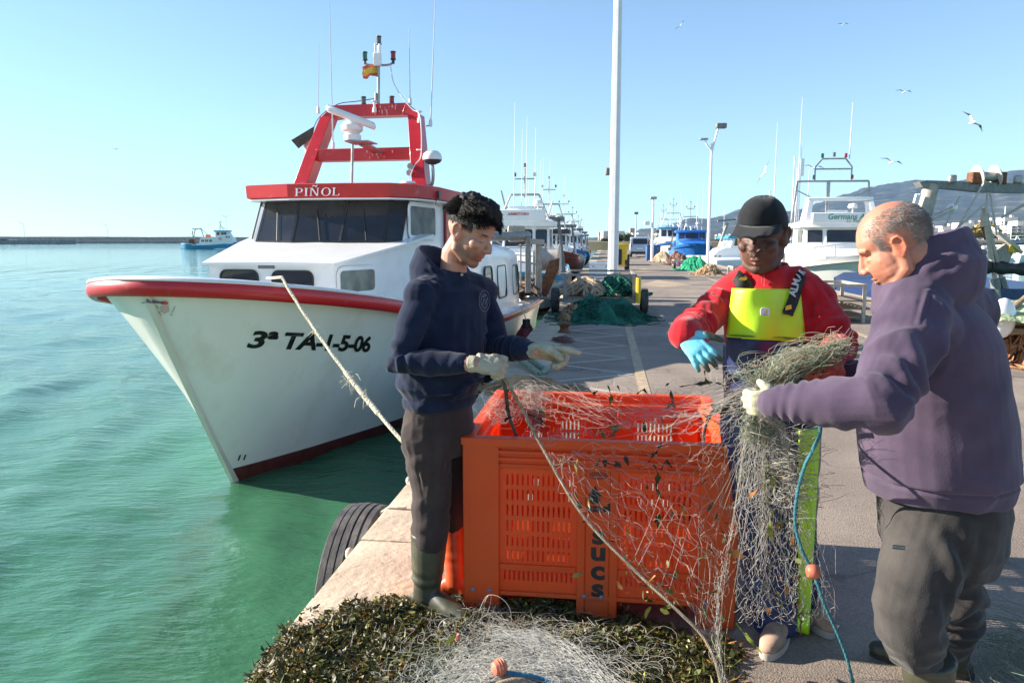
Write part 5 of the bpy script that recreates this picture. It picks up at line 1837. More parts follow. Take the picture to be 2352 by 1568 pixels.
 add_chain(b, [chest.lerp(rs, .5), rs, rs.lerp(re, .5), re, re.lerp(rw, .5), rw.lerp(re, .12), rw], [.085, .076, .070, .068, .064, .058, .056], 18)
 add_chain(b, [chest.lerp(ls, .5), ls, ls.lerp(le, .5), le, le.lerp(lw, .5), lw.lerp(le, .12), lw], [.085, .076, .070, .066, .060, .052, .050], 18)
 fl = f
 rings = []
 sx = f.cross(V((0, 0, 1)))
 cc = at(1764, 628, 2.94)
 for k in range(24):
  a = 2 * PI * k / 24
  d = sx * math.cos(a) + f * math.sin(a)
  front = max(0, math.sin(a))
  open_ = .0 if front < .93 else .012
  h0 = .048 - .012 * front
  rings.append([cc + d * r_ + V((0, 0, z)) + f * (.012 * front) for r_, z in ((.058, -.06), (.064, h0 - .012 - open_), (.071, h0 - open_), (.078, h0 - .012 - open_), (.088, -.035), (.10, -.07))])
 rings.append(rings[0])
 b.loft(rings, cap=False)
 me = fuse(b, .0052, 4)
 co, no = get(me)
 co = limb_folds(co, no, [rs, re, rw], .13, [(.10, .10, .008, .055, 2.4), (.24, .06, .010, .045, 2.0), (.36, .07, .006, .05, 2.0)], 2.2)
 co = limb_folds(co, no, [ls, le, lw], .13, [(.12, .10, .006, .07, 2.4), (.26, .07, .009, .05, 2.0)], 5.2)
 A = at
 co = crease(co, no, [([A(1845, 650, 2.85), A(1870, 690, 2.83), A(1888, 740, 2.82)], .014, .009), ([A(1875, 660, 2.85), A(1900, 700, 2.83), A(1920, 750, 2.8)], .013, .009), ([A(1905, 690, 2.85), A(1925, 740, 2.8), A(1930, 790, 2.78)], .012, .008),
        ([A(1660, 660, 2.9), A(1645, 700, 2.9), A(1650, 740, 2.9)], .012, .009), ([A(1640, 665, 2.92), A(1620, 710, 2.88), A(1600, 740, 2.8)], .012, .009), ([A(1690, 640, 2.88), A(1672, 700, 2.86)], .012, .007)])
 co = wrinkle(co + no * (nz(co, 9, 2.0, 2) * .005)[:, None], no, 10, 8.0, .008)
 put(me, co); me.materials.append(M['cloth_red'])
 fz = link('fleece', me, pe, smooth=180)
 b = MB()
 b.box(at(1753, 640, 2.845), (.010, .006, .028)).bar(at(1755, 628, 2.85), at(1755, 660, 2.80), .006, .004)
 b.build('zip_pull', mat('red_zip', (.5, .05, .06), rough=.4), fz, smooth=0)
 b = MB()
 nb = [(at(1768, 790, 2.92), .176, .142), (at(1768, 850, 2.92), .182, .148), (at(1768, 920, 2.92), .182, .150), (at(1770, 980, 2.92), .184, .152), (at(1772, 1040, 2.92), .176, .15), (at(1772, 1070, 2.92), .15, .13)]
 torso(b, nb, f)
 add_chain(b, [rh, rh.lerp(rk, .5), rk, rk.lerp(ra, .5), ra + V((0, 0, .01))], [.115, .108, .098, .092, .088], 20)
 add_chain(b, [lh, lh.lerp(lk, .5), lk, lk.lerp(la, .5), la + V((0, 0, .01))], [.115, .108, .098, .092, .088], 20)
 me = fuse(b, .0055, 3)
 co, no = get(me)
 co = limb_folds(co, no, [rh, rk, ra], .16, [(.25, .2, .004, .14, 2.6), (.66, .08, .005, .08, 1.8)], 3.3)
 co = limb_folds(co, no, [lh, lk, la], .16, [(.25, .2, .004, .14, 2.6), (.66, .08, .005, .08, 1.8)], 8.3)
 co = co + no * (nz(co, 5, 7.0, 2) * .008)[:, None]
 co[:, 2] = np.maximum(co[:, 2], .03)
 put(me, co); me.materials.append(M['bib_navy'])
 tr = link('bib_trousers', me, pe, smooth=180)
 cast = Caster([fz, tr])
 def panel(name, quad, nu, nv, Yf, mt, th=.004, parent=tr, wob=.004, seed=0):
  (ul, vl), (ur, vr), (ubr, vbr), (ubl, vbl) = quad
  vs = []; fs = []
  for j in range(nv + 1):
   c = j / nv
   for i in range(nu + 1):
    a = i / nu
    u = (ul * (1 - a) + ur * a) * (1 - c) + (ubl * (1 - a) + ubr * a) * c
    v = (vl * (1 - a) + vr * a) * (1 - c) + (vbl * (1 - a) + vbr * a) * c
    p = at(u, v, Yf(a, c))
    h_ = cast(u, v, .017 if name == 'bib_seam' else .010)
    if h_ is not None and (h_.y < p.y or name == 'side_strip'): p = h_
    p += f * (wob * math.sin(a * 9 + seed) * math.sin(c * 4 + a * 5 + seed))
    vs.append(p)
  w = nu + 1
  for j in range(nv):
   for i in range(nu):
    k = j * w + i; fs.append((k, k + 1, k + 1 + w, k + w))
  bb = MB()._add(vs, fs)
  o = bb.build(name, mt, parent, smooth=180)
  md = o.modifiers.new('t', 'SOLIDIFY'); md.thickness = th; md.offset = 0
  return o
 Yc = lambda a, c: 2.775 + .11 * abs(2 * (a - .42)) ** 2.2 - .012 * c
 panel('bib_panel', ((1682, 662), (1838, 664), (1850, 786), (1668, 776)), 24, 16, Yc, M['bib_yellow'], wob=.006)
 panel('bib_band', ((1668, 774), (1850, 784), (1852, 868), (1672, 860)), 24, 10, lambda a, c: 2.768 + .11 * abs(2 * (a - .42)) ** 2.2 - .006 * c, M['bib_navy'], wob=.007, seed=2)
 for k in range(2):
  panel('bib_seam', ((1669, 768 + 3 * k), (1849, 776 + 3 * k), (1849, 777 + 3 * k), (1669, 769 + 3 * k)), 24, 1, lambda a, c: 2.762 + .11 * abs(2 * (a - .42)) ** 2.2, mat('seam_olive', (.12, .16, .02)), th=.0015, wob=.006)
 panel('side_strip', ((1835, 985), (1884, 985), (1858, 1457), (1832, 1450)), 4, 30, lambda a, c: 2.80 + .03 * a + .02 * c, M['bib_yellow'], th=.004, wob=.007, seed=1)
 b = MB()
 bc = at(1757, 717, 2.765)
 Mx = frame(bc, (1, 0.03, 0), (0, -.05, 1))
 sq = [(x * .017, y * .017) for x, y in ((-.7, -1), (.7, -1), (1, -.7), (1, .7), (.7, 1), (-.7, 1), (-1, .7), (-1, -.7))]
 b.F = Mx
 b.prism([(x, y, -.001) for x, y in sq], (0, 0, .003))
 bd = b.build('badge', mat('white_badge', (.7, .75, .78), (.75, .8, .8), rough=.5), tr, smooth=0)
 b = MB(Mx).prism([(-.004, -.004, .002), (.008, -.004, .002), (.006, .012, .002)], (0, 0, .0015))
 b.build('badge_mark', mat('orange_badge_mark', (.8, .4, .05)), bd, smooth=0)
 b = MB(Mx).box((0, -.009, .0026), (.018, .004, .001))
 b.build('badge_wave', mat('blue_badge_wave', (.1, .45, .7)), bd, smooth=0)
 bk = mat('black_webbing', (.012, .013, .012), (.03, .032, .025), rough=.8, scale=40, bump=.0008)
 ol = mat('olive_elastic', (.05, .055, .03), (.07, .075, .04), rough=.8, scale=40)
 wt = mat('white_woven_letters', (.6, .6, .6), (.7, .7, .7), rough=.8)
 def strap(name, path, w, mt):
  """path: (u, v, Y) points, flat band facing f"""
  P = catmull([cast(p[0], p[1], .012, p[2]) for p in path], 5)
  P = [(P[max(i - 1, 0)] + P[i] * 2 + P[min(i + 1, len(P) - 1)]) / 4 for i in range(len(P))]
  vs = []; fs = []
  for i, p in enumerate(P):
   d = (P[min(i + 1, len(P) - 1)] - P[max(i - 1, 0)]).normalized()
   s_ = d.cross(f).normalized()
   vs += [p - s_ * w / 2, p + s_ * w / 2]
  for i in range(len(P) - 1):
   fs.append((2 * i, 2 * i + 1, 2 * i + 3, 2 * i + 2))
  o = MB()._add(vs, fs).build(name, mt, tr, smooth=180)
  md = o.modifiers.new('t', 'SOLIDIFY'); md.thickness = .004; md.offset = 0
  return o, P
 cast = Caster([fz, tr] + [o for o in bpy.data.objects if o.name.startswith(('bib_panel', 'bib_band'))])
 s1, P1 = strap('brace', [(1808, 722, 2.765), (1822, 690, 2.78), (1832, 655, 2.80), (1841, 632, 2.84), (1846, 628, 2.88)], .040, bk)
 cast = Caster([fz, tr, s1])
 for ch, (u, v, Y) in zip('ALMAR', ((1821, 673, 2.775), (1825, 661, 2.785), (1828, 648, 2.795), (1835, 634, 2.815), (1842, 624, 2.84))):
  d = (at(1833, 650, 2.80) - at(1822, 690, 2.78)).normalized() if v > 645 else (at(1846, 625, 2.855) - at(1832, 650, 2.80)).normalized()
  s_ = d.cross(f).normalized()
  Mx = frame(cast(u, v, .005, Y), d, -s_ if s_.x > 0 else s_)
  lettering(ch, .036, wt, 'woven_letter', s1, wm(s1).inverted() @ Mx, bold=.0012)
 s2, P2 = strap('brace', [(1706, 664, 2.78), (1703, 650, 2.79), (1694, 636, 2.83), (1690, 633, 2.90)], .050, bk)
 s3, P3 = strap('brace', [(1722, 664, 2.775), (1716, 648, 2.79), (1706, 638, 2.83)], .030, ol)
 ym = mat('yellow_woven_mark', (.75, .5, .05))
 b = MB(frame(cast(1708, 640, .02, 2.8), (1, 0, -.2), (.2, -.3, 1))).prism([(-.015, -.008, 0), (.016, -.006, 0), (.010, .008, 0), (-.012, .002, 0)], (0, 0, .001))
 b.build('woven_mark', ym, s3, smooth=0)
 b = MB(frame(cast(1811, 706, .03, 2.76), (1, 0, .1), (-.1, -.05, 1))).prism([(-.012, -.010, 0), (.012, -.006, 0), (.010, .010, 0), (-.010, .006, 0)], (0, 0, .001))
 b.build('woven_mark', ym, s1, smooth=0)
 b = MB().bar(at(1796, 718, 2.757), at(1822, 722, 2.757), .012, .008)
 b.build('buckle', M['black'], tr, bevel=.002)
 def shoe(c, td, label=None):
  td = V(td).normalized(); sd = td.cross(V((0, 0, 1)))
  b = MB()
  b.tube([c - td * .06 + V((0, 0, .055)), c + V((0, 0, .062)), c + td * .07 + V((0, 0, .058)), c + td * .13 + V((0, 0, .048)), c + td * .175 + V((0, 0, .040))], [(.034, .045), (.040, .052), (.043, .044), (.047, .036), (.034, .024)], 18)
  b.ball(c + td * .175 + V((0, 0, .038)), (.034, .034, .024), 12, 8); b.ball(c - td * .06 + V((0, 0, .05)), (.034, .034, .038), 12, 8)
  add_chain(b, [c - td * .01 + V((0, 0, .12)), c + V((0, 0, .07))], [.045, .045], 14)
  me = fuse(b, .0055, 3)
  co, no = get(me); co[:, 2] = np.maximum(co[:, 2], .022); put(me, co)
  me.materials.append(mat('tan_work_shoe', (.22, .15, .11), (.42, .30, .22), rough=.8, scale=14, dirt=(.5, .22, .12), dscale=11, damt=.6, bump=.001))
  o = link('shoe', me, pe, smooth=180)
  outl = []
  for k in range(26):
   a = 2 * PI * k / 26
   outl.append(c + td * (.058 + .152 * math.cos(a)) + sd * (math.sin(a) * (.047 + .008 * math.cos(a))))
  b = MB().loft([[p + V((0, 0, .002)) for p in outl], [p + V((0, 0, .030)) for p in outl]])
  b.build('sole', mat('pale_shoe_sole', (.35, .30, .26), rough=.7), o, smooth=40)
  b = MB()
  for k in range(4):
   p = c + td * (.045 + .025 * k) + V((0, 0, .106 - .010 * k))
   b.tube([p - sd * .022, p + V((0, 0, .006)), p + sd * .022], .003, 5)
  b.build('laces', mat('lace', (.4, .36, .3)), o)
 shoe(V((ra.x + .01, ra.y - .02, 0)), (-.55, -.80, 0))
 shoe(V((la.x, la.y, 0)), (.15, -1, 0))
 b = MB()
 hd_dir = V((.42, -.62, -.50)).normalized()
 W_ = rw + (rw - re).normalized() * .015
 hand(b, W_, hd_dir, (.30, .60, -.55), side=1, curl=(.28, .30, .28, .3), thumb=(.9, .25, .05), sc=.98, r=.0112, spread=.12)
 me = fuse(b, .0033, 2)
 co, no = get(me)
 rel = (co - np.array(W_)) @ np.array(hd_dir)
 col = np.ones((len(co), 3)); w = np.clip((rel - .118) / .025, 0, 1)[:, None]
 S_ = hd_dir.cross(V((.30, .60, -.55)).normalized())
 sd_ = (co - np.array(W_)) @ np.array(S_)
 w = np.maximum(w, np.clip((sd_ - .050) / .01, 0, 1)[:, None])
 tint(me, col * (1 - w) + np.array((.42, .14, .07)) * w)
 me.materials.append(M['glove_blue']); link('glove', me, pe, smooth=180)
 b = MB()
 W_ = lw + (lw - le).normalized() * .01
 hand(b, W_, (-.55, -.75, -.25), (-.2, .1, -1), side=1, curl=(.9, .9, .95, 1), thumb=(.6, .4, .3), sc=1.1, r=.0118)
 me = fuse(b, .0035, 2); me.materials.append(mat('coral_red_glove', (.60, .09, .06), (.7, .14, .09), rough=.7)); link('glove', me, pe, smooth=180, )
man_bib()
# ================================================================== third man: grey hair, plum sweatshirt, seen from behind
def man_plum():
 pe = empty('person', V((1.45, 2.30, 0)), 0, 'older man with cropped grey hair in a plum sweatshirt, seen from behind', 'person')
 f = V((-.86, .50, 0)).normalized(); lf = V((-f.y, f.x, 0))
 pelvis = at(2165, 1150, 2.33); chest = at(2155, 830, 2.28); neckb = at(2112, 640, 2.25)
 Hm = HF(at(2054, 565, 2.20), (-.80, .34, -.52), (-.42, .12, 1), .99)
 ls = at(2098, 745, 2.10); rs = at(2225, 720, 2.50)
 le = at(2010, 925, 1.96); lw = at(1778, 922, 2.12)
 re = at(2100, 900, 2.70); rw = at(1960, 860, 2.55)
 lh, rh = pelvis + lf * .10, pelvis - lf * .10
 lk = at(2085, 1400, 2.17); la = at(2130, 1625, 2.22)
 rk = at(2190, 1390, 2.46); ra = at(2165, 1600, 2.58)
 b = MB()
 add_head(b, Hm, fat=1.12, nose=.95, jaw=1.25, cheek=-1.6)
 b.F = Hm
 for s in (-1, 1):
  b.ball((s * .046, .026, -.050), (.026, .046, .036), 12, 8)
  b.ball((s * .080, -.006, -.026), (.006, .008, .010), 10, 6)
 b.F = None
 add_chain(b, [Hm @ V((0, -.02, -.03)), Hm @ V((0, -.045, -.10)), neckb], [.066, .068, .078], 16)
 core_body(b, neckb, chest, pelvis, ([ls, le, lw, lw + (lw - le).normalized() * .02], [rs, re, rw]), ([lh, lk, lk.lerp(la, .6)], [rh, rk, rk.lerp(ra, .6)]))
 me = fuse(b, .0034, 3)
 L, g = head_sculpt(me, Hm)
 x, y, z = L.T
 col = np.ones((len(L), 3))
 def paint(w, c):
  nonlocal col
  w = np.clip(w, 0, 1)[:, None]
  col = col * (1 - w) + np.array(c) * w
 col *= np.array((1.08, .82, .76))
 hairz = np.clip((.085 - y) / .02, 0, 1) * np.clip((z + .055) / .02, 0, 1) * np.clip((.118 - z - .35 * np.clip(y, 0, .1)) / .02, 0, 1) * (np.abs(z) < .2)
 edge = np.clip((.072 - y + .25 * (z - .05)) / .02, 0, 1)
 near = (np.abs(x) > .02) | (y < -.04)
 earz = np.exp(-(((y + .008) / .03) ** 2 + (z / .045) ** 2))
 paint(hairz * edge * near * (1 - earz) * (.45 + .25 * nz(L, 90, 2.0)), (.60, .66, .70))
 for s in (-1, 1):
  paint(.8 * g((s * .035, .088, .028), (.018, .03, .005)), (.35, .35, .35))
  paint(.8 * g((s * .033, .085, -.004), (.012, .03, .0022)), (.2, .15, .15))
  paint(.7 * g((s * .088, -.010, .0), (.02, .035, .045)), (1.15, .55, .42))
 paint(.5 * g((0, .115, -.02), (.02, .02, .02)), (1.2, .7, .65))
 tint(me, col); me.materials.append(M['skin'])
 link('body', me, pe, smooth=180)
 reg = lambda d, r_: (d[2] > -.62 and d[2] < .80 - .25 * max(0, d[1]) and d[1] < .58 + .1 * d[2] and not (abs(d[0]) > .75 and -.35 < d[1] < .32 and d[2] < .12) and r_.random() < (1.15 - .95 * max(0, d[2]) - .5 * max(0, d[1])))
 strands_hair(pe, 'cropped_hair', Hm, 4200, reg, lambda d, r_: (r_.normal() * .25, -.75 + r_.normal() * .25, -.75 + r_.normal() * .25), lambda d, r_: .009 + .006 * r_.random(), .0006, M['hair_grey'], 8, seg=4)
 b = MB()
 hem = at(2153, 1088, 2.33)
 rows = [(hem + V((0, 0, -.055)), .232, .212), (hem + V((0, 0, -.02)), .245, .222), (hem + V((0, 0, .02)), .262, .236), (at(2150, 1030, 2.33), .262, .236), (at(2145, 960, 2.32), .258, .230), (at(2144, 860, 2.30), .248, .212), (at(2148, 780, 2.28), .238, .188), (at(2142, 725, 2.27), .21, .155), (at(2134, 690, 2.26), .165, .12), (at(2124, 668, 2.25), .11, .09)]
 torso(b, rows, f, 36)
 add_chain(b, [neckb + V((0, 0, -.05)), neckb.lerp(ls, .6) + V((0, 0, .012)), ls], [.095, .094, .096], 18); add_chain(b, [neckb + V((0, 0, -.05)), rs], [.095, .095], 18)
 add_chain(b, [chest.lerp(ls, .6), ls, ls.lerp(le, .5) + V((.0, -.01, 0)), le, le.lerp(lw, .35), le.lerp(lw, .70), lw.lerp(le, .10), lw + V((-.005, 0, 0))], [.12, .104, .094, .088, .076, .062, .052, .048], 22)
 add_chain(b, [chest.lerp(rs, .5), rs, re, rw], [.10, .09, .08, .055], 16)
 hood(b, at(2098, 640, 2.25), (-.86, .5, 0), back=.150, rim=.108, front=.062, drop=.11, rr=.160, thick=.03)
 me = fuse(b, .0055, 5)
 co, no = get(me)
 co = limb_folds(co, no, [ls, le, lw], .15, [(.10, .12, .006, .12, 2.0), (.27, .07, .016, .065, 1.6), (.40, .07, .008, .055, 2.4), (.50, .06, .009, .036, 1.8)], 2.6)
 A = at
 co = crease(co, no, [([A(2205, 700, 2.0), A(2160, 860, 1.98), A(2150, 960, 1.98)], .028, .012), ([A(2085, 760, 1.98), A(2110, 850, 1.95), A(2135, 960, 1.98)], .024, .014), ([A(2130, 950, 1.98), A(2190, 930, 1.98), A(2230, 880, 2.0)], .022, .014),
        ([A(2150, 1060, 2.0), A(2210, 1000, 2.0), A(2260, 930, 2.02)], .024, .014), ([A(2100, 1120, 2.02), A(2180, 1090, 2.0), A(2300, 1080, 2.05)], .020, .008),
        ([A(1995, 1010, 2.1), A(2020, 1075, 2.08), A(2090, 1110, 2.05)], .015, .014), ([A(2060, 960, 1.93), A(2100, 1000, 1.98), A(2140, 1090, 2.0)], .024, -.010),
        ([A(2160, 600, 2.1), A(2200, 575, 2.12), A(2232, 585, 2.15)], .012, .010), ([A(2120, 640, 2.08), A(2170, 610, 2.08), A(2220, 610, 2.12)], .014, -.010), ([A(2130, 668, 2.06), A(2200, 655, 2.06)], .006, .005), ([A(2130, 668, 2.06), A(2110, 740, 2.0), A(2100, 830, 1.98)], .006, .006)])
 co = wrinkle(co + no * (nz(co, 5, 2.0, 2) * .009)[:, None], no, 6, 5.0, .012)
 hd_ = np.linalg.norm(co[:, :2] - np.array(hem[:2]), axis=1) < .34
 co = co - no * (.008 * np.exp(-((co[:, 2] - (hem.z + .006)) / .006) ** 2) * hd_)[:, None]
 put(me, co); me.materials.append(M['cloth_plum'])
 link('sweatshirt', me, pe, smooth=180)
 b = MB()
 torso(b, [(at(2163, 1070, 2.33), .20, .18), (at(2165, 1160, 2.33), .218, .196), (at(2163, 1240, 2.33), .215, .19), (at(2160, 1290, 2.33), .18, .16)], f, 30)
 add_chain(b, [lh, lh.lerp(lk, .5), lk, lk.lerp(la, .22), lk.lerp(la, .38)], [.132, .124, .110, .100, .080], 22)
 add_chain(b, [rh, rh.lerp(rk, .5), rk, rk.lerp(ra, .22), rk.lerp(ra, .38)], [.125, .112, .098, .09, .078], 22)
 me = fuse(b, .0058, 4)
 co, no = get(me)
 co = limb_folds(co, no, [lh, lk, la], .19, [(.15, .14, .007, .14, 2.6), (.36, .1, .008, .10, 2.2), (.52, .06, .012, .05, 1.6)], 1.6)
 co = limb_folds(co, no, [rh, rk, ra], .18, [(.15, .14, .008, .14, 2.6), (.36, .1, .010, .10, 2.2), (.50, .06, .012, .05, 1.6)], 7.6)
 co = crease(co, no, [([A(2108, 1180, 2.1), A(2106, 1300, 2.05), A(2075, 1500, 2.05)], .007, .005), ([A(2150, 1170, 2.08), A(2190, 1300, 2.1), A(2165, 1420, 2.12)], .022, .014)])
 co = wrinkle(co + no * (nz(co, 7, 5.0, 2) * .008)[:, None], no, 7, 8.0, .009)
 put(me, co); me.materials.append(M['cloth_grey'])
 tr = link('trousers', me, pe, smooth=180)
 b = MB(frame(at(2064, 1256, 2.055), (1, -.12, -.06), (.03, .0, 1)))
 b.box((0, 0, 0), (.036, .012, .004))
 tg = b.build('woven_tag', mat('grey_tag', (.07, .07, .07)), tr, smooth=0)
 lettering('WAKONDA', .0095, mat('tag_letters', (.5, .5, .5)), 'tag_letters', tg, wm(pe).inverted() @ frame(at(2064, 1256, 2.051), (1, -.12, -.06), (.03, 0, 1)), spacing=1.1)
 boot(pe, 'boot', at(2132, 1505, 2.20), V((la.x, la.y, .11)), (-.86, .50, 0), .31, M['boot_green'], rtop=.080, rank=.058)
 boot(pe, 'boot', at(2172, 1490, 2.55), V((ra.x, ra.y, .11)), (-.86, .50, 0), .31, M['boot_green'], rtop=.078, rank=.058)
 b = MB()
 W_ = lw + V((.022, 0, 0))
 hand(b, W_, (-1, .30, -.15), (.2, 1, .1), side=-1, curl=(1.25, 1.3, 1.3, 1.35), thumb=(1.0, .3, .1), tl=.6, sc=.9, r=.0125)
 add_chain(b, [W_ + V((.02, 0, 0)), W_ + V((-.045, .01, -.004))], [(.034, .046), (.034, .044)], 14, up=(0, 1, 0), caps=False)
 me = fuse(b, .0033, 2)
 co, no = get(me); co = co + no * (nz(co, 40, 1.0, 2) * .002)[:, None]; put(me, co)
 me.materials.append(mat('clean_cream_glove', (.50, .47, .31), (.60, .56, .38), rough=.75, scale=30, bump=.001, bscale=300)); link('glove', me, pe, smooth=180)
man_plum()
# ================================================================== nets, ropes, weed
M['twine'] = translucent(mat('pale_nylon_twine', (0.50, 0.47, 0.42), (0.64, 0.61, 0.55), rough=.4, scale=12, spec=.6), .35, (.6, .58, .52))
M['twine_green'] = translucent(mat('green_nylon_twine', (0.22, 0.30, 0.20), (0.42, 0.46, 0.34), rough=.5, scale=9), .3, (.35, .45, .3))
M['twine_tan'] = translucent(mat('tan_twine', (0.36, 0.28, 0.18), (0.5, 0.42, 0.28), rough=.6, scale=9), .3, (.5, .4, .28))
M['weed'] = translucent(mat('wet_weed_leaf', (0.9, 0.9, 0.9), (1, 1, 1), rough=.46, scale=30, attr='tint', spec=.4), .25)
M['rope_tan'] = mat('weathered_tan_rope', (0.20, 0.15, 0.10), (0.34, 0.27, 0.19), rough=.9, scale=60)
M['rope_dark'] = mat('dark_tarred_rope', (0.05, 0.045, 0.045), (0.13, 0.11, 0.10), rough=.9, scale=90)
M['rope_cream'] = mat('cream_mooring_rope', (0.50, 0.45, 0.32), (0.68, 0.63, 0.47), rough=.85, scale=40)
M['rope_teal'] = mat('teal_float_line', (0.02, 0.12, 0.15), (0.05, 0.20, 0.24), rough=.8, scale=60)
M['float'] = mat('brick_red_float', (0.40, 0.09, 0.05), (0.52, 0.14, 0.08), rough=.5, scale=14, dirt=(.5, .3, .2), dscale=20, damt=.4)
def laid_rope(path, r, pitch, n_sub=3, per=8):
 """three strands twisted round each other, as one builder"""
 P = [V(p) for p in path]
 L = [0]
 for a, c in zip(P[:-1], P[1:]): L.append(L[-1] + (c - a).length)
 N = max(8, int(L[-1] / pitch * per))
 out = []
 j = 0
 for i in range(N + 1):
  s = L[-1] * i / N
  while j < len(L) - 2 and L[j + 1] < s: j += 1
  t = (s - L[j]) / max(1e-9, L[j + 1] - L[j])
  out.append(P[j].lerp(P[j + 1], t))
 b = MB()
 for k in range(n_sub):
  pts = []
  for i, p in enumerate(out):
   d = (out[min(i + 1, N)] - out[max(i - 1, 0)]).normalized()
   x = d.cross(V((0, 0, 1)));
   if x.length < .1: x = d.cross(V((0, 1, 0)))
   x.normalize(); y = d.cross(x)
   a = 2 * PI * (i / per + k / n_sub)
   pts.append(p + (x * math.cos(a) + y * math.sin(a)) * r * .52)
  b.tube(pts, r * .60, 5)
 return b
def frays(b, p, n, L, r):
 for _ in range(n):
  d = V((random.gauss(0, 1), random.gauss(0, 1), random.gauss(-.4, 1))).normalized()
  q_ = p + V((random.gauss(0, .02), random.gauss(0, .02), random.gauss(0, .02)))
  b.tube(catmull([q_, q_ + d * L * .5 + V((0, 0, .01)), q_ + d * L + V((random.gauss(0, .02), 0, -.02))], 3), r, 3, cap=False)
def sag(a, c, n, dz):
 a, c = V(a), V(c)
 return [a.lerp(c, i / n) + V((0, 0, -dz * 4 * (i / n) * (1 - i / n))) for i in range(n + 1)]
bow = BS + BP * 1.06 + BA * .62; bow.z = 1.235
inb = BS + BP * .75 + BA * .9; inb.z = 1.22
end = onz(1000, 1095, .03)
path = [inb, bow + V((0, 0, .012))] + sag(bow, end, 24, .10)[1:]
b = laid_rope(path, .0145, .05)
for t, n in ((8, 10), (14, 26), (16, 16)):
 frays(b, path[t], n, .08, .0016)
o = b.build('mooring_rope', M['rope_cream'], label='cream mooring rope running from the bow of the big boat to the quay', cat='rope', smooth=60)
o2 = laid_rope(path[13:19], .020, .04).build('splice', M['rope_cream'], o, smooth=60)
g0 = [at(1130, 795, 10.3), at(1180, 818, 9.6), at(1222, 846, 9.0), at(1240, 858, 8.8), at(1254, 850, 9.0), at(1240, 840, 9.2), at(1200, 812, 10.0), at(1160, 790, 10.6)]
laid_rope(catmull(g0, 6), .036, .12).build('green_hawser', mat('pale_green_rope', (.16, .22, .16), (.30, .36, .26), rough=.85, scale=30), label='pale green hawser looped over the quay edge beside the navy man', cat='rope', smooth=60)
# ---- the head rope pulled by the first man, lower edge of the net
ROPE = [(1118, 822, 2.86), (1135, 838, 2.84), (1160, 872, 2.86), (1200, 940, 2.88), (1240, 1018, 2.84), (1275, 1080, 2.78), (1330, 1172, 2.70), (1400, 1252, 2.62), (1480, 1330, 2.54), (1560, 1405, 2.46), (1610, 1455, 2.42), (1640, 1510, 2.38), (1662, 1590, 2.34)]
RP = catmull([at(*p) for p in ROPE], 8)
laid_rope(RP, .0062, .022, per=6).build('head_rope', M['rope_tan'], label="tan rope running down from the navy man's hands across the crate", cat='rope', smooth=60)
laid_rope(catmull([at(1120, 835, 2.85), at(1150, 858, 2.86), at(1162, 900, 2.92), at(1168, 950, 3.0), at(1185, 1000, 3.1), at(1192, 1030, 3.14)], 8), .0075, .026, per=6).build('dark_rope', M['rope_dark'], label="dark rope hanging from the navy man's near glove into the crate", cat='rope', smooth=60)
laid_rope(catmull([at(1745, 885, 2.30), at(1700, 900, 2.5), at(1660, 925, 2.8), at(1630, 955, 3.1), at(1618, 990, 3.2), at(1616, 1030, 3.25)], 8), .0075, .026, per=6).build('dark_rope', M['rope_dark'], label='blue black rope hanging into the right side of the crate', cat='rope', smooth=60)
TL = [(1860, 940, 2.45), (1884, 985, 2.36), (1868, 1030, 2.2), (1848, 1070, 2.28), (1832, 1130, 2.34), (1826, 1200, 2.36), (1842, 1262, 2.36), (1868, 1315, 2.36), (1893, 1385, 2.36), (1922, 1450, 2.38), (1945, 1510, 2.4), (1962, 1580, 2.42)]
fl = empty('float_line', at(1962, 1568, 2.42), 0, 'teal line with an orange red float beside the yellow strip', 'float line')
laid_rope(catmull([at(*p) for p in TL], 8), .0056, .020, per=6).build('line', M['rope_teal'], fl, smooth=60)
b = MB()
a_, c_ = at(1858, 1290, 2.355), at(1872, 1330, 2.355)
Mf = frame(at(1867, 1312, 2.35), (1, .0, .12), (0, 1, .1))
b.F = Mf
b.lathe([(.006, .020), (.016, .019), (.0245, .010), (.026, 0), (.0245, -.010), (.016, -.019), (.006, -.020)], (0, 0, 0), 16, Matrix.Rotation(PI / 2, 3, 'Y') @ Matrix.Scale(1, 3))
b.build('float', M['float'], fl)
# ---- nets as real twine: wobbly hexagon meshes laid over a surface S(a, b)
def net_grid(S, na, nb, jit, r, seed, skip=0.0, seg=7, knot=0.0):
 g = np.random.default_rng(seed)
 C = []
 P = {}
 for i in range(na + 1):
  for j in range(nb + 1):
   a = (i + g.normal() * .13) / na; c = (j + (.5 if i % 2 else 0) + g.normal() * .13) / (nb + .5)
   p = np.array(S(min(max(a, 0), 1), min(max(c, 0), 1)))
   P[i, j] = p + g.normal(size=3) * jit
 def seg_(p, q_):
  d = np.linalg.norm(q_ - p)
  off = g.normal(size=3) * d * .15; off[2] -= d * .10; o2 = g.normal(size=3) * d * .08
  t = np.linspace(0, 1, seg + 1)[:, None]
  C.append(p * (1 - t) + q_ * t + off * (4 * t * (1 - t)) + o2 * np.sin(t * 2 * PI))
 for i in range(na):
  for j in range(nb + 1):
   if g.random() < skip: continue
   if (i, j) in P and (i + 1, j) in P: seg_(P[i, j], P[i + 1, j])
   j2 = j + 1 if i % 2 else j - 1
   if (i + 1, j2) in P and g.random() > skip: seg_(P[i, j], P[i + 1, j2])
 C = np.array(C)
 v, f = strands(C, r * np.random.default_rng(1).uniform(.75, 1.3, (len(C), 1)) * np.ones((1, C.shape[1])), 3)
 return v, f, P
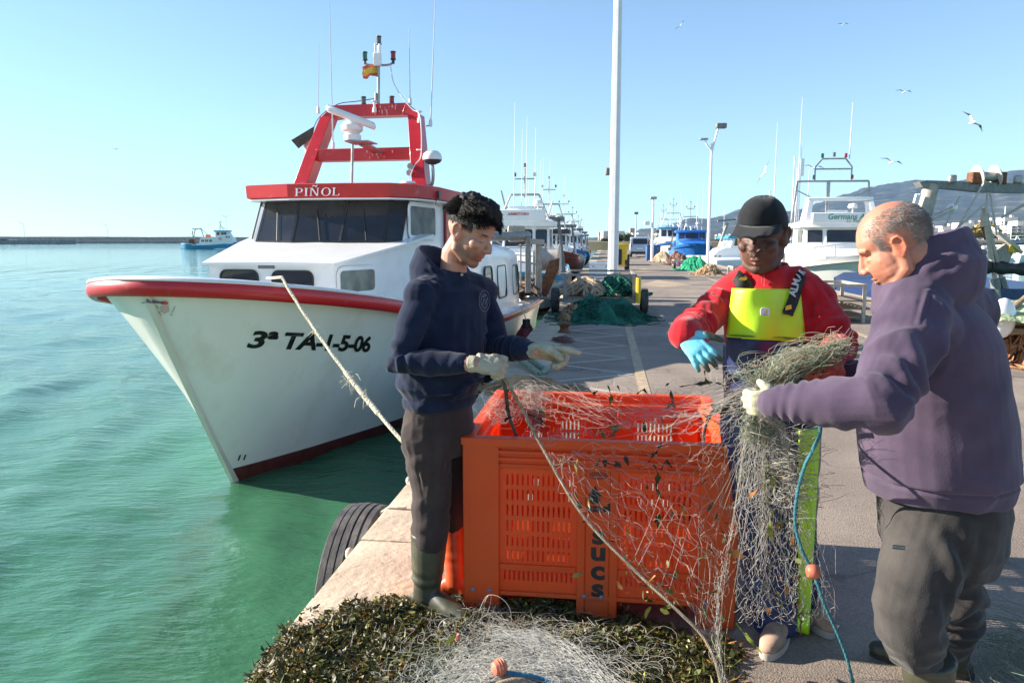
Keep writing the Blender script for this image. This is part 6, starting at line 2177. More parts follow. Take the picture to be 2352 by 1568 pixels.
class Twine:
 def __init__(s): s.v = []; s.f = []; s.n = 0
 def add(s, v, f):
  s.v.append(v); s.f.append(f + s.n); s.n += len(v); return s
 def curves(s, C, r): return s.add(*strands(np.array(C), r, 3))
 def build(s, name, mt, parent=None, **kw):
  me = np_mesh(name, np.concatenate(s.v), np.concatenate(s.f), mt)
  props = {k: kw.pop(k) for k in ('label', 'cat', 'group', 'kind') if k in kw}
  return setp(link(name, me, parent, smooth=180), **props)
def along(path, t):
 t = min(max(t, 0), 1) * (len(path) - 1); i = min(int(t), len(path) - 2)
 return path[i].lerp(path[i + 1], t - i)
def scraps(pts, n, size, seed, tones, parent=None, name='weed_scrap', spread=.01, droop=True, **kw):
 """small curled leaves; pts callable returning a point and colour table index"""
 g = np.random.default_rng(seed)
 V_ = []; F_ = []; Cc = []
 k = 0
 for i in range(n):
  c = np.array(pts(g))
  L = size[0] + (size[1] - size[0]) * g.random() ** 2
  w = L * (.16 + .34 * g.random())
  d = g.normal(size=3);
  if droop: d[2] = -abs(d[2]) * 1.5
  d /= np.linalg.norm(d)
  s_ = np.cross(d, g.normal(size=3)); s_ /= np.linalg.norm(s_) + 1e-9
  nn = np.cross(d, s_)
  bend = g.normal() * .5; tw = g.normal() * .8
  for q_ in range(4):
   t = q_ / 3
   ww = w * (.35, 1, .85, .15)[q_] * (1 + .3 * g.normal())
   sv = s_ * math.cos(tw * t) + nn * math.sin(tw * t)
   m_ = c + d * L * t + nn * bend * L * t * t
   V_ += [m_ - sv * ww / 2, m_ + sv * ww / 2]
  for q_ in range(3):
   F_.append((k + 2 * q_, k + 2 * q_ + 1, k + 2 * q_ + 3, k + 2 * q_ + 2))
  tc = np.array(tones[g.integers(len(tones))]) * (.6 + .8 * g.random())
  Cc += [tc] * 8
  k += 8
 me = np_mesh(name, np.array(V_), np.array(F_), M['weed'], col=np.array(Cc))
 props = {k_: kw.pop(k_) for k_ in ('label', 'cat', 'group', 'kind') if k_ in kw}
 return setp(link(name, me, parent, smooth=180), **props)
TONES = [(.035, .040, .010), (.055, .060, .013), (.09, .095, .018), (.022, .024, .008), (.14, .13, .025), (.075, .05, .018), (.016, .016, .008), (.06, .05, .014)]
TONES2 = TONES + [(.30, .12, .02), (.22, .22, .05), (.16, .09, .03), (.10, .12, .03)]
def big_net():
 net = empty('fishing_net', onz(1640, 1450, .02), 0, "pale torn fishing net draped over the crate up to the older man's hand", 'fishing net')
 hand_ = at(1738, 905, 2.22)
 mid = at(1745, 895, 2.42)
 low = [RP[int(len(RP) * t)] for t in (.36, .44, .52, .60, .68, .76, .84, .90, .95, .99)]
 rim = [at(1250, 1000, 2.84), at(1330, 1010, 2.82), at(1450, 1015, 2.80), at(1560, 1010, 2.76), at(1650, 1000, 2.68), at(1700, 960, 2.55)]
 front = [at(1690, 1020, 2.66), at(1670, 1180, 2.68), at(1620, 1350, 2.62), at(1580, 1480, 2.50)]
 t = Twine()
 def S1(a, c):
  p0 = along(low, a)
  m_ = along([at(1330, 1020, 2.82), at(1480, 1060, 2.78), at(1600, 1130, 2.72), at(1660, 1250, 2.68), at(1650, 1420, 2.60)], a)
  p1 = mid.lerp(at(1715, 1010, 2.6), a)
  q_ = (p0.lerp(m_, c * 2) if c < .5 else m_.lerp(p1, (c - .5) * 2))
  return q_ + V((0, -.02 * math.sin(c * 7 + a * 9), -.03 * math.sin(PI * c)))
 for sd, rr_, na_, nb_ in ((1, .00065, 20, 16), (2, .00045, 9, 7)):
  v, f, P = net_grid(S1, na_, nb_, .006, rr_, sd, skip=.08)
  t.add(v, f)
 g = np.random.default_rng(5)
 C = []
 for i in range(14):
  a = g.random()
  p0 = V(S1(a, 0)); p1 = mid + V((g.normal() * .02, g.normal() * .03, g.normal() * .02))
  m_ = V(S1(a, .5)) + V((g.normal() * .02, g.normal() * .02, g.normal() * .03))
  C.append([list(p) for p in catmull([p0, p0.lerp(m_, .5) + V((0, 0, g.normal() * .02)), m_, m_.lerp(p1, .5) + V((0, 0, g.normal() * .02)), p1], 4)])
 t.curves(C, .0006)
 bl_ = at(1178, 902, 3.95)
 def S2(a, c):
  top = at(1185, 895, 3.9).lerp(at(1690, 870, 2.9), c)
  bot = at(1240, 1010, 2.86).lerp(at(1700, 930, 2.6), c)
  p = top.lerp(bot, a)
  return p + V((0, 0, -.10 * math.sin(PI * a) * (1 - .5 * c)))
 v, f, P = net_grid(S2, 14, 17, .010, .0006, 7, skip=.15)
 t.add(v, f)
 C = []
 for i in range(34):
  u0 = 1190 + 330 * g.random() ** 1.2; v0 = 885 + g.normal() * 14 + 60 * g.random() ** 2
  p0 = at(u0, v0, 3.75 - 1.0 * (u0 - 1190) / 500)
  p1 = mid + V((g.normal() * .03, g.normal() * .08, g.normal() * .03))
  pts = [p0 + (p1 - p0) * k / 5 + V((g.normal() * .02, g.normal() * .03, -.10 * math.sin(PI * k / 5) + g.normal() * .018)) for k in range(6)]
  C.append([list(p) for p in catmull(pts, 3)])
 t.curves(C, .0005)
 C = []
 for i in range(120):
  if i % 3: c0 = at(1200 + 45 * g.random(), 893 + 55 * g.random() ** 2, 3.85); R0 = .05
  else: c0 = at(1120 + 60 * g.random(), 965 - 60 * g.random(), 3.3); R0 = .05
  ax = g.normal(size=3); pts = []
  ph = g.random() * 6; rr_ = R0 * (.3 + g.random())
  for k in range(14):
   a = ph + k * (.35 + .15 * g.random())
   pts.append([c0.x + rr_ * math.cos(a) + .02 * math.sin(k * .7 + i), c0.y + .05 * math.sin(k * .5 + i), c0.z + rr_ * .8 * math.sin(a)])
  C.append(pts)
 t.curves(C, .0006)
 C = []
 for i in range(80):                       # hank hanging over the back corner
  u = 1205 + 40 * g.random()
  p = at(u, 893 + 5 * g.normal(), 3.98); pts = []
  for k in range(9):
   pts.append([p.x + .02 * math.sin(k + i) + .003 * k, p.y - .012 * k * g.random(), p.z - .028 * k * (k > 0) + .01 * g.normal()])
  C.append(pts)
 t.curves(C, .0010)
 t.build('twine_over_crate', M['twine'], net)
 t = Twine()
 def S3(a, c, dy=0.0):
  top = at(1712, 985, 2.50).lerp(at(1812, 985, 2.42), c)
  midd = at(1706, 1180, 2.56).lerp(at(1862, 1160, 2.46), c)
  bot = at(1700, 1430, 2.60).lerp(at(1925, 1440, 2.50), c)
  p = top.lerp(midd, a * 2) if a < .5 else midd.lerp(bot, a * 2 - 1)
  return p + V((0, .03 * math.sin(c * 14 + a * 3) + dy, 0))
 for sd, dy, na, nb, rr_ in ((11, 0, 24, 10, .0007), (12, .03, 22, 11, .0007), (13, .06, 24, 10, .0006)):
  v, f, P = net_grid(lambda a, c: S3(a, c, dy), na, nb, .004, rr_, sd, skip=.05)
  t.add(v, f)
 C = []
 for i in range(60):
  c = g.random(); p0 = V(S3(0, c)); top = at(1745 + 12 * g.normal(), 935, 2.36 + .03 * g.normal())
  e = .25 + .75 * g.random()
  pts = [top, top.lerp(p0, .6) + V((g.normal() * .01, 0, 0)), p0, V(S3(e * .4, c)), V(S3(e * .7, c + .05 * g.normal())), V(S3(e, c + .08 * g.normal()))]
  C.append([list(p + V((g.normal() * .006, g.normal() * .012, 0))) for p in catmull(pts, 4)])
 t.curves(C, .0008)
 C = []
 for i in range(70):                       # curls at the right of the curtain
  c0 = at(1820 + 25 * g.normal(), 1075 + 55 * g.normal(), 2.44 + .03 * g.normal()); ph = g.random() * 6; rr_ = .012 + .03 * g.random()
  C.append([[c0.x + rr_ * math.cos(ph + k * .5) + .004 * k * g.normal(), c0.y + .02 * math.sin(k), c0.z + rr_ * 1.2 * math.sin(ph + k * .55)] for k in range(12)])
 t.curves(C, .0009)
 t.build('hanging_curtain', M['twine'], net)
 def bundle(n, seed, spread, mt, name, rr_):
  g = np.random.default_rng(seed)
  C = []
  for i in range(n):
   s0 = g.normal(); s1 = g.normal()
   a = at(1755 + 14 * g.normal(), 905 + 18 * s0, 2.42 + .05 * g.normal())
   b1 = at(1738 + 22 * g.normal(), 872 + 20 * g.normal(), 2.48 + .04 * g.normal())
   c = at(1800 + 20 * g.normal(), 850 + 20 * s1, 2.46 + .05 * g.normal())
   d = at(1870 + 25 * g.normal(), 820 + 18 * s1, 2.44 + .05 * g.normal())
   e = at(1930 + 18 * g.normal(), 795 + 18 * g.normal(), 2.38 + .04 * g.normal())
   pts = [a, c, d, e] if i % 3 else [b1, a.lerp(c, .4), c, d]
   C.append([list(p + V((g.normal(), g.normal(), g.normal())) * .004) for p in catmull(pts, 5)])
  tt = Twine().curves(C, rr_)
  C = []
  for i in range(n // 3):
   c0 = at(1720 + 210 * g.random(), 800 + 85 * g.random(), 2.40); c0 = at(1700 + 220 * (k_ := g.random()), 868 - 70 * k_ + 14 * g.normal(), 2.42 + .04 * g.normal())
   ph = g.random() * 6; rr2 = .012 + .04 * g.random()
   C.append([[c0.x + rr2 * math.cos(ph + k * .42) + .006 * k * math.sin(i), c0.y + .02 * math.sin(k * .8 + i), c0.z + rr2 * .7 * math.sin(ph + k * .42)] for k in range(16)])
  tt.curves(C, rr_ * .9)
  tt.build(name, mt, net)
 bundle(190, 21, 1, M['twine_green'], 'green_bundle', .0008)
 bundle(90, 22, 1, M['twine_tan'], 'tan_bundle', .0008)
 bundle(60, 23, 1, M['twine'], 'pale_bundle', .0007)
 C = []
 g = np.random.default_rng(31)
 for i in range(150):                        # lattice of twine round the hand, left side of the curtain
  p = at(1728 + 26 * g.random(), 888 + 95 * g.random(), 2.44)
  C.append([[p.x + .013 * k * math.cos(g.random() * 2 + i) + .003 * k, p.y + .01 * g.normal(), p.z - .012 * k + .012 * g.normal()] for k in range(7)])
 Twine().curves(C, .0008).build('hand_tangle', M['twine_green'], net)
 def pt(g):
  r_ = g.random()
  if r_ < .30: return S1(g.random(), g.random())
  if r_ < .45: return S2(g.random(), g.random())
  if r_ < .55: return at(1460 + 60 * g.normal(), 1330 + 45 * g.normal(), 2.56)
  if r_ < .85: return S3(g.random(), .3 + .4 * g.random())
  return at(1530 + 40 * g.normal(), 1300 + 100 * g.random(), 2.60)
 scraps(pt, 330, (.012, .055), 3, TONES2 + [(.08, .11, .04), (.14, .15, .06)], net, kind='stuff')
 def ribbon(pts, w, col, nm='weed_ribbon'):
  P = catmull([at(*p) for p in pts], 5); vs = []; fs = []; cc = []
  for i, p in enumerate(P):
   ww = w * math.sin(PI * (i + .6) / (len(P) + .2)) * (1 + .35 * math.sin(i * 2.3))
   d = V((0, .3, 1)) if abs((P[-1] - P[0]).normalized().z) < .7 else V((1, .3, 0))
   a = i * .5; d = (d * math.cos(a) + V((.3, 1, .2)) * math.sin(a) * .7)
   vs += [list(p - d * ww / 2), list(p + d * ww / 2)]
   cc += [col, col]
  for i in range(len(P) - 1): fs.append((2 * i, 2 * i + 1, 2 * i + 3, 2 * i + 2))
  link(nm, np_mesh(nm, np.array(vs), np.array(fs), M['weed'], col=np.array(cc)), net, smooth=180)
 D = (.022, .022, .008); G_ = (.05, .055, .012)
 for pts, w, c in (([(1350, 892, 3.3), (1362, 903, 3.3), (1372, 899, 3.3)], .016, D), ([(1396, 885, 3.2), (1404, 910, 3.2), (1400, 935, 3.2)], .02, G_), ([(1418, 885, 3.2), (1425, 900, 3.2)], .012, D), ([(1462, 905, 3.1), (1478, 895, 3.1), (1488, 905, 3.1)], .016, D),
       ([(1560, 888, 2.9), (1600, 882, 2.9), (1640, 878, 2.85), (1665, 886, 2.85)], .014, D), ([(1540, 902, 3.0), (1545, 925, 3.0), (1552, 940, 3.0)], .018, G_), ([(1618, 850, 2.85), (1622, 872, 2.85), (1632, 885, 2.85)], .018, G_),
       ([(1488, 1062, 2.75), (1500, 1045, 2.75), (1512, 1030, 2.75), (1520, 1015, 2.76)], .022, D), ([(1500, 1065, 2.75), (1512, 1090, 2.74), (1508, 1120, 2.74), (1520, 1145, 2.74)], .024, G_), ([(1320, 1130, 2.76), (1328, 1150, 2.76), (1335, 1170, 2.76)], .02, G_),
       ([(1340, 1200, 2.74), (1352, 1180, 2.74)], .018, D), ([(1518, 1080, 2.74), (1530, 1060, 2.74), (1545, 1075, 2.74)], .02, D), ([(1390, 1060, 2.8), (1410, 1068, 2.8), (1425, 1065, 2.8)], .012, (.03, .015, .008)),
       ([(1155, 885, 2.95), (1160, 900, 2.95), (1172, 895, 2.95)], .02, D), ([(1162, 915, 2.95), (1164, 935, 2.95), (1172, 948, 2.95)], .016, D), ([(1158, 965, 2.98), (1180, 955, 2.98)], .02, (.02, .008, .006)), ([(1210, 950, 3.0), (1240, 962, 3.0), (1250, 972, 3.0)], .016, D),
       ([(1655, 975, 2.7), (1630, 960, 2.75), (1612, 950, 2.8)], .016, D), ([(1505, 1200, 2.7), (1512, 1180, 2.7), (1510, 1230, 2.7)], .02, G_), ([(1760, 1060, 2.42), (1775, 1090, 2.42), (1770, 1130, 2.42)], .022, (.12, .12, .04)),
       ([(1775, 1170, 2.42), (1768, 1210, 2.42), (1775, 1250, 2.42)], .022, (.14, .15, .03)), ([(1720, 1140, 2.45), (1745, 1120, 2.45)], .016, (.45, .14, .02)), ([(1485, 1340, 2.52), (1505, 1320, 2.52)], .018, (.4, .15, .03)), ([(1450, 1180, 2.68), (1440, 1215, 2.68), (1455, 1240, 2.68)], .01, (.3, .12, .03))):
  ribbon(pts, w, c)
 ribbon([(1690, 1430, 2.5), (1710, 1455, 2.48), (1735, 1482, 2.45), (1750, 1500, 2.43)], .02, (.22, .26, .03), 'yellow_weed_stem')
big_net()
# ---- seaweed carpet on the quay
SW = [onz(*p) for p in ((540, 1600), (590, 1520), (640, 1452), (690, 1412), (735, 1392), (770, 1402), (820, 1372), (880, 1368), (945, 1372), (1010, 1360), (1065, 1372), (1110, 1395), (1180, 1385), (1250, 1370), (1330, 1382), (1400, 1400), (1480, 1420), (1560, 1440), (1640, 1460), (1700, 1480), (1720, 1520), (1700, 1600), (1690, 1700), (520, 1700))]
def inside(x, y, poly):
 c = False; n = len(poly); j = n - 1
 for i in range(n):
  if (poly[i].y > y) != (poly[j].y > y) and x < (poly[j].x - poly[i].x) * (y - poly[i].y) / (poly[j].y - poly[i].y) + poly[i].x: c = not c
  j = i
 return c
def edge_d(x, y, poly):
 m = 9
 for i in range(len(poly)):
  a, b_ = poly[i], poly[(i + 1) % len(poly)]
  ex, ey = b_.x - a.x, b_.y - a.y
  t = max(0, min(1, ((x - a.x) * ex + (y - a.y) * ey) / (ex * ex + ey * ey)))
  m = min(m, math.hypot(x - a.x - ex * t, y - a.y - ey * t))
 return m
def mound(x, y):
 if not inside(x, y, SW): return 0.0
 d = edge_d(x, y, SW)
 k = min(1, d / .16)
 h = .018 + .030 * max(0, noise.noise((x * 3.1, y * 3.1, 4))) + .022 * noise.noise((x * 9, y * 9, 1))
 hx, hy = onz(1255, 1395)[:2]
 h += .075 * math.exp(-((x - hx) ** 2 / .05 + (y - hy) ** 2 / .012))
 hx, hy = onz(1010, 1400)[:2]
 h += .0 * math.exp(-((x - hx) ** 2 / .03 + (y - hy) ** 2 / .02))
 return max(0, h) * k ** .6
def seaweed():
 x0, x1 = min(p.x for p in SW), max(p.x for p in SW); y0, y1 = 1.95, max(p.y for p in SW) + .05
 nx, ny = 190, 110
 vs = np.array([(x, y, mound(x, y) * .8 - .012) for y in np.linspace(y0, y1, ny) for x in np.linspace(x0, x1, nx)])
 idx = np.arange(nx * ny).reshape(ny, nx)
 f = np.stack([idx[:-1, :-1], idx[:-1, 1:], idx[1:, 1:], idx[1:, :-1]], -1).reshape(-1, 4)
 zc = vs[f][:, :, 2].max(1)
 f = f[zc > .008]
 root = empty('seaweed', (0.2, 2.6, 0), 0, 'dark wet seaweed strewn over the quay stones in front of the crate')
 root['kind'] = 'stuff'
 link('weed_bed', np_mesh('weed_bed', vs, f, mat('matted_weed', (.008, .010, .005), (.025, .028, .010), rough=.6, scale=40, bump=.01)), root, smooth=180)['kind'] = 'stuff'
 g = np.random.default_rng(9)
 n = 64000
 P = []
 while len(P) < n:
  x = x0 + (x1 - x0) * g.random(); y = y0 + (y1 - y0) * g.random()
  h = mound(x, y)
  if h <= 0:
   if g.random() < .985 or not inside(x - .05 * g.normal(), y + .12 * g.normal(), SW): continue
   if (V((x, y, 0)) - QO).dot(QN) < .03: continue
   h = .004
  d = edge_d(x, y, SW)
  if d < .2 and g.random() > .12 + (d / .17) ** 1.3 + .8 * noise.noise((x * 9, y * 9, 0)): continue
  P.append((x, y, h))
 P = np.array(P)
 L = .006 + .024 * g.random(n) ** 2.4
 w = L * (.2 + .55 * g.random(n)); rb_ = g.random(n) < .12; L[rb_] *= 2.2; w[rb_] = .003 + .004 * g.random(rb_.sum())
 th = g.random(n) * 6.283
 el = g.normal(size=n) * .30
 d = np.stack([np.cos(th) * np.cos(el), np.sin(th) * np.cos(el), np.sin(el)], 1)
 r_ = g.normal(size=(n, 3)); r_[:, 2] *= .35
 s_ = np.cross(d, r_ + np.array([0, 0, 1.2])); s_ /= np.linalg.norm(s_, axis=1, keepdims=True)
 nn = np.cross(s_, d)
 base = P.copy(); base[:, 2] += g.random(n) * .018 - .003
 V_ = np.empty((n, 6, 3)); bend = g.normal(size=n) * .5
 for q_, (t, k) in enumerate(((0, .35), (.55, 1), (1, .25))):
  m_ = base + d * (L * t)[:, None] + nn * (bend * L * t * t)[:, None]
  V_[:, 2 * q_] = m_ - s_ * (w * k / 2)[:, None]; V_[:, 2 * q_ + 1] = m_ + s_ * (w * k / 2)[:, None]
 V_[:, :, 2] = np.maximum(V_[:, :, 2], .002)
 k = (np.arange(n) * 6)[:, None]
 F_ = np.concatenate([k + np.array([[0, 1, 3, 2]]), k + np.array([[2, 3, 5, 4]])])
 T = np.array(TONES + TONES + TONES + TONES2)
 col = T[g.integers(0, len(T), n)] * (.75 + 1.1 * g.random((n, 1)))
 me = np_mesh('weed_leaves', V_.reshape(-1, 3), F_, M['weed'], col=np.repeat(col, 6, 0))
 link('weed_leaves', me, root, smooth=180)['kind'] = 'stuff'
seaweed()
def pile_net():
 g = np.random.default_rng(17)
 TW = translucent(mat('white_twine', (.54, .54, .50), (.68, .68, .63), rough=.4, scale=12), .3, (.7, .7, .66))
 root = empty('net_heap', onz(1200, 1540), 0, 'heap of tangled white net on the seaweed at the bottom of the picture', 'net heap')
 def cl(n, uc, vc, su, sv, h, R0, r, name, mt, dirv=0):
  C = []
  for i in range(n):
   u = uc + su * g.normal(); v = vc + sv * g.normal()
   p = onz(u, v, 0)
   dist = math.exp(-((u - uc) / su / 1.6) ** 2 * .5 - ((v - vc) / sv / 1.6) ** 2 * .5)
   z0 = mound(p.x, p.y) + h * dist * (.3 + .7 * g.random())
   ph = g.random() * 6.28; th = dirv + g.normal() * .7
   Lg = R0 * (.6 + 2.0 * g.random()); cv = g.normal() * 3; pts = []
   x, y, z = p.x, p.y, z0
   for k in range(14):
    t = k / 13
    th2 = th + cv * t + .9 * math.sin(ph + t * 7)
    x += math.cos(th2) * Lg / 13; y += math.sin(th2) * Lg / 13
    zz = z0 + .018 * math.sin(ph + t * 5) + .010 * math.sin(ph * 2 + 11 * t)
    pts.append([x, y, max(zz, mound(x, y) + .004)])
   C.append(pts)
  Twine().curves(C, r).build(name, mt, root)
 cl(800, 1150, 1555, 120, 32, .06, .16, .0007, 'white_twine', TW)
 cl(260, 1110, 1470, 70, 22, .035, .14, .0006, 'white_twine', M['twine'])
 cl(200, 1020, 1560, 90, 20, .03, .16, .0006, 'green_twine', M['twine_green'])
 cl(190, 1330, 1540, 60, 30, .03, .16, .0006, 'white_twine', M['twine'], 2.4)
 C = []
 for i in range(260):
  a = onz(1085 + 40 * g.normal(), 1560 + 14 * g.normal(), .06); m_ = onz(1200 + 60 * g.normal(), 1530 + 22 * g.normal(), .075); c = onz(1350 + 40 * g.normal(), 1575 + 24 * g.normal(), .04)
  e = onz(1010 + 20 * g.normal(), 1620, .05)
  C.append([list(p + V((g.normal(), g.normal(), g.normal())) * .006) for p in catmull([e, a, m_, c], 5)])
 for i in range(160):
  a = onz(1150 + 20 * g.normal(), 1455 + 6 * g.normal(), .08); m_ = onz(1260 + 20 * g.normal(), 1480 + 12 * g.normal(), .07); c = onz(1380 + 20 * g.normal(), 1560 + 14 * g.normal(), .05)
  C.append([list(p + V((g.normal(), g.normal(), g.normal())) * .006) for p in catmull([a, m_, c, c + V((.1, -.2, 0))], 5)])
 Twine().curves(C, .0008).build('combed_twine', TW, root)
 b = MB()
 for pts in ([(1095, 1418, 2.93), (1108, 1385, 2.93), (1122, 1366, 2.92), (1150, 1372, 2.90), (1172, 1400, 2.88), (1174, 1450, 2.86)], [(1100, 1416, 2.93), (1118, 1372, 2.93), (1128, 1368, 2.93), (1122, 1400, 2.92), (1100, 1450, 2.88)], [(1005, 1460, 2.8), (1010, 1432, 2.8), (1030, 1420, 2.8), (1045, 1440, 2.8), (1040, 1470, 2.78)], [(1160, 1455, 2.86), (1200, 1440, 2.86), (1245, 1470, 2.84), (1260, 1510, 2.8)]):
  b.tube(catmull([at(*p) for p in pts], 8), .0013, 5)
 b.build('springy_loop', M['twine'], root)
pile_net()
def small_float(u, v, r, name, mt, label, z=.05):
 p = onz(u, v, z)
 e = empty(name, (p.x, p.y, z - r), 0, label, 'float')
 Mx = Matrix.Rotation(.5, 3, 'Z') @ Matrix.Rotation(PI / 2, 3, 'Y')
 b = MB().lathe([(r * .3, -r * .95), (r * .75, -r * .7), (r, 0), (r * .75, r * .7), (r * .3, r * .95)], p, 18, Mx)
 b.build('float_body', mt, e)
 b = MB()
 for k in (-.35, 0, .35):
  rr_ = r * math.sqrt(1 - k * k * .6) + .0008
  b.tube([p + Mx @ V((rr_ * math.cos(a), rr_ * math.sin(a), k * r)) for a in np.linspace(0, 2 * PI, 20, endpoint=False)], .0012, 4, closed=True)
 b.build('float_ridge', mt, e)
small_float(1147, 1532, .030, 'float', mat('salmon_float', (.55, .17, .10), (.62, .22, .14), rough=.5, scale=12), 'salmon red ribbed float lying in the white net heap', .11)
small_float(1050, 1463, .013, 'float', mat('pink_float', (.6, .2, .16), (.65, .25, .2), rough=.5), 'small pink float beside the yellow leaf', .09)
laid_rope(catmull([onz(1165, 1543, .10), onz(1200, 1548, .10), onz(1240, 1556, .08), onz(1280, 1575, .06)], 6), .006, .02).build('blue_rope_end', mat('bright_blue_rope', (.02, .16, .30), (.03, .25, .42), rough=.7), label='short blue rope end beside the salmon float', cat='rope')
laid_rope(catmull([onz(1115, 1590, .08), onz(1150, 1568, .11), onz(1195, 1562, .11), onz(1240, 1580, .07)], 6), .009, .03).build('grey_rope_end', M['rope_tan'], label='grey tan rope end at the lower edge of the net heap', cat='rope')
def leaf_bit():
 pts = [onz(1020, 1478, .10), onz(1028, 1468, .115), onz(1042, 1458, .12), onz(1050, 1452, .12), onz(1046, 1466, .11), onz(1034, 1476, .10)]
 MB().prism(pts, (0, 0, .002)).build('yellow_leaf', mat('yellow_green_leaf', (.30, .34, .04), (.5, .45, .05), rough=.35, scale=60), label='single yellow green leaf lying on the weed', cat='leaf', smooth=0)
leaf_bit()
def corner_net():
 g = np.random.default_rng(41); C = []
 for i in range(160):
  p = onz(2345 + 25 * g.normal(), 1545 + 25 * g.normal(), 0); z0 = .12 * g.random(); th = g.random() * 6
  C.append([[p.x + .03 * k * math.cos(th + k * .3), p.y + .03 * k * math.sin(th + k * .3), z0 + .02 + .015 * math.sin(k + i)] for k in range(9)])
 for i in range(10):
  C.append([[1.95 + .012 * k + .01 * g.normal(), 2.45 + .01 * i, .02 + .03 * k + .005 * g.normal()] for k in range(9)])
 Twine().curves(C, .0010).build('net_heap', M['twine_green'], label='small green twine heap at the lower right corner', cat='net heap')
corner_net()
# ---- truck tyre fender on the quay wall
def tyre_fender():
 c = q(-.52, -.16, -.53)
 e = empty('tyre_fender', (c.x, c.y, c.z - .5), 0, 'worn truck tyre hung flat on the quay wall beside the navy man', 'tyre')
 Mx = Matrix((QD, V((0, 0, 1)), -QN)).transposed()      # lathe axis points out from the wall
 R1, W1 = .53, .26
 prof = [(R1 - .17, -W1 / 2 + .03), (R1 - .10, -W1 / 2), (R1 - .03, -W1 / 2 + .01)]
 x = -W1 / 2 + .025
 gro = []
 for k in range(5):
  x1 = x + .034
  prof += [(R1 - .004 * abs(k - 2) ** 1.2, x), (R1 - .004 * abs(k - 2) ** 1.2, x1)]
  if k < 4: prof += [(R1 - .016, x1 + .002), (R1 - .016, x1 + .009)]
  x = x1 + .011
 prof += [(R1 - .03, W1 / 2 - .01), (R1 - .10, W1 / 2), (R1 - .17, W1 / 2 - .03)]
 b = MB().lathe(prof, c, 72, Mx)
 b.f = b.f[:-2]; b.m = b.m[:-2]
 b.build('tread', mat('dusty_tyre_rubber', (.05, .05, .052), (.11, .105, .10), rough=.8, scale=10, bump=.003, bscale=60, dirt=(.2, .18, .15), dscale=7, damt=.5), e, smooth=35)
 b = MB().tube([c + V((0, 0, .40)) - QN * .02, q(-.52, .02, .01), q(-.52, .12, .016)], .012, 6)
 b.build('lashing', M['rope_cream'], e)
 for ee, nm in ((-1.10, 0), (.10, 1)):
  p = q(ee, -.03, -.03)
  MB().ball(p, (.022, .034, .03), 10, 8).build('knot', M['rope_cream'], label=('pale rope knot on the quay lip by the near side of the tyre', 'pale rope knot on the quay lip by the far side of the tyre')[nm], cat='knot')
tyre_fender()
# ================================================================== behind: boats, quay clutter, lamps, town, birds
def lamp_post(u, vb, vt, w, kind, label, Y=None, base_z=0.0, mt=None):
 """kind 0 plain, 1 twin curved arms, 2 floodlight on top"""
 p = onz(u, vb, base_z) if Y is None else at(u, vb, Y)
 top = at(u, vt, p.y)
 e = empty('lamp_post', (p.x, p.y, p.z), 0, label, 'lamp post', 'lamp posts along the quay')
 H = top.z - p.z
 b = MB().tube([(p.x, p.y, p.z), (p.x, p.y, p.z + H * .5), (p.x, p.y, p.z + H)], [w / 2, w / 2 * .85, w / 2 * .6], 8)
 b.build('pole', M['pole'], e, smooth=20)
 MB().box((p.x, p.y, p.z + .02), (w * 1.7, w * 1.7, .04)).build('base_plate', M['steel'], e)
 if kind == 1:
  for sx, hz in ((1, 1.15), (-1, .2)):
   a = V((p.x, p.y, p.z + H - .9))
   q_ = V((p.x + sx * .40, p.y, p.z + H + hz * .8))
   b = MB().tube(catmull([a, a + V((sx * .05, 0, .5)), q_ - V((sx * .12, 0, .25)), q_], 4), .05, 6)
   b.build('arm', M['pole'], e)
   if sx > 0:
    b = MB().box(q_ + V((.12, 0, .12)), (.62, .40, .30))
    b.build('lamp_head', M['steel_dark'], e, bevel=.05)
   else:
    MB().box(q_ + V((-.1, 0, .1)), (.5, .3, .12)).build('lamp_head', M['steel'], e, bevel=.03)
 if kind == 2:
  MB().box((p.x, p.y, p.z + H + .12), (.45, .3, .26)).build('lamp_head', M['steel_dark'], e, bevel=.04)
 if kind == 3:
  MB().box((p.x, p.y, p.z + H + .1), (.5, .3, .2)).build('lamp_head', M['steel'], e, bevel=.04)
  MB().box((p.x - .45, p.y, p.z + H * .62), (.4, .3, .3)).build('side_box', M['pole'], e, bevel=.04)
 return e
lamp_post(1407, 682, -330, .30, 0, 'tall thick white lamp post standing just behind the cart, top out of view')
lamp_post(1625, 612, 330, .22, 1, 'white lamp post with twin curved arms behind the green net heap')
lamp_post(1400, 652, 402, .16, 2, 'slim white pole just left of the thick white post')
lamp_post(1497, 600, 458, .24, 3, 'white lamp post with side box beside the silver van')
lamp_post(1459, 585, 492, .22, 2, 'farthest short white lamp post left of the van')
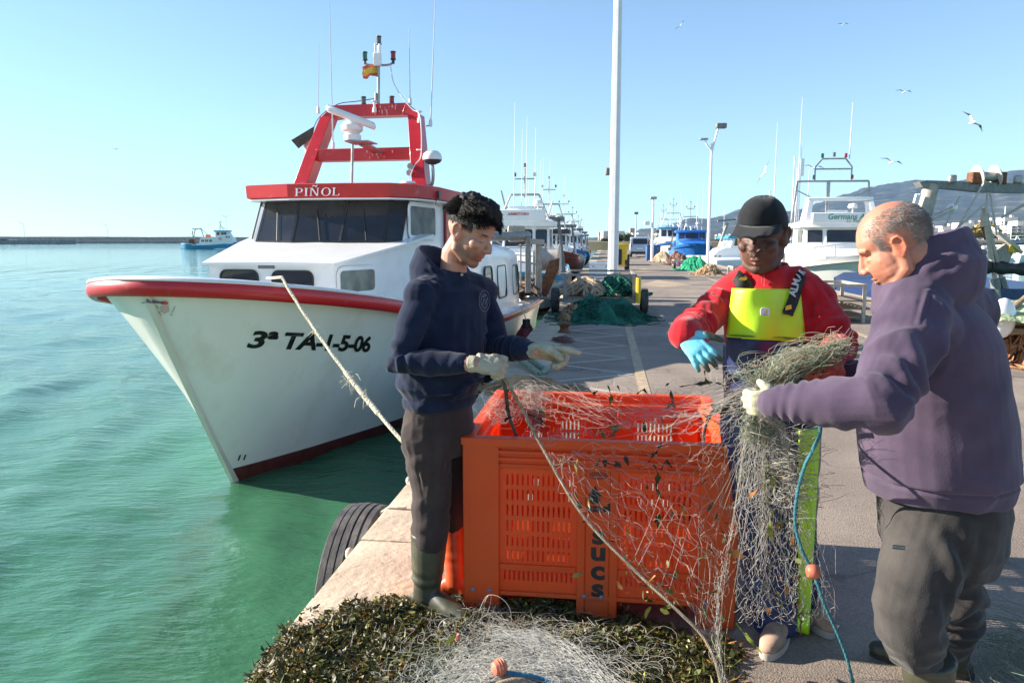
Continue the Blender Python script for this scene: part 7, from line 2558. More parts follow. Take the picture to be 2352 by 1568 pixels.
# ---- cart with nets
def cart(label, c, rz, w=2.1, L=2.4, boxed=True, gear=True):
 e = empty('cart', (c.x, c.y, 0), rz, label, 'cart')
 G = M['grey_wood']
 z = .28
 MB().box((0, 0, z), (w, L, .09)).build('frame', G, e, local=True, smooth=0)
 for i in range(7):
  MB().box((0, -L / 2 + (i + .5) * L / 7, z + .062), (w - .04, L / 7 - .02, .03)).build('plank', M['wood'], e, local=True, smooth=0)
 for x in (-w / 2 + .05, w / 2 - .05):
  for y in (-L / 2 + .05, L / 2 - .05):
   MB().box((x, y, z + .30), (.08, .08, .52)).build('post', G, e, local=True, smooth=0)
  MB().box((x, 0, z + .55), (.06, L, .06)).build('side_rail', G, e, local=True, smooth=0)
 for y in (-L / 2 + .05, L / 2 - .05):
  MB().box((0, y, z + .57), (w, .06, .05)).build('end_rail', G, e, local=True, smooth=0)
 for sx in (-1, 1):
  x = sx * (w / 2 + .17)
  Mx = Matrix.Rotation(PI / 2, 3, 'Y')
  b = MB().lathe([(.14, -.07), (.24, -.085), (.275, -.065), (.28, 0), (.275, .065), (.24, .085), (.14, .07)], (x, -L * .42, .28), 24, Mx)
  wh = b.build('wheel', M['rubber'], e, local=True)
  MB().lathe([(.05, -.085), (.14, -.06), (.15, .06), (.05, .085)], (x, -L * .42, .28), 16, Mx).build('rim', M['rust'], wh, local=True)
  MB().bar((x - sx * .3, -L * .42, .28), (x, -L * .42, .28), .06).build('axle', M['steel_dark'], e, local=True)
 return e
cc = (onz(1288, 719) + onz(1463, 716)) / 2
ct = cart('flat grey wooden two wheeled cart loaded with nets behind the thick white post', cc + QD * .9, QROT, w=1.62)
MB().box((.84, -1.24, .50), (.08, .06, .46)).tube([(.84, -1.24, .24), (.84, -1.24, .80)], .055, 8).build('yellow_guard', M['yellow'], ct, local=True)
MB().tube([(-.8, -1.2, .30), (-1.3, -1.25, .34)], .035, 6).build('drawbar', M['steel_dark'], ct, local=True)
# ---- heaps of net: folded cloth-like mounds with strands and rope edges
def heap(name, u0, u1, vtop, vbase, mt, label, seed, depth=1.4, strands_n=120, group=None, squash=1.0, cat='net heap', z0=0.0, r=.012, Yf=None):
 pb = onz((u0 + u1) / 2, vbase, z0)
 if Yf: pb = at((u0 + u1) / 2, vbase, Yf)
 Y = pb.y + depth * .4
 wl_ = at(u0, vbase, pb.y).x; wr = at(u1, vbase, pb.y).x
 H = at(u0, vtop, Y).z - pb.z
 cx = (wl_ + wr) / 2 * Y / pb.y; rx = (wr - wl_) / 2 * 1.08
 n, m_ = 46, 30
 g = np.random.default_rng(seed)
 vs = []
 for i in range(m_):
  c = -1 + 2 * i / (m_ - 1)
  for j in range(n):
   a = -1 + 2 * j / (n - 1)
   rr_ = math.sqrt(a * a + c * c)
   base = max(0, 1 - rr_ ** 3.0) ** .8 * (.72 + .42 * noise.noise((a * 1.4 + seed * 3, c * 1.2, 7)))
   f1 = noise.noise((a * 2.2 + seed, c * 2.2, .3)) * .75 + noise.noise((a * 5 + seed, c * 4, 2)) * .28
   fold = abs(math.sin((a * 1.3 + c * .9 + .8 * noise.noise((a * 2, c * 2, seed))) * 8)) * .12
   h = base * (1.12 + f1 + fold - .1) * H
   vs.append((cx + a * rx * (1 + .06 * noise.noise((a * 3, c * 3, seed + 5.0))), Y + c * depth / 2 * 1.1, pb.z + max(0, h) - .01))
 vs = np.array(vs)
 idx = np.arange(n * m_).reshape(m_, n)
 f = np.stack([idx[:-1, :-1], idx[:-1, 1:], idx[1:, 1:], idx[1:, :-1]], -1).reshape(-1, 4)
 keep = vs[f][:, :, 2].max(1) > pb.z + .0
 e = empty(name, (cx, Y, pb.z), 0, label, cat, group)
 link('net_cloth', np_mesh('net_cloth', vs, f[keep], mt), e, smooth=180)
 C = []
 for k in range(strands_n):
  a0, c0 = g.uniform(-.9, .9, 2); th = g.random() * 6.28; pts = []
  for s in range(8):
   a = a0 + .10 * s * math.cos(th) ; c = c0 + .10 * s * math.sin(th)
   th += g.normal() * .4
   rr_ = math.hypot(a, c)
   h = max(0, 1 - rr_ ** 2) ** .62 * H * (.92 + .2 * noise.noise((a * 3, c * 3, seed)))
   pts.append([cx + a * rx, Y + c * depth / 2, pb.z + h + .015])
  C.append(pts)
 Twine().curves(C, r).build('loose_rope', mt, e)
 return e
def netmat(n, c1, c2, **kw):
 return mat(n, c1, c2, rough=.95, scale=kw.pop('scale', 5), bump=.03, bscale=22, **kw)
NG = netmat('green_trawl_net', (.005, .075, .045), (.012, .16, .10))
NG2 = netmat('bright_green_net', (.01, .22, .11), (.02, .36, .19))
NB = netmat('beige_net', (.36, .26, .17), (.55, .42, .29))
NBR = netmat('brown_net', (.14, .07, .055), (.25, .13, .10))
NP = netmat('purple_net', (.10, .06, .12), (.18, .11, .20))
NT = netmat('tan_net', (.36, .22, .11), (.50, .34, .20))
NY = netmat('pale_green_net', (.30, .38, .18), (.5, .55, .32))
NO = netmat('rust_orange_rope', (.30, .12, .05), (.5, .26, .13))
heap('net_heap', 1288, 1478, 683, 742, NG, 'dark green trawl net lying on the shaded quay in front of the cart', 1, depth=2.2, strands_n=200, r=.010)
heap('net_heap', 1285, 1340, 700, 738, NT, 'small brown net scrap at the left of the dark green net', 2, depth=1.0, strands_n=60, r=.008)
zc_ = .36
def on_cart(u0, u1, vt, mt, label, seed, dy=0.0, r=.02):
 c0 = ct.location + QD * dy
 heap('net_heap', u0, u1, vt, 0, mt, label, seed, depth=1.6, strands_n=150, r=r, Yf=None, z0=0) if False else None
 Y = c0.y
 pb = at((u0 + u1) / 2, 600, Y); H = at(u0, vt, Y).z - zc_
 e = empty('net_heap', (pb.x, Y, zc_), 0, label, 'net heap')
 rx = (at(u1, 600, Y).x - at(u0, 600, Y).x) / 2
 b = MB(); g = random.Random(seed)
 for k in range(90):
  th = g.random() * 6.28
  p0 = V((pb.x + rx * g.uniform(-.85, .85), Y + .9 * g.uniform(-1, .9), 0))
  pts = []
  for s in range(5):
   x = p0.x + .22 * s * math.cos(th) - .4 * math.cos(th); y = p0.y + .22 * s * math.sin(th) - .4 * math.sin(th)
   th += g.gauss(0, .5)
   a = (x - pb.x) / rx; c = (y - Y) / 1.05
   h = max(0, 1 - (a * a * .8 + c * c * .8)) ** .5 * H * (.55 + .45 * g.random())
   pts.append((x, y, zc_ + .04 + h))
  b.tube(catmull(pts, 3), r * (1 + g.random()), 6)
 b.build('rope_and_net', mt, e)
 b = MB().ball((pb.x, Y, zc_ + .02), (rx * .9, .95, H * .75), 16, 10)
 b.build('net_core', mt, e)
on_cart(1312, 1385, 640, NB, 'beige rope and net piled on the left half of the cart', 3)
on_cart(1385, 1448, 632, NG, 'green net piled on the right half of the cart', 4)
RG = 'net heaps along the far side of the road'
heap('net_heap', 1503, 1541, 578, 602, NB, 'beige net heap beside the silver van, farthest of the row', 5, depth=3.5, group=RG, r=.03)
heap('net_heap', 1537, 1577, 581, 609, NBR, 'reddish brown net heap between the beige and green heaps', 6, depth=3, group=RG, r=.03)
heap('net_heap', 1548, 1568, 596, 611, NP, 'small purple net heap in front of the brown heap', 7, depth=1.2, group=RG, r=.025)
heap('net_heap', 1567, 1622, 588, 622, NG2, 'bright green net heap at the foot of the twin armed lamp post', 8, depth=2.6, group=RG, r=.025)
heap('net_heap', 1600, 1655, 610, 632, NT, 'tan folded net bundle in front of the lamp post with twin arms', 9, depth=1.4, group=RG, r=.02)
heap('net_heap', 2285, 2440, 716, 848, NO, 'heap of rust orange and tan rope at the right edge of the picture', 12, depth=1.6, strands_n=260, r=.022)
def right_stack():
 p = onz(2330, 845); Y = p.y + .5
 e = empty('gear_table', (p.x + .35, Y + .2, 0), 0, 'low timber bench behind the orange rope carrying a pale green net', 'bench')
 W_ = M['wood']
 zt = at(2330, 745, Y).z
 MB().box((p.x + .5, Y + .2, zt - .06), (2.0, 1.0, .08)).build('bench_top', W_, e, bevel=.01)
 for dx in (-.4, 1.4):
  for dy in (-.2, .6):
   MB().box((p.x + dx, Y + dy, (zt - .1) / 2), (.1, .1, zt - .1)).build('leg', W_, e)
 b = MB().tube([(p.x - .25, Y - .4, .55), (p.x + .7, Y + .1, 1.05)], .035, 8)
 b.build('strut', W_, e)
 heapY = Y
 e2 = empty('net_heap', (p.x + .1, Y, zt), 0, 'pale yellow green net folded over the bench at the right edge', 'net heap')
 vs = []; fs = []; n = 30
 for i in range(n):
  for j in range(n):
   a, c = i / (n - 1), j / (n - 1)
   x = p.x - .45 + a * 1.5; y = Y + .55 - c * 1.2
   z = zt + .30 - .05 * a + .05 * noise.noise((a * 5, c * 5, 0)) - .45 * max(0, c - .5) ** 1.3 + .012 * math.sin((a * 60 + c * 8)) - .25 * max(0, .15 - a)
   vs.append((x, y, z))
 idx = np.arange(n * n).reshape(n, n)
 f = np.stack([idx[:-1, :-1], idx[:-1, 1:], idx[1:, 1:], idx[1:, :-1]], -1).reshape(-1, 4)
 link('net_cloth', np_mesh('net_cloth', np.array(vs), f, NY), e2, smooth=180)
 b = MB().box((p.x + .3, Y + .2, zt + .1), (1.2, .8, .2)); b.build('folded_under', NT, e2, bevel=.05)
 pl = MB().ball((p.x - .1, Y - .35, .62), (.16, .10, .26), 12, 8)
 pl.build('white_drum', M['white'], label='small white plastic drum half hidden behind the rope heap', cat='drum')
right_stack()
# ---- silver van, crates and boxes by the road
def van():
 p = onz(1476, 591);
 e = empty('parked_van', (p.x, p.y + 2.2, 0), QROT, 'silver van parked on the quay seen from behind', 'van')
 body = mat('silver_van_paint', (.42, .46, .52), (.5, .54, .6), rough=.35, metal=.3, coat=.5)
 b = MB()
 prof = [(-2.2, .30), (-2.22, .9), (-2.15, 1.15), (-1.95, 1.85), (-1.7, 1.93), (.6, 1.93), (1.2, 1.75), (1.75, 1.15), (2.2, 1.0), (2.3, .7), (2.25, .30)]
 rings = []
 for x, k in ((-.86, .97), (-.9, 1), (.9, 1), (.86, .97)):
  rings.append([(x * (1 - .07 * max(0, z - 1.1)), y * k, .3 + (z - .3) * (k if abs(x) < .88 else 1)) for y, z in prof])
 b.loft(rings)
 b.build('body', body, e, local=True, smooth=35, bevel=.04)
 ring_window('rear_window', (0, -2.07, 1.5), (1, 0, 0), (0, .22, 1), (0, -1, .2), 1.3, .48, .08, M['glass'], e)
 for sx in (-1, 1):
  MB().box((sx * .80, -2.16, 1.25), (.10, .08, .55)).build('tail_light', M['lens_red'], e, local=True)
  MB().box((sx * .86, .2, 1.5), (.02, 2.2, .42)).build('side_glass', M['glass'], e, local=True)
  for y in (-1.45, 1.45):
   Mx = Matrix.Rotation(PI / 2, 3, 'Y')
   w = MB().lathe([(.2, -.1), (.31, -.1), (.32, 0), (.31, .1), (.2, .1)], (sx * .80, y, .32), 20, Mx).build('wheel', M['rubber'], e, local=True)
   MB().lathe([(.02, -.105), (.19, -.11), (.19, .11), (.02, .105)], (sx * .80, y, .32), 14, Mx).build('rim', M['steel'], w, local=True)
 MB().box((0, -2.25, .42), (1.75, .14, .24)).build('bumper', M['black'], e, local=True, bevel=.03)
 MB().box((0, -2.235, .82), (.5, .03, .12)).build('number_plate', M['white'], e, local=True)
van()
def crate_box(u0, u1, v0, v1, mt, label, name='storage_box', cat='box', d=1.2, lid=None):
 p = onz((u0 + u1) / 2, v1)
 w = at(u1, v1, p.y).x - at(u0, v1, p.y).x; h = at(u0, v0, p.y).z
 e = empty(name, (p.x, p.y + d / 2, 0), QROT, label, cat)
 MB().box((0, 0, h * .47), (w, d, h * .94)).build('box_body', mt, e, local=True, bevel=.02)
 MB().box((0, 0, h * .97), (w * 1.04, d * 1.04, h * .06)).build('lid', lid or mt, e, local=True, bevel=.015)
 for sx in (-1, 1):
  MB().box((sx * w * .3, -d / 2 - .01, h * .8), (w * .1, .02, h * .06)).build('latch', M['steel'], e, local=True)
crate_box(1357, 1405, 605, 640, M['white'], 'white insulated fish box on the quay behind the cart')
crate_box(1489, 1520, 563, 598, mat('dark_blue_tarp', (.03, .09, .22), (.05, .13, .3)), 'dark blue box between the van and the beige net', d=2)
def tall_cage():
 p = onz(1425, 622); h = at(1425, 558, p.y).z
 e = empty('yellow_forklift', (p.x, p.y + .8, 0), QROT, 'yellow wheeled net trolley half hidden behind the thick white post', 'trolley')
 MB().box((0, 0, h * .55), (.9, 1.4, h * .78)).box((0, -.72, h * .93), (1.0, .1, h * .12)).build('yellow_body', M['yellow'], e, local=True, bevel=.05)
 MB().box((-.12, -.75, h * .5), (.55, .06, h * .55)).build('black_panel', M['black'], e, local=True)
 for sx in (-1, 1):
  MB().lathe([(.25, -.1), (.42, -.12), (.43, .12), (.25, .1)], (sx * .45, -.3, .43), 20, Matrix.Rotation(PI / 2, 3, 'Y')).build('wheel', M['rubber'], e, local=True)
 e.name = 'net_trolley'; WM[e.name] = WM['yellow_forklift']
tall_cage()
def bollard(u, v, label):
 p = onz(u, v)
 e = empty('bollard', (p.x, p.y, 0), 0, label, 'bollard')
 MB().lathe([(.12, 0), (.09, .03), (.07, .08), (.09, .12), (.13, .14), (.13, .165), (.06, .185)], (p.x, p.y, 0), 18).build('iron_post', M['rust'], e)
bollard(1296, 763, 'rusty mushroom bollard on the stone edge beside the green net')
bollard(1000, 1098, 'rusty bollard behind the navy man that the cream rope is tied to')
heap('net_heap', 1276, 1310, 774, 786, NBR, 'thin tangle of dark twine at the rusty bollard', 31, depth=.5, strands_n=90, r=.006)
heap('net_heap', 1120, 1300, 868, 905, NT, 'low strip of brown twine and weed on the stones behind the crate', 32, depth=.5, strands_n=200, r=.005)
def trailer_frame(u0, u1, v0, v1, label, d=1.4, pallets=False):
 p = onz((u0 + u1) / 2, v1); w = at(u1, v1, p.y).x - at(u0, v1, p.y).x; h = at(u0, v0, p.y).z
 e = empty('metal_frame', (p.x, p.y + d / 2, 0), QROT, label, 'frame')
 S_ = mat('rusty_cream_steel', (.42, .36, .28), (.55, .48, .38), rough=.6, dirt=(.25, .12, .06), dscale=7, damt=.6)
 for x in (-w / 2, w / 2):
  for y in (-d / 2, d / 2):
   MB().box((x, y, h / 2), (.06, .06, h)).build('upright', S_, e, local=True, smooth=0)
  for z in (h - .03, h * .35):
   MB().box((x, 0, z), (.05, d, .05)).build('side_rail', S_, e, local=True, smooth=0)
 for y in (-d / 2, d / 2):
  MB().box((0, y, h - .03), (w, .05, .05)).build('end_rail', S_, e, local=True, smooth=0)
 b = MB().bar((-w / 2, -d / 2, .1), (-w * .3, -d / 2, h - .05), .045)
 b.build('brace', S_, e, local=True, smooth=0)
 if pallets:
  for i in range(6):
   for z in (.10, .26, .42):
    MB().box((w * .15, -d / 2 + (i + .5) * d / 6, z), (w * 1.2, d / 6 - .03, .03)).build('plank', M['wood'], e, local=True, smooth=0)
 MB().lathe([(.10, -.05), (.19, -.06), (.2, .06), (.10, .05)], (-w / 2, -d / 2 - .1, .2), 16, Matrix.Rotation(PI / 2, 3, 'Y')).build('wheel', M['rubber'], e, local=True)
trailer_frame(1905, 1990, 652, 740, 'cream tubular steel frame with stacked planks in front of the white boat', pallets=True)
trailer_frame(1690, 1725, 612, 655, 'smaller cream tubular frame left of the cap, beside the tan net', d=1.2)
trailer_frame(1552, 1572, 597, 617, 'small steel trolley frame between the purple and green nets', d=1.2)
# ---- moored trawlers: each with its own hull, house, windows, mast, rails
def trawler(u, Y, label, L=14, B=4.4, hull='white', house='white', visor=None, stripe='blue', mast=3.2, side=-1, name_txt=None, gallows=True, house_s=3.5, house_w=None, bow_h=1.7, mid_h=.7, house_h=2.1, deck_house=True, radar=True, loc=None, rz=None, group='moored fishing boats', aerials=2, txt_col='letter', detail=True, name='fishing_boat'):
 if loc is None:
  p = at(u, 560, Y); loc = (p.x, p.y, 0)
 e = empty(name, (loc[0], loc[1], 0), QROT if rz is None else rz, label, 'fishing boat', group)
 w0 = WL
 zg = lambda s: mid_h + (bow_h - mid_h) * max(0, 1 - s / (L * .55)) ** 1.8 + .25 * max(0, (s - L * .7) / (L * .3)) + w0
 hb = lambda s, f: B / 2 * min(1, (max(0, s - (1 - f) * L * .09) / (L * (.22 - .08 * f))) ** (.75 - .2 * f)) * (1 - .18 * max(0, (s - L * .6) / (L * .4)) ** 1.5) * (.86 + .14 * f)
 b = MB(); ss = [0, .15, .4, .8, 1.3, 2, 3, 4.5, 6, 8, 10, L * .85, L]
 ss = sorted(set(min(s, L) for s in ss))
 zs = [-.35, .12, .35, .6, .85, 1]
 for sd in (1, -1):
  vs = []; fs = []; mi = []
  for f in zs:
   for s in ss:
    s2 = max(s, (1 - max(f, 0)) * L * .09) if s < 1.5 else s
    z = w0 + (zg(s2) - w0) * f
    vs.append((sd * hb(s2, max(f, 0)), s2, z))
  n = len(ss)
  for i in range(len(zs) - 1):
   for j in range(n - 1):
    a = i * n + j; fs.append((a, a + 1, a + 1 + n, a + n)); mi.append(1 if i == 0 else (2 if i == 4 else 0))
  k = len(b.f); b._add(vs, fs); b.m[k:] = mi
 st = [(hb(L, max(f, 0)), L, w0 + (zg(L) - w0) * f) for f in zs]
 b.poly(st + [(-x, y, z) for x, y, z in reversed(st)])
 b.build('hull', [M[hull], M['boot'], M[stripe] if stripe else M[hull]], e, local=True, smooth=45)
 b = MB(); vs = []; fs = []
 for s in ss:
  vs += [(-hb(s, 1) * .97, s, zg(s) - .25), (hb(s, 1) * .97, s, zg(s) - .25)]
 for i in range(len(ss) - 1): fs.append((2 * i, 2 * i + 1, 2 * i + 3, 2 * i + 2))
 b._add(vs, fs); b.build('deck', M['grey_wood'], e, local=True)
 W_ = M[house]
 s0 = house_s; hw = (house_w or B * .30); zb = zg(s0) - .3; zt = zb + house_h
 b = MB().loft([[(-hw * .75, s0 - 1.5, zb), (hw * .75, s0 - 1.5, zb), (hw * .7, s0 - 1.35, zb + house_h * .38), (-hw * .7, s0 - 1.35, zb + house_h * .38)], [(-hw, s0 + .2, zb), (hw, s0 + .2, zb), (hw, s0 + .2, zb + house_h * .55), (-hw, s0 + .2, zb + house_h * .55)]])
 b.build('coach_roof', W_, e, local=True, smooth=20, bevel=.04)
 b = MB()
 bot = [(-hw, s0 + .3), (-hw * .5, s0), (hw * .5, s0), (hw, s0 + .3), (hw, s0 + 2.6), (-hw, s0 + 2.6)]
 b.loft([[(x, y, zb) for x, y in bot], [(x, y, zb + house_h * .55) for x, y in bot], [(x * .97, y + (.28 if y < s0 + 1 else 0), zt) for x, y in bot]])
 b.build('wheelhouse', W_, e, local=True, smooth=20)
 vz = [(-hw * 1.12, s0 + .25), (-hw * .55, s0 - .05), (hw * .55, s0 - .05), (hw * 1.12, s0 + .25), (hw * 1.1, s0 + 2.9), (-hw * 1.1, s0 + 2.9)]
 b = MB().loft([[(x, y, zt - .02) for x, y in vz], [(x * 1.02, y, zt + .20) for x, y in vz], [(x * .9, y + .1, zt + .28) for x, y in vz]])
 vo = b.build('roof', M[visor] if visor else W_, e, local=True, smooth=20)
 zc, zh = zb + house_h * .77, house_h * .32
 for x, wd in ((-hw * .73, hw * .36), (0, hw * .86), (hw * .73, hw * .36)):
  ang = 0 if x == 0 else math.atan2(.3, hw * .5) * (1 if x > 0 else -1)
  y = s0 + .14 - .025 + (0 if x == 0 else .14)
  ring_window('window', (x, y, zc), (math.cos(ang), math.sin(ang), 0), (0, .18, 1), (math.sin(ang), -math.cos(ang), .15), wd, zh, .05, M['glass'], e, frame_w=.02)
 for sx in (-1, 1):
  ring_window('side_window', (sx * hw * .992, s0 + 1.2, zc), (0, 1, 0), (0, 0, 1), (sx, 0, 0), .8, zh, .05, M['glass_pale'], e, frame_w=.02)
 if deck_house:
  b = MB(); zr = zb + house_h * .62
  rings = []
  for s, k in ((s0 + 2.6, 1), (s0 + 5.2, 1), (s0 + 5.8, .9)):
   rings.append([(-hw * 1.15 * k, s, zb - .2), (-hw * 1.15 * k, s, zr - .3), (-hw * .85 * k, s, zr), (hw * .85 * k, s, zr), (hw * 1.15 * k, s, zr - .3), (hw * 1.15 * k, s, zb - .2)])
  b.loft(rings).build('deckhouse', W_, e, local=True, smooth=30)
  for k in range(3):
   for sx in (-1, 1):
    ring_window('deckhouse_window', (sx * hw * 1.155, s0 + 3.1 + k * .85, zb + house_h * .28), (0, 1, 0), (0, 0, 1), (sx, 0, 0), .42, .5, .08, M['glass_pale'], e, frame_w=.02)
 st_ = M['steel']
 if mast:
  b = MB(); mw = hw * .9; y0 = s0 + 2.2
  for sx in (-1, 1): b.tube([(sx * mw, y0, zt + .2), (sx * mw * .55, y0 + .3, zt + mast * .55)], .05, 6)
  b.tube([(-mw * .55, y0 + .3, zt + mast * .55), (mw * .55, y0 + .3, zt + mast * .55)], .05, 6)
  b.tube([(-mw * .75, y0 + .15, zt + mast * .33), (mw * .75, y0 + .15, zt + mast * .33)], .04, 6)
  b.tube([(0, y0 + .3, zt + mast * .5), (0, y0 + .3, zt + mast)], .04, 6)
  b.tube([(-.45, y0 + .3, zt + mast * .82), (.45, y0 + .3, zt + mast * .82)], .03, 6)
  b.build('mast_frame', st_, e, local=True)
  for x, z, m_ in ((-.45, .86, 'lens_green'), (.45, .86, 'lens_red'), (0, 1.02, 'lens_grey')):
   MB().lathe([(.06, 0), (.06, .16), (.03, .18)], (x, y0 + .3, zt + mast * z), 8).build('mast_light', M[m_], e, local=True)
 if radar:
  c = (0, s0 + 1.4, zt + .55)
  MB().lathe([(.12, -.3), (.10, -.05), (.16, 0), (.16, .14), (.05, .18)], c, 12).build('radar_base', M['white'], e, local=True)
  MB().box((0, s0 + 1.4, zt + .78), (1.3, .10, .12), rz=.5).build('radar_scanner', M['white'], e, local=True, bevel=.03)
  MB().lathe([(.02, .2), (.2, .14), (.24, 0), (.2, -.06)], (hw * .5, s0 + 1.9, zt + 1.0), 14).tube([(hw * .5, s0 + 1.9, zt + .2), (hw * .5, s0 + 1.9, zt + .96)], .03, 6).build('dome', M['white'], e, local=True)
 rr = random.Random(int(u))
 for k in range(aerials):
  x = rr.uniform(-hw, hw); y = s0 + rr.uniform(.8, 2.8); H = rr.uniform(3.2, 5.5)
  MB().tube([(x, y, zt + .2), (x + .05, y, zt + .2 + H)], [.022, .008], 5).build('whip_aerial', M['pole'], e, local=True)
 if gallows:
  b = MB(); yg = L - 1.6; gw = B * .38; zq = zg(yg) - .2
  for sx in (-1, 1):
   b.bar((sx * gw, yg, zq), (sx * gw * .8, yg, zq + 2.6), .16, .2)
   b.bar((sx * gw, yg - 1.4, zq), (sx * gw * .85, yg - .1, zq + 1.9), .08)
  b.build('gallows_leg', M['steel_dark'], e, local=True, kind='stuff')
  MB().bar((-gw, yg, zq + 2.6), (gw, yg, zq + 2.6), .2, .24).build('gallows_beam', M['steel_dark'], e, local=True)
  MB().lathe([(.5, -.7), (.5, -.66), (.2, -.66), (.2, .66), (.5, .66), (.5, .70)], (0, yg - 1.2, zq + .9), 20, Matrix.Rotation(PI / 2, 3, 'Y')).build('net_drum', M['rust'], e, local=True)
 for k in range(4):
  x = rr.uniform(-hw, hw) * 1.1; y = rr.uniform(s0 + 3, L - 1); a = V((x, y, zg(y) - .2))
  MB().tube([a, a + V((rr.uniform(-1.2, 1.2), rr.uniform(-1.5, .5), rr.uniform(2.2, 4.6)))], [.07, .045], 6).build('derrick', (M['steel'], M['grey_wood'], M['pole'])[k % 3], e, local=True)
 for k in range(3):
  x = rr.uniform(-1, 1) * hw; y = s0 + rr.uniform(-2.6, 5.5)
  MB().ball((x, y, zg(max(y, .5)) + rr.uniform(.1, .5)), (.3, .35, .28), 10, 7).build('deck_buoy', (M['orange'], M['float'], M['yellow'])[k], e, local=True)
 if detail:
  b = MB(); k = 0
  rail = [(hb(s, 1) * .93, s, zg(s) + .55) for s in (.25, .8, 1.6, 2.6, 3.6)]
  for sx in (-1, 1):
   b.tube([(x * sx, y, z) for x, y, z in rail], .02, 5)
   for x, y, z in rail[1:]: b.tube([(x * sx, y, z), (x * sx, y, z - .55)], .016, 5)
  b.build('bow_rail', st_, e, local=True)
  b = MB()
  for k in range(14):
   s = rr.uniform(s0 + 6, L - 1); p0 = V((rr.uniform(-B * .3, B * .3), s, zg(s) - .15))
   b.tube(catmull([p0 + V((rr.gauss(0, .3), rr.gauss(0, .3), abs(rr.gauss(0, .25)))) for _ in range(4)], 3), .05, 5)
  b.build('deck_gear', NG if rr.random() < .4 else NBR, e, local=True, kind='stuff')
 if name_txt:
  for t_, z, sz in name_txt:
   MB().box((0, s0 + .05, zt + .42), (hw * 1.75, .3, .5)).build('fascia', M[visor] if visor else W_, e, local=True, bevel=.03) if z > 50 else 0; lettering(t_, sz, M[txt_col], 'boat_name', vo, frame((0, s0 - .12, zt + .48 if z > 50 else zt + .09), (1, 0, 0), (0, .0, 1)), bold=.004, shear=.2)
 return e, zt, zb, hw, s0
def left_x(Y, off=2.6): return q((Y - QO.y) / QD.y, -off)
def right_x(Y, off=2.6): return q((Y - QO.y) / QD.y, QW + off)
p = left_x(24.5, 2.4); e, zt, zb, hw, s0 = trawler(1215, 0, 'white boat with curved wheelhouse and mast tripod moored behind the big boat', L=15, B=4.2, stripe='lightblue', mast=2.6, loc=(p.x, p.y), house_s=7.0, house_w=1.3, house_h=2.4, mid_h=1.2, deck_house=False, name_txt=[('ARMESTOIRA', 99, .15)], txt_col='red', visor='white', aerials=5)
p = left_x(43, 2.6); trawler(1300, 0, 'boat with maroon hull and dark visor, third from the front on the left', L=15, B=4.4, hull='maroon', stripe='maroon', visor='black', mast=3.6, loc=(p.x, p.y), house_s=5.5, house_w=1.35, mid_h=1.2, bow_h=2.3, name_txt=[('NS MO', 2.15, .2)], txt_col='pole', aerials=5) if 'maroon' in M else None
p = left_x(62, 2.6); trawler(1320, 0, 'white boat with blue stripe, fourth in the row on the left', L=14, B=4.2, stripe='blue', mast=3.4, loc=(p.x, p.y), house_s=4.5, house_w=1.4, mid_h=1.2, bow_h=2.2, aerials=4)
p = left_x(80, 2.6); trawler(1345, 0, 'light blue boat with white house, fifth in the row on the left', L=14, B=4.2, hull='lightblue', stripe='white', mast=3.2, loc=(p.x, p.y), house_s=4.5, mid_h=1.1, bow_h=2.1, visor='lightblue')
p = left_x(98, 2.6); trawler(1360, 0, 'small white boat farthest along the left side of the quay', L=11, B=3.8, stripe='red', mast=3.0, loc=(p.x, p.y), house_s=3.6, mid_h=.9, bow_h=1.8)
p = right_x(33, 4.4); e, zt, zb, hw, s0 = trawler(1910, 0, 'big white boat with tall tubular mast arch moored across the road', L=16, B=5.2, stripe='white', mast=0, loc=(p.x - .6, p.y), house_s=4.2, house_w=1.75, house_h=2.15, mid_h=1.2, bow_h=2.1, name_txt=[('Germans A', 99, .36)], txt_col='greenprint', gallows=False, aerials=0)
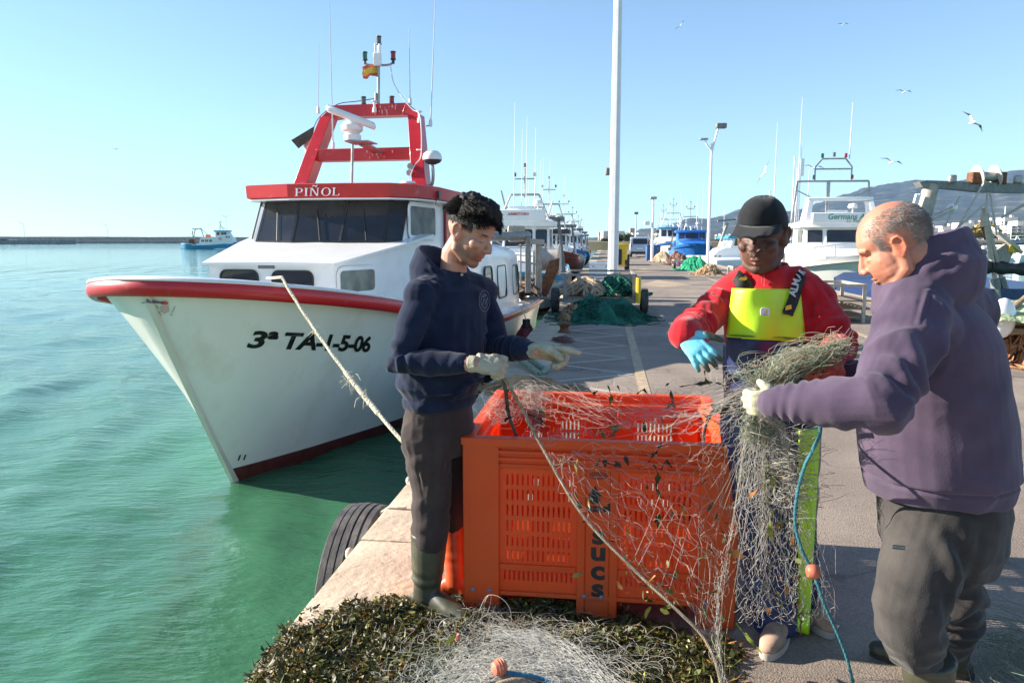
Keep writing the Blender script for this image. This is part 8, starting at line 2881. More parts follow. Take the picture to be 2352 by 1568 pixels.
def germans_extra():
 st_ = M['steel']
 y = s0 + 2.4
 b = MB()
 for sx in (-1, 1):
  b.loft([[(sx * hw * 1.0, s0 + .5, zt + .2), (sx * hw * .84, s0 + .5, zt + .2), (sx * hw * .84, s0 + 1.5, zt + .2), (sx * hw * 1.0, s0 + 1.5, zt + .2)], [(sx * hw * .86, s0 + .9, zt + 1.3), (sx * hw * .72, s0 + .9, zt + 1.25), (sx * hw * .72, s0 + 1.5, zt + 1.25), (sx * hw * .86, s0 + 1.5, zt + 1.3)]])
 b.box((0, s0 + 1.2, zt + 1.36), (hw * 1.74, .6, .16))
 b.build('bridge_hoop', M['white'], e, local=True, smooth=25, bevel=.04)
 for (x, z) in ((1.05, 3.4),):
  b = MB()
  for sx in (-1, 1):
   b.tube([(sx * hw * 1.08, y, zt + .2), (sx * hw * .98, y, zt + 2.3)], .05, 6)
   b.tube([(sx * hw * .5, y, zt + 2.3), (sx * hw * .5, y, zt + 3.0), (sx * hw * .32, y, zt + 3.4)], .04, 6)
   b.tube([(sx * hw * 1.02, y, zt + 1.9), (sx * hw * .45, y, zt + 1.4)], .03, 6)
  b.tube([(-hw * .98, y, zt + 2.3), (hw * .98, y, zt + 2.3)], .05, 6)
  b.tube([(-hw * .5, y, zt + 2.9), (hw * .5, y, zt + 2.9)], .04, 6)
  b.tube([(-hw * .32, y, zt + 3.4), (hw * .32, y, zt + 3.4)], .04, 6)
  b.tube([(-.2, y, zt + .2), (-.2, y, zt + 2.3)], .09, 8)
  b.build('mast_arch', st_, e, local=True)
 for x, z, m_ in ((-hw * .32, 3.45, 'lens_green'), (hw * .32, 3.45, 'lens_red'), (0, 3.5, 'lens_grey'), (-hw * .52, 2.4, 'lens_grey'), (hw * .52, 2.4, 'lens_red')):
  MB().lathe([(.07, 0), (.07, .2), (.03, .22)], (x, y, zt + z), 8).build('mast_light', M[m_], e, local=True)
 for x, H in ((hw * .42, 6.1), (-hw * .95, 6.4), (-hw * .9, 4.0), (-hw * 1.6, 5.2)):
  MB().tube([(x, y, zt + (3.4 if x > 0 else .3)), (x, y, zt + H)], [.035, .012], 5).build('whip_aerial', M['pole'], e, local=True)
 MB().box((-hw * .86, y, zt + 3.0), (.16, .1, .85)).build('aerial_box', M['white'], e, local=True)
 ring_window('door', (-hw * .55, s0 - .02 + .19, zb + .62), (1, 0, 0), (0, 0, 1), (0, -1, 0), .75, 1.25, .3, M['white'], e, fm=M['white'], frame_w=.07, depth=.05)
 ring_window('small_window', (hw * .15, s0 - 1.0 + .5, zb + .75), (1, 0, 0), (0, 0, 1), (0, -1, 0), .45, .30, .04, M['glass'], e, frame_w=.02)
 b = MB().box((hw * .42, s0 - 1.46, zb + .72), (.34, .02, .34))
 sg = b.build('safety_sign', mat('green_safety_sign', (.02, .28, .2)), e, local=True)
 MB().lathe([(.11, 0), (.11, .004), (.05, .004), (.05, 0)], (hw * .42, s0 - 1.475, zb + .72), 16, Matrix.Rotation(PI / 2, 3, 'X')).build('sign_ring', M['white'], sg, local=True)
 b = MB().tube([(hw * .72 + .36 * math.cos(a), s0 - 1.62, zb + .42 + .36 * math.sin(a)) for a in np.linspace(0, 2 * PI, 24, endpoint=False)], .085, 8, closed=True, up=(0, 1, 0))
 b.build('life_ring', M['orange'], e, local=True)
germans_extra()
for w_, x_ in (('La', .1), ('Rapita', .55)): lettering(w_, .2, M['greenprint'], 'boat_name', e, frame((x_, s0 - .125, zt + .27), (1, 0, 0), (0, 0, 1)), shear=.2)
def rounded_boat():
 Y = 54.0; A = lambda u, v, dy=0.0: at(u, v, Y + dy)
 b0 = A(1690, 614); W_ = M['white']
 e2 = empty('fishing_boat', (b0.x, Y, WL), 0, 'white boat with rounded deckhouse and arched opening left of the cap', 'fishing boat', 'moored fishing boats')
 o = [A(1631, 616), A(1634, 600), A(1640, 585), A(1650, 575), A(1664, 570), A(1690, 567), A(1740, 566), A(1756, 572), A(1760, 616)]
 c = sum(o, V()) / len(o)
 MB().loft([[c.lerp(p, .985) + V((0, 0, 0)) for p in o], [p + V((0, .3, 0)) for p in o], [p + V((.9, 5, .05)) for p in o]]).build('deckhouse', W_, e2, smooth=35)
 s = A(1760, 616).x - A(1631, 616).x
 MB().box((c.x + .4, Y + 3, -.35), (s + .3, 9, 1.5)).build('hull', W_, e2, bevel=.2)
 MB().box((c.x + .4, Y + 3, -1.15), (s + .25, 8.9, .3)).build('antifouling', M['boot'], e2)
 a, d = A(1688, 604), A(1709, 577)
 ring_window('arch_shade_pane', ((a.x + d.x) / 2, Y - .02, (a.z + d.z) / 2), (1, 0, 0), (0, 0, 1), (0, -1, 0), d.x - a.x, d.z - a.z, .28, M['glass'], e2, fm=W_, frame_w=.14, depth=.12)  # dark pane stands in for the shade inside the opening
 for u in (1641, 1651):
  a, d = A(u - 3, 606), A(u + 3, 586)
  MB().prism([A(u - 3, 606, -.03), A(u + 2, 606, -.03), A(u + 5, 587, -.03), A(u, 587, -.03)], (0, .05, 0)).build('window', M['glass_pale'], e2, smooth=0)
 MB().prism([A(1676, 568), A(1735, 568), A(1732, 546), A(1684, 546)], (0, 2.4, 0)).build('wheelhouse', W_, e2, smooth=0, bevel=.05)
 MB().prism([A(1686, 564, -.04), A(1697, 564, -.04), A(1699, 549, -.04), A(1690, 549, -.04)], (0, .05, 0)).build('window', M['glass'], e2, smooth=0)
 MB().prism([A(1670, 548, -.3), A(1740, 548, -.3), A(1738, 539, -.3), A(1676, 540, -.3)], (0, 3, 0)).build('blue_roof', M['lightblue'], e2, smooth=0, bevel=.04)
 MB().box(A(1668, 563, .8), (.9, .9, .5)).build('white_locker', W_, e2, bevel=.1)
 MB().tube([A(1650, 570, 1), A(1671, 512, 1)], .11, 6).build('derrick', M['grey_wood'], e2)
 MB().bar(A(1648, 508, 1), A(1690, 504, 1), .2, .12).build('gallows_beam', M['steel_dark'], e2)
 MB().tube([A(1655, 612, -.6), A(1655, 598, -.6), A(1700, 600, -.6), A(1730, 602, -.6)], .05, 6).build('rail', M['steel'], e2)
rounded_boat()
p = right_x(84, 2.4); trawler(1605, 0, 'bright blue boat behind the bright green net heap', L=14, B=4.4, hull='blue', house='blue', visor='blue', stripe='blue', mast=3.4, loc=(p.x, p.y), house_s=3.5, house_w=1.6, mid_h=1.5, bow_h=2.4, aerials=4)
p = right_x(106, 2.4); trawler(1535, 0, 'white boat with light blue upper visor behind the silver van', L=16, B=5.2, stripe='blue', visor='lightblue', mast=4.2, loc=(p.x, p.y), house_s=4.5, house_w=2.0, mid_h=1.6, bow_h=2.6, house_h=2.8, aerials=5)
p = right_x(126, 2.4); trawler(1500, 0, 'white boat with thin masts at the far end of the right side', L=14, B=4.6, stripe='lightblue', mast=5, loc=(p.x, p.y), house_s=4, mid_h=1.6, bow_h=2.4, aerials=5)
def gallows_boat():
 Y = 21.0
 p0 = at(2235, 560, Y)
 e = empty('trawler', (p0.x + 1.0, Y + 4, 0), QROT, 'trawler at the right edge showing its grey stern gallows and net drums', 'fishing boat', 'moored fishing boats')
 D = M['steel_dark']; S_ = M['steel']
 A = lambda u, v, dy=0.0: at(u, v, Y + dy)
 b = MB()
 pts = [A(2112, 418), A(2128, 414), A(2300, 420), A(2420, 421), A(2420, 441), A(2350, 443), A(2260, 441), A(2170, 432), A(2120, 430)]
 b.prism(pts, (0, .35, 0)); b.build('gallows_beam', D, e, smooth=0)
 MB().tube([A(2140, 424, .15), A(2112, 524, .15)], [.20, .24], 12).build('gallows_leg', mat('weathered_pole', (.30, .28, .24), (.42, .39, .34), rough=.6, dirt=(.2, .12, .07), dscale=4), e)
 for u0, u1 in ((2106, 2088), (2112, 2094)):
  MB().tube([A(u0, 446), A(u1, 510)], .05, 6).build('ladder_rail', M['pole'], e)
 Mx = Matrix.Rotation(PI / 2 - .25, 3, 'Y')
 for u in (2246, 2286):
  MB().lathe([(.02, -.02), (.30, -.015), (.30, .015), (.02, .02)], A(u, 404, .1), 24, Mx).build('winch_disc', mat('pale_disc', (.5, .46, .4), (.6, .56, .5), rough=.5), e)
 MB().tube([A(2250, 406, .1), A(2284, 406, .1)], .13, 14).build('winch_drum', S_, e)
 for u in (2236, 2296): MB().box(A(u, 410, .1), (.24, .3, .34)).build('winch_motor', M['rust'], e, bevel=.03)
 for u, v in ((2187, 411), (2338, 412)):
  MB().box(A(u, v), (.22, .16, .22)).build('flood_light', S_, e, bevel=.05)
 MB().ball(A(2188, 477), (.13, .13, .13), 14, 10).build('block', M['white'], e)
 for pa in (((2188, 474), (2105, 515)), ((2186, 485), (2100, 524)), ((2190, 480), (2170, 520)), ((2263, 415), (2130, 640)), ((2260, 470), (2100, 610)), ((2205, 450), (2190, 478)), ((2268, 442), (2264, 492)), ((2274, 442), (2290, 540))):
  MB().tube([A(*pa[0], -.1), A(*pa[1], -.1)], .028, 5).build('wire', mat('pale_wire', (.4, .37, .32), (.5, .47, .42)) if 'pale_wire' not in MATS else MATS['pale_wire'], e)
 for pa in (((2259, 478), (2285, 640), .09), ((2266, 500), (2300, 640), .08), ((2300, 500), (2352, 470), .05), ((2262, 490), (2262, 520), .16)):
  MB().tube([A(*pa[0]), A(*pa[1])], pa[2] * .7, 8).build('derrick', mat('tan_derrick', (.36, .31, .24), (.48, .42, .34)) if 'tan_derrick' not in MATS else MATS['tan_derrick'], e)
 MB().tube([A(2150, 557, .6), A(2252, 559, .6)], .11, 10).build('cross_tube', S_, e)
 MB().tube([A(2252, 557, .6), A(2420, 556, .6)], .07, 10).build('cross_tube', S_, e)
 MB().tube([A(2165, 576, .6), A(2262, 580, .6)], .10, 10).build('cross_tube', M['steel_dark'], e)
 MB().lathe([(.02, -.05), (.55, -.04), (.55, .04), (.02, .05)], A(2311, 552, .3), 26, Matrix.Rotation(PI / 2 - .9, 3, 'Y') @ Matrix.Rotation(.3, 3, 'X')).build('net_disc', mat('cream_disc', (.45, .42, .34), (.58, .54, .45), rough=.6), e)
 MB().prism([A(2290, 575), A(2310, 560), A(2330, 575), A(2312, 615), A(2296, 618)], (0, .12, 0)).build('disc_bracket', M['grey_wood'], e, smooth=0)
 MB().box(A(2328, 572), (.28, .2, .2), rz=.3).build('yellow_motor', M['yellow'], e, bevel=.03)
 b = MB(); rows = [A(2180, 606), A(2225, 608), A(2268, 613), A(2276, 614), A(2330, 617), A(2400, 620)]
 b.tube(catmull(rows, 4), [.17 + .03 * math.sin(i * 1.9) for i in range(21)], 12)
 b.build('wrapped_roll', mat('black_tarpaulin', (.012, .013, .013), (.03, .032, .03), rough=.55, bump=.02, bscale=8), e)
 b = MB().loft([[(-2.4, -4, WL - .3), (2.4, -4, WL - .3), (2.6, -4.1, .25), (-2.6, -4.1, .25)], [(-2.5, 1, WL - .3), (2.5, 1, WL - .3), (2.7, 1, .3), (-2.7, 1, .3)], [(-1.5, 3, WL - .3), (1.5, 3, WL - .3), (1.7, 3.2, .4), (-1.7, 3.2, .4)]])
 b.build('hull', M['navy_paint'], e, local=True)
 MB().tube([A(2285, 640), A(2290, 690)], .13, 8).tube([A(2300, 638), A(2316, 690)], .10, 8).build('support', M['steel_dark'], e)
gallows_boat()
# ---- blue trawler under way, jetty, far quay
jm = mat('rubble_breakwater', (.30, .25, .20), (.42, .36, .30), rough=.95, scale=.35, bump=.3, bscale=.8)
jm2 = mat('quay_face_far', (.24, .22, .19), (.33, .31, .28), rough=.9, scale=.3, dirt=(.08, .08, .07), dscale=.6, damt=.6)
def jetty():
 a, c = at(-1400, 556, 560), at(1190, 559, 800)
 b = MB()
 for (Y0, u0, u1, v0, z0, m_) in ():
  pass
 n = 60
 rings = []
 for i in range(n + 1):
  t = i / n; p = V((a.x, a.y, 0)).lerp(V((c.x, c.y, 0)), t)
  h = 5.4 - 1.0 * t + .25 * noise.noise((t * 40, 0, 0))
  rings.append([(p.x, p.y, -3), (p.x, p.y, WL + 2.4), (p.x, p.y + 9, WL + 2.5), (p.x, p.y + 9.5, h), (p.x, p.y + 16, h), (p.x, p.y + 24, -3)])
 b.loft(rings)
 b.build('breakwater', jm, label='long low brown breakwater across the harbour mouth', cat='breakwater', smooth=0)
 b = MB()
 a2 = at(-700, 558, 520); c2 = at(136, 558, 520)
 n = 36
 for i in range(n):
  x0 = a2.x + (c2.x - a2.x) * i / n; x1 = a2.x + (c2.x - a2.x) * (i + 1) / n
  b.box(((x0 + x1) / 2, 530, .1), (x1 - x0 - .3, 20, 2.6 + .2 * (i % 2)))
 b.build('far_quay', jm2, kind='structure', smooth=0, label='end of a concrete quay at the far left')
 for u, m_, lb in ((30, 'pole', 'white car parked on the far left quay'), (8, 'black', 'dark car at the left edge on the far quay')):
  p = at(u, 549, 526)
  e = empty('parked_car', (p.x, 526, 1.4), .1, lb, 'car')
  MB().loft([[(x, y * .9, 1.55) for x, y in ((-2.1, -.85), (2.1, -.85), (2.1, .85), (-2.1, .85))], [(x, y, 2.25) for x, y in ((-2.1, -.85), (2.1, -.85), (2.1, .85), (-2.1, .85))], [(x * .62, y * .8, 2.85) for x, y in ((-2.1, -.85), (1.8, -.85), (1.8, .85), (-2.1, .85))]], cap=True)
  b = MB(); b.F = None
  bm_b = MB().loft([[(-2.1, -.8, .25), (2.1, -.8, .25), (2.1, .8, .25), (-2.1, .8, .25)], [(-2.15, -.85, .85), (2.15, -.85, .75), (2.15, .85, .75), (-2.15, .85, .85)]])
  bm_b.build('body', M[m_], e, local=True, bevel=.1)
  MB().loft([[(-1.7, -.78, .8), (1.2, -.78, .8), (1.2, .78, .8), (-1.7, .78, .8)], [(-1.2, -.65, 1.4), (.5, -.65, 1.4), (.5, .65, 1.4), (-1.2, .65, 1.4)]]).build('cabin', M['glass_pale'], e, local=True)
  for x in (-1.3, 1.3):
   for y in (-.8, .8):
    MB().lathe([(.1, -.1), (.33, -.1), (.33, .1), (.1, .1)], (x, y, .33), 14, Matrix.Rotation(PI / 2, 3, 'X')).build('wheel', M['rubber'], e, local=True)
 for u, v, Y, dbl, lb in ((57, 514, 650, 0, 'thin lamp post on the breakwater near the left edge'), (248, 518, 690, 0, 'thin single lamp post on the middle of the breakwater'), (521, 498, 740, 1, 'thin double armed lamp post behind the blue boat')):
  p = at(u, 548, Y + 14); H = at(u, v, Y + 14).z
  e = empty('lamp_post', (p.x, Y + 14, 4), 0, lb, 'lamp post', 'lamp posts on the breakwater')
  MB().tube([(p.x, Y + 14, 4), (p.x, Y + 14, H)], .16, 6).build('pole', M['steel'], e)
  for sx in ((-1, 1) if dbl else (-1,)):
   MB().tube([(p.x, Y + 14, H), (p.x + sx * 4.5, Y + 14, H + 1.6)], .16, 5).build('arm', M['steel'], e)
jetty()
def blue_trawler():
 Y = 236.0
 a = at(420, 574, Y); c = at(566, 574, Y)
 L = c.x - a.x
 e = empty('trawler', ((a.x + c.x) / 2, Y, WL), 0, 'light blue trawler with white house sailing before the breakwater', 'fishing boat')
 b = MB(); n = 22; rings = []
 for i in range(n + 1):
  t = i / n; x = -L / 2 + L * t
  bt = 2.6 * min(1, (t * 8 + .6) / 1.5) * max(.02, (1 - t)) ** .45 * 1.15
  sh = 1.3 + .5 * (1 - t) * (t < .2) + 2.0 * max(0, t - .35) ** 1.7 * 1.5
  x2 = x + 1.6 * max(0, t - .8) * 2
  rings.append([(x, -bt * .75, -.4), (x + (x2 - x) * .3, -bt * .9, .35), (x2, -bt, sh), (x2, bt, sh), (x + (x2 - x) * .3, bt * .9, .35), (x, bt * .75, -.4)])
 b.loft(rings); b.build('hull', M['lightblue'], e, local=True, smooth=50)
 b = MB().loft([[(x, y, z) for x, y, z in ((r[2][0], r[2][1] - .03, r[2][2] - .12), (r[2][0], r[2][1] - .05, r[2][2] + .03), (r[2][0], r[2][1] + .1, r[2][2] + .03))] for r in rings], cap=False, closed=False)
 b.build('rail', M['white'], e, local=True)
 MB().box((-L / 2 + L * .5, 0, .12), (L * .97, 3.6, .25)).build('waterline_stripe', M['white'], e, local=True)
 sx = lambda u: at(u, 560, Y).x - (a.x + c.x) / 2
 sz = lambda v: at(500, v, Y).z - WL
 MB().prism([(sx(462), -1.7, 1.4), (sx(540), -1.7, 1.6), (sx(538), -1.7, sz(545)), (sx(492), -1.7, sz(544)), (sx(466), -1.7, sz(547))], (0, 3.4, 0)).build('deckhouse', M['white'], e, local=True, smooth=0, bevel=.08)
 MB().loft([[(sx(500), -1.4, sz(545)), (sx(534), -1.4, sz(545)), (sx(534), 1.4, sz(545)), (sx(500), 1.4, sz(545))], [(sx(500), -1.3, sz(533)), (sx(527), -1.3, sz(533)), (sx(527), 1.3, sz(533)), (sx(500), 1.3, sz(533))]]).build('wheelhouse', M['white'], e, local=True, smooth=0)
 MB().box((sx(513), 0, sz(531)), (sx(530) - sx(497), 3.2, .45)).build('roof', M['lightblue'], e, local=True, bevel=.06)
 for u0, u1, v0, v1 in ((503, 509, 534, 540), (513, 519, 534, 539), (520, 525, 534, 539), (524, 528, 543, 546), (530, 533, 543, 546)):
  MB().box(((sx(u0) + sx(u1)) / 2, -1.42 if v0 < 540 else -1.72, (sz(v0) + sz(v1)) / 2), (sx(u1) - sx(u0), .1, sz(v0) - sz(v1))).build('window', M['glass'], e, local=True, smooth=0)
 for u in (471, 480, 489): MB().box((sx(u), -1.72, sz(553)), (1.0, .08, .7)).build('window', M['glass_pale'], e, local=True, smooth=0)
 b = MB()
 for pa in (((448, 548), (453, 526)), ((472, 546), (466, 526)), ((446, 526), (468, 526)), ((420, 545), (470, 545)), ((422, 545), (426, 556)), ((448, 560), (446, 530))):
  b.tube([(sx(pa[0][0]), -.8, sz(pa[0][1])), (sx(pa[1][0]), -.8, sz(pa[1][1]))], .14, 6)
 b.build('stern_gallows', M['steel'], e, local=True)
 b = MB()
 for pa in (((508, 531), (508, 505)), ((504, 531), (508, 514)), ((516, 531), (508, 514)), ((505, 512), (513, 509)), ((511, 522), (520, 527)), ((456, 524), (430, 546)), ((462, 524), (485, 545))):
  b.tube([(sx(pa[0][0]), 0, sz(pa[0][1])), (sx(pa[1][0]), 0, sz(pa[1][1]))], .07, 5)
 b.build('mast', M['steel'], e, local=True)
 MB().box((sx(444), -.6, sz(556)), (1.8, 1.6, 1.8)).build('net_winch', M['rust'], e, local=True, bevel=.1)
 MB().tube([(sx(511) + .38 * math.cos(t_), -1.8, sz(548) + .38 * math.sin(t_)) for t_ in np.linspace(0, 2 * PI, 14, endpoint=False)], .1, 6, closed=True, up=(0, 1, 0)).build('life_ring', M['orange'], e, local=True)
 MB().box((sx(478), .5, sz(542)), (1.3, 1, .8)).build('orange_box', M['orange'], e, local=True)
blue_trawler()
# ---- marina boats and masts at the right, across the water
hullw = M['white']
def motor_boat(u, Y, s, label, cab=True, rz=0):
 p = at(u, 575, Y)
 e = empty('motor_boat', (p.x, Y, WL), rz, label, 'motor boat', 'white boats in the marina')
 b = MB(); rings = []
 for i in range(9):
  t = i / 8; x = (-4 + 8 * t) * s; w = 1.3 * s * (1 - max(0, t - .4) ** 2 * 2.6)
  rings.append([(x, -w * .7, -.3), (x, -w, (1.0 + .5 * t) * s), (x, w, (1.0 + .5 * t) * s), (x, w * .7, -.3)])
 b.loft(rings).build('hull', hullw, e, local=True)
 MB().loft([[(x * s, y * s, 1.1 * s) for x, y in ((-2.4, -1), (1.8, -1), (1.8, 1), (-2.4, 1))], [(x * s, y * s, 2.3 * s) for x, y in ((-2.2, -.85), (.6, -.85), (.6, .85), (-2.2, .85))]]).build('cabin', hullw, e, local=True, smooth=20)
 MB().box((-.6 * s, -.93 * s, 1.75 * s), (2.6 * s, .12, .45 * s)).build('window', M['glass'], e, local=True)
 if cab:
  MB().tube([(-2 * s, -.8 * s, 2.3 * s), (-1.6 * s, -.7 * s, 3.3 * s), (0, -.7 * s, 3.4 * s), (.7 * s, -.7 * s, 2.3 * s)], .07 * s, 6).build('bridge_hoop', hullw, e, local=True)
rm = random.Random(5)
spots = [(2216, 92, 1.05), (2150, 118, .8), (2180, 130, .8), (2248, 125, .9), (2275, 112, .8), (2300, 128, .9), (2330, 118, 1.0), (2352, 105, 1.0), (2262, 96, .7), (2318, 98, .7), (2380, 96, .9), (2240, 142, .9), (2290, 145, .9), (2345, 140, .9), (1868, 130, .8), (1800, 128, .8), (2400, 125, 1.0)]
lab = ['white cabin cruiser with a tall bridge hoop, nearest in the marina beside the older man', 'white motor boat directly behind the older man head', 'white motor boat second right of the bald head', 'white boat under the black wrapped roll left part', 'white boat seen just left of the cream net disc', 'white boat behind the cream net disc', 'white boat right of the net disc above the roll', 'white boat at the right edge above the pale green net', 'low white boat near the roll between the wires', 'low white boat below the net disc', 'white boat beyond the right edge', 'far white boat behind the orange tree foot', 'far white boat beneath the blue shuttered building', 'far white boat near the right edge', 'white motor boat between the cap and the big white boat', 'white motor boat right of the cap', 'white boat farthest right in the marina']
for (u, Y, s), lb in zip(spots, lab): motor_boat(u, Y, s, lb, cab=s > .85, rz=rm.uniform(-.3, .3))
def yacht(u, vt, Y, label):
 p = at(u, 575, Y); H = at(u, vt, Y).z
 e = empty('sailing_yacht', (p.x, Y, WL), rm.uniform(-.4, .4), label, 'yacht', 'yacht masts in the marina')
 b = MB(); rings = []
 for i in range(8):
  t = i / 7; x = -5 + 10 * t; w = 1.5 * math.sin(PI * (.12 + .8 * t)) ** .7
  rings.append([(x, -w * .6, -.3), (x, -w, 1.1 + .3 * t), (x, w, 1.1 + .3 * t), (x, w * .6, -.3)])
 b.loft(rings).build('hull', hullw, e, local=True)
 MB().box((-.5, 0, 1.5), (4, 1.6, .6), taper=.85).build('cabin', hullw, e, local=True, bevel=.08)
 MB().tube([(.8, 0, 1.2), (.8, 0, H - WL)], [.11, .08], 6).build('mast', M['pole'], e, local=True)
 MB().tube([(.8, 0, 2.6), (-3.6, 0, 2.7)], .13, 6).build('boom', M['navy_paint'], e, local=True)
 MB().tube([(.8, -1, (H - WL) * .55), (.8, 1, (H - WL) * .55)], .04, 4).build('spreader', M['pole'], e, local=True)
ym_ = [(2288, 474, 120), (2342, 535, 125), (2312, 520, 140), (2330, 560, 110), (2352, 515, 135), (2213, 560, 120), (2243, 550, 130), (2256, 556, 140), (1740, 500, 190), (1790, 490, 180), (1655, 480, 210), (1722, 512, 200), (1800, 230, 100), (1815, 385, 150), (1842, 390, 160), (2370, 530, 130), (1550, 470, 230), (1588, 520, 230)]
for i, (u, v, Y) in enumerate(ym_):
 yacht(u, v + (0 if v > 300 else 130), Y, ['yacht with the tallest mast behind the roll of black tarpaulin', 'yacht mast near the right edge, left one of the pair', 'yacht mast right of the cream disc', 'short mast low beside the yellow motor', 'yacht mast at the right edge of the picture', 'short mast behind the older man neck', 'short mast in front of the orange tree, left', 'short mast in front of the orange tree, right', 'thin mast left of the black cap', 'thin mast behind the cap', 'thin mast right of the twin armed lamp post', 'thin tan mast between lamp post and cap', 'very tall thin mast right of the cap', 'tall mast beside the arch of the big white boat', 'thin mast just left of the arch of the white boat', 'yacht outside the right edge', 'thin mast above the brown net heap', 'thin mast above the blue boat'][i])
# ---- trees
leafg = mat('pine_foliage', (.030, .048, .018), (.060, .080, .030), rough=.9, scale=.6, space='Object')
leafo = mat('autumn_foliage', (.16, .12, .025), (.28, .20, .045), rough=.9, scale=.6)
leafy = mat('olive_foliage', (.075, .085, .030), (.12, .125, .045), rough=.9, scale=.6)
def tree(u, vt, vb, wpx, Y, mt, label, seed, palm=False, name='tree'):
 p = at(u, vb, Y); H = at(u, vt, Y).z - 1.0; w = wpx / FPX * Y
 g = np.random.default_rng(seed)
 e = empty(name, (p.x, Y, 1.0), 0, label, 'palm tree' if palm else 'tree', 'trees along the shore')
 MB().tube([(0, 0, 0), (.1 * w * g.normal() * .3, 0, H * .35), (0, 0, H * (.95 if palm else .6))], [.035 * w + .1, .03 * w + .05, .05], 7).build('trunk', M['wood'], e, local=True)
 if palm:
  C = []; V_ = []; F_ = []; k = 0
  for i in range(26):
   th = g.random() * 6.28; el = g.uniform(-.5, 1.0); Lf = w * .55
   for s in range(5):
    t0, t1 = s / 5, (s + 1) / 5
    f_ = lambda t: np.array([math.cos(th) * Lf * t * math.cos(el * (1 - t)), math.sin(th) * Lf * t * math.cos(el * (1 - t)), H * .95 + Lf * (math.sin(el) * t - .75 * t * t)])
    a, c = f_(t0), f_(t1); sd = np.array([-math.sin(th), math.cos(th), -.5]) * w * .05 * (1 - t0 * .7)
    V_ += [a - sd, a + sd * .2, c + sd * .2, c - sd]; F_.append((k, k + 1, k + 2, k + 3)); k += 4
  link('crown', np_mesh('crown', np.array(V_), np.array(F_), mt), e, local=True, smooth=0); return
 nl = 1500
 cl = [(g.uniform(-.36, .36) * w, g.uniform(-.3, .3) * w, H * g.uniform(.42, .86), g.uniform(.14, .26) * w) for _ in range(13)]
 V_ = np.empty((nl, 4, 3)); s_ = .045 * w + .05
 for i in range(nl):
  cx, cy, cz, r_ = cl[g.integers(len(cl))]
  d = g.normal(size=3); d /= np.linalg.norm(d); rr_ = r_ * (.55 + .5 * g.random())
  c = np.array([cx, cy, cz]) + d * rr_ * np.array([1, 1, .75])
  a = g.normal(size=3); a /= np.linalg.norm(a); b_ = np.cross(a, d); b_ /= np.linalg.norm(b_) + 1e-9
  sz = s_ * g.uniform(.5, 1.3)
  V_[i] = [c - a * sz, c - b_ * sz * .7, c + a * sz, c + b_ * sz * .7]
 F_ = np.arange(nl * 4).reshape(-1, 4)
 link('crown', np_mesh('crown', V_.reshape(-1, 3), F_, mt), e, local=True, smooth=0)
trs = [(1418, 545, 570, 40, 270, leafg, 'round green tree left of the far lamp post'), (1436, 541, 570, 36, 265, leafg, 'tall green tree beside the two pink towers'), (1478, 548, 572, 34, 290, leafg, 'green tree above the silver van'), (1395, 550, 572, 30, 300, leafg, 'small tree at the end of the road'), (1505, 552, 572, 30, 280, leafy, 'pale tree behind the blue box'),
   (1590, 535, 572, 40, 330, leafg, 'dark tree behind the blue boat'), (1665, 545, 572, 40, 300, leafy, 'olive tree behind the lamp post'), (1720, 545, 572, 44, 330, leafg, 'dark green tree left of the black cap'), (1840, 520, 575, 60, 300, leafg, 'green tree between the two white boats'), (1780, 535, 575, 50, 330, leafy, 'olive tree right of the cap'),
   (2240, 515, 585, 78, 235, leafo, 'large orange brown autumn tree behind the rigging'), (2275, 528, 585, 60, 240, leafy, 'olive tree touching the orange tree on its right'), (2190, 540, 585, 56, 250, leafy, 'olive tree left of the orange tree'), (2150, 545, 585, 50, 260, leafg, 'green tree beside the older man hood'), (2320, 545, 585, 60, 250, leafg, 'green tree under the blue shuttered block'), (2370, 545, 585, 60, 250, leafg, 'green tree at the right edge'), (2060, 545, 585, 60, 260, leafg, 'green tree hidden behind the bald head'), (1950, 540, 585, 60, 280, leafg, 'green tree behind the big white boat')]
for i, t_ in enumerate(trs): tree(*t_[:6], t_[6], 60 + i)
for i, (u, v) in enumerate(((1693, 528), (1712, 533), (1680, 538), (1735, 540))):
 tree(u, v, 570, 26, 260, leafy, ('palm with the tallest crown between lamp post and cap', 'second palm just right of the tallest', 'small palm nearest the lamp post', 'low palm beside the cap')[i], 90 + i, palm=True, name='palm_tree')
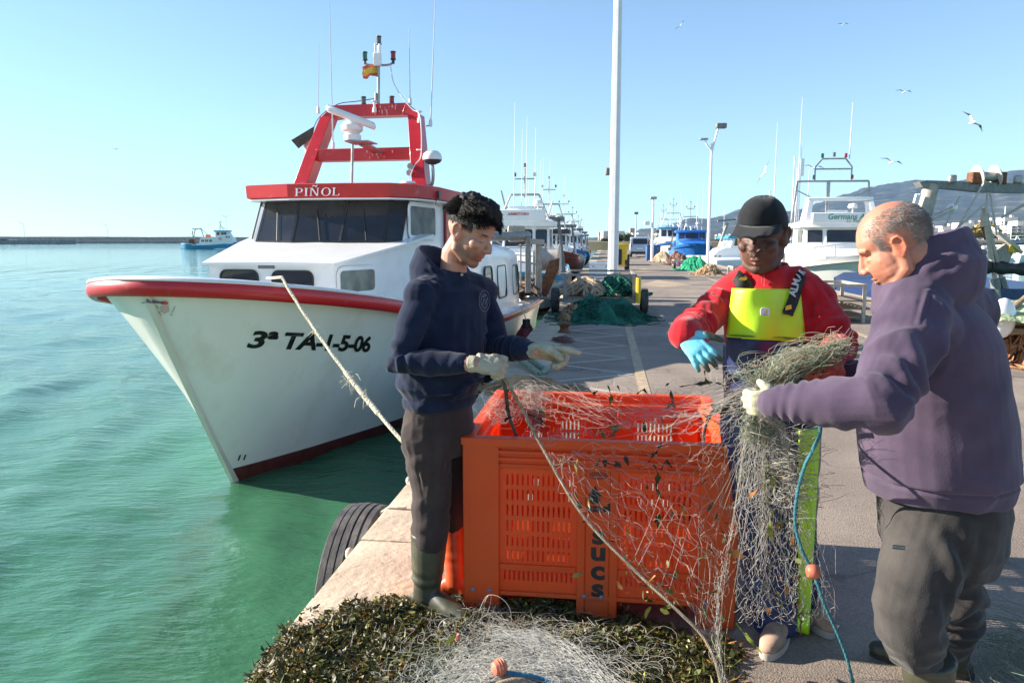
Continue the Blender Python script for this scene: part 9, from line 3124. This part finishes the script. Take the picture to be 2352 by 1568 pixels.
# ---- town
cream = mat('cream_render', (.62, .56, .49), (.72, .66, .58), rough=.9, scale=.2)
brick = mat('red_brick_render', (.30, .13, .09), (.38, .18, .13), rough=.9, scale=.3)
pink = mat('pink_render', (.50, .34, .28), (.58, .42, .35), rough=.9, scale=.2)
winm = mat('grey_window_pane', (.10, .11, .13), (.2, .2, .22), rough=.3)  # mottled grey tone for the town windows
blum = mat('blue_shutters', (.12, .35, .65), (.18, .42, .7), rough=.5)
wmesh = {}
def building(u0, u1, vt, Y, label, floors, cols, mt, wm_=None, depth=14, setback=True, tower=False, seed=0):
 x0, x1 = at(u0, 560, Y).x, at(u1, 560, Y).x; H = at(u0, vt, Y).z
 zb = 1.0; w = x1 - x0
 e = empty('apartment_building', ((x0 + x1) / 2, Y + depth / 2, zb), 0, label, 'building', 'white apartment buildings of the town')
 MB().box((0, 0, (H - zb) / 2), (w, depth, H - zb)).build('wall', mt, e, local=True, smooth=0)
 rr = random.Random(seed)
 if setback:
  b = MB().box((w * rr.uniform(-.15, .15), 1, H - zb + 1.3), (w * .55, depth * .6, 2.6))
  b.build('roof_storey', mt, e, local=True, smooth=0)
  MB().box((w * .2, 0, H - zb + 3.2), (w * .12, 2, 1.6)).build('chimney', mt, e, local=True, smooth=0)
 fh = (H - zb) / floors; cw = w / cols
 key = (round(cw, 1), round(fh, 1), (wm_ or winm).name)
 if key not in wmesh:
  b = MB().box((0, 0, 0), (cw * .55, .3, fh * .5)); me = b.mesh('window', wm_ or winm); wmesh[key] = me
  b = MB().box((0, 0, 0), (cw * .9, 1.2, fh * .22)); wmesh[key + (1,)] = b.mesh('balcony', mt)
 for f_ in range(floors):
  for c in range(cols):
   x = -w / 2 + (c + .5) * cw; z = (f_ + .55) * fh
   place(wmesh[key], 'window', (x, -depth / 2 - .1, z), (0, 0, 0), e)
   if not tower and (c + seed) % 2: place(wmesh[key + (1,)], 'balcony', (x, -depth / 2 - .62, z - fh * .36), (0, 0, 0), e)
  for k in range(2):
   place(wmesh[key], 'side_window', (-w / 2 - .1, -depth / 4 + k * depth / 2, (f_ + .55) * fh), (0, 0, PI / 2), e)
bl_list = [(2138, 2165, 533, 420, 'low cream block touching the older man hood', 2, 4, cream), (2165, 2205, 529, 440, 'cream block with balconies left of the brick house', 4, 6, cream), (2196, 2222, 537, 400, 'red brick house behind the orange tree', 3, 4, brick), (2200, 2262, 521, 460, 'long white block on the slope above the orange tree', 3, 9, cream), (2268, 2298, 516, 430, 'white block with blue shutters behind the tallest mast', 5, 4, cream),
    (2296, 2352, 508, 480, 'tall white stepped block at the upper right', 6, 7, cream), (2318, 2400, 518, 420, 'grey white block at the right edge', 5, 6, cream), (1447, 1458, 524, 1500, 'slim pink tower, taller of the two', 12, 2, pink), (1460, 1470, 535, 1450, 'short pink tower right of the slim one', 8, 2, pink), (1375, 1382, 533, 1600, 'thin distant tower left of the thick white post', 9, 2, pink)]
for i, (u0, u1, vt, Y, lb, fl_, co_, mt) in enumerate(bl_list):
 building(u0, u1, vt, Y, lb, fl_, co_, mt, wm_=blum if i == 4 else None, tower=i > 6, setback=i < 7 and i != 2, seed=i)
rb = random.Random(3)
hb_ = MB()
for k in range(70):                                # scattered far houses under the hills
 Y = rb.uniform(600, 1300); u = rb.choice([rb.uniform(1385, 1500), rb.uniform(1640, 2150), rb.uniform(2130, 2450)]); p = at(u, 560, Y)
 hb_.box((p.x, Y, 3 + (Y - 500) * .006), (rb.uniform(8, 22), 10, rb.uniform(5, 11)))
hb_.build('far_houses', cream, kind='stuff', smooth=0, label='scatter of tiny pale houses under the hills')
# ---- gulls
gm_ = mat('white_gull_feathers', (.65, .65, .65), (.75, .75, .74), rough=.8)
gt = mat('grey_wing_tip', (.10, .10, .11), rough=.8)
def gull(u, v, Y, s, bank, label):
 p = at(u, v, Y)
 e = empty('seagull', p, 0, label, 'seagull', 'gulls in the sky')
 Rm = Matrix.Rotation(bank, 3, 'Y')
 MB().tube([Rm @ V(q_) * s for q_ in ((0, -.24, 0), (0, -.16, .01), (0, 0, 0), (0, .16, 0), (0, .28, 0))], [.01 * s, .045 * s, .065 * s, .04 * s, .01 * s], 8).build('body', gm_, e, local=True)
 for sx in (-1, 1):
  a, b_, c, d = V((sx * .03, -.08, .02)), V((sx * .33, -.12, .14)), V((sx * .66, .06, .06)), V((sx * .30, .03, .12))
  MB().prism([Rm @ x * s for x in (a, b_, d, V((sx * .03, .10, .02)))], Rm @ V((0, 0, .012)) * s).build('wing', gm_, e, local=True, smooth=0)
  MB().prism([Rm @ x * s for x in (b_, c, d)], Rm @ V((0, 0, .010)) * s).build('wing_tip', gt, e, local=True, smooth=0)
for u, v, Y, s, bk_, lb in ((2233, 282, 34, 1.0, .75, 'largest gull gliding high at the upper right'), (1757, 397, 40, 1.0, -1.1, 'gull banking above the black cap'), (2047, 373, 42, 1.0, .25, 'gull above the big white boat mast arch'), (1868, 386, 45, 1.0, .1, 'gull left of the mast arch'), (2076, 212, 60, 1.0, .1, 'small gull high right of centre'), (1563, 60, 75, 1.0, -.8, 'tiny gull near the top, right of the tall white pole'), (1936, 57, 85, 1.0, 0, 'tiny gull at the top above the cap'), (266, 343, 90, .8, 0, 'tiny gull in the sky left of the boat')):
 gull(u, v, Y, s, bk_, lb)
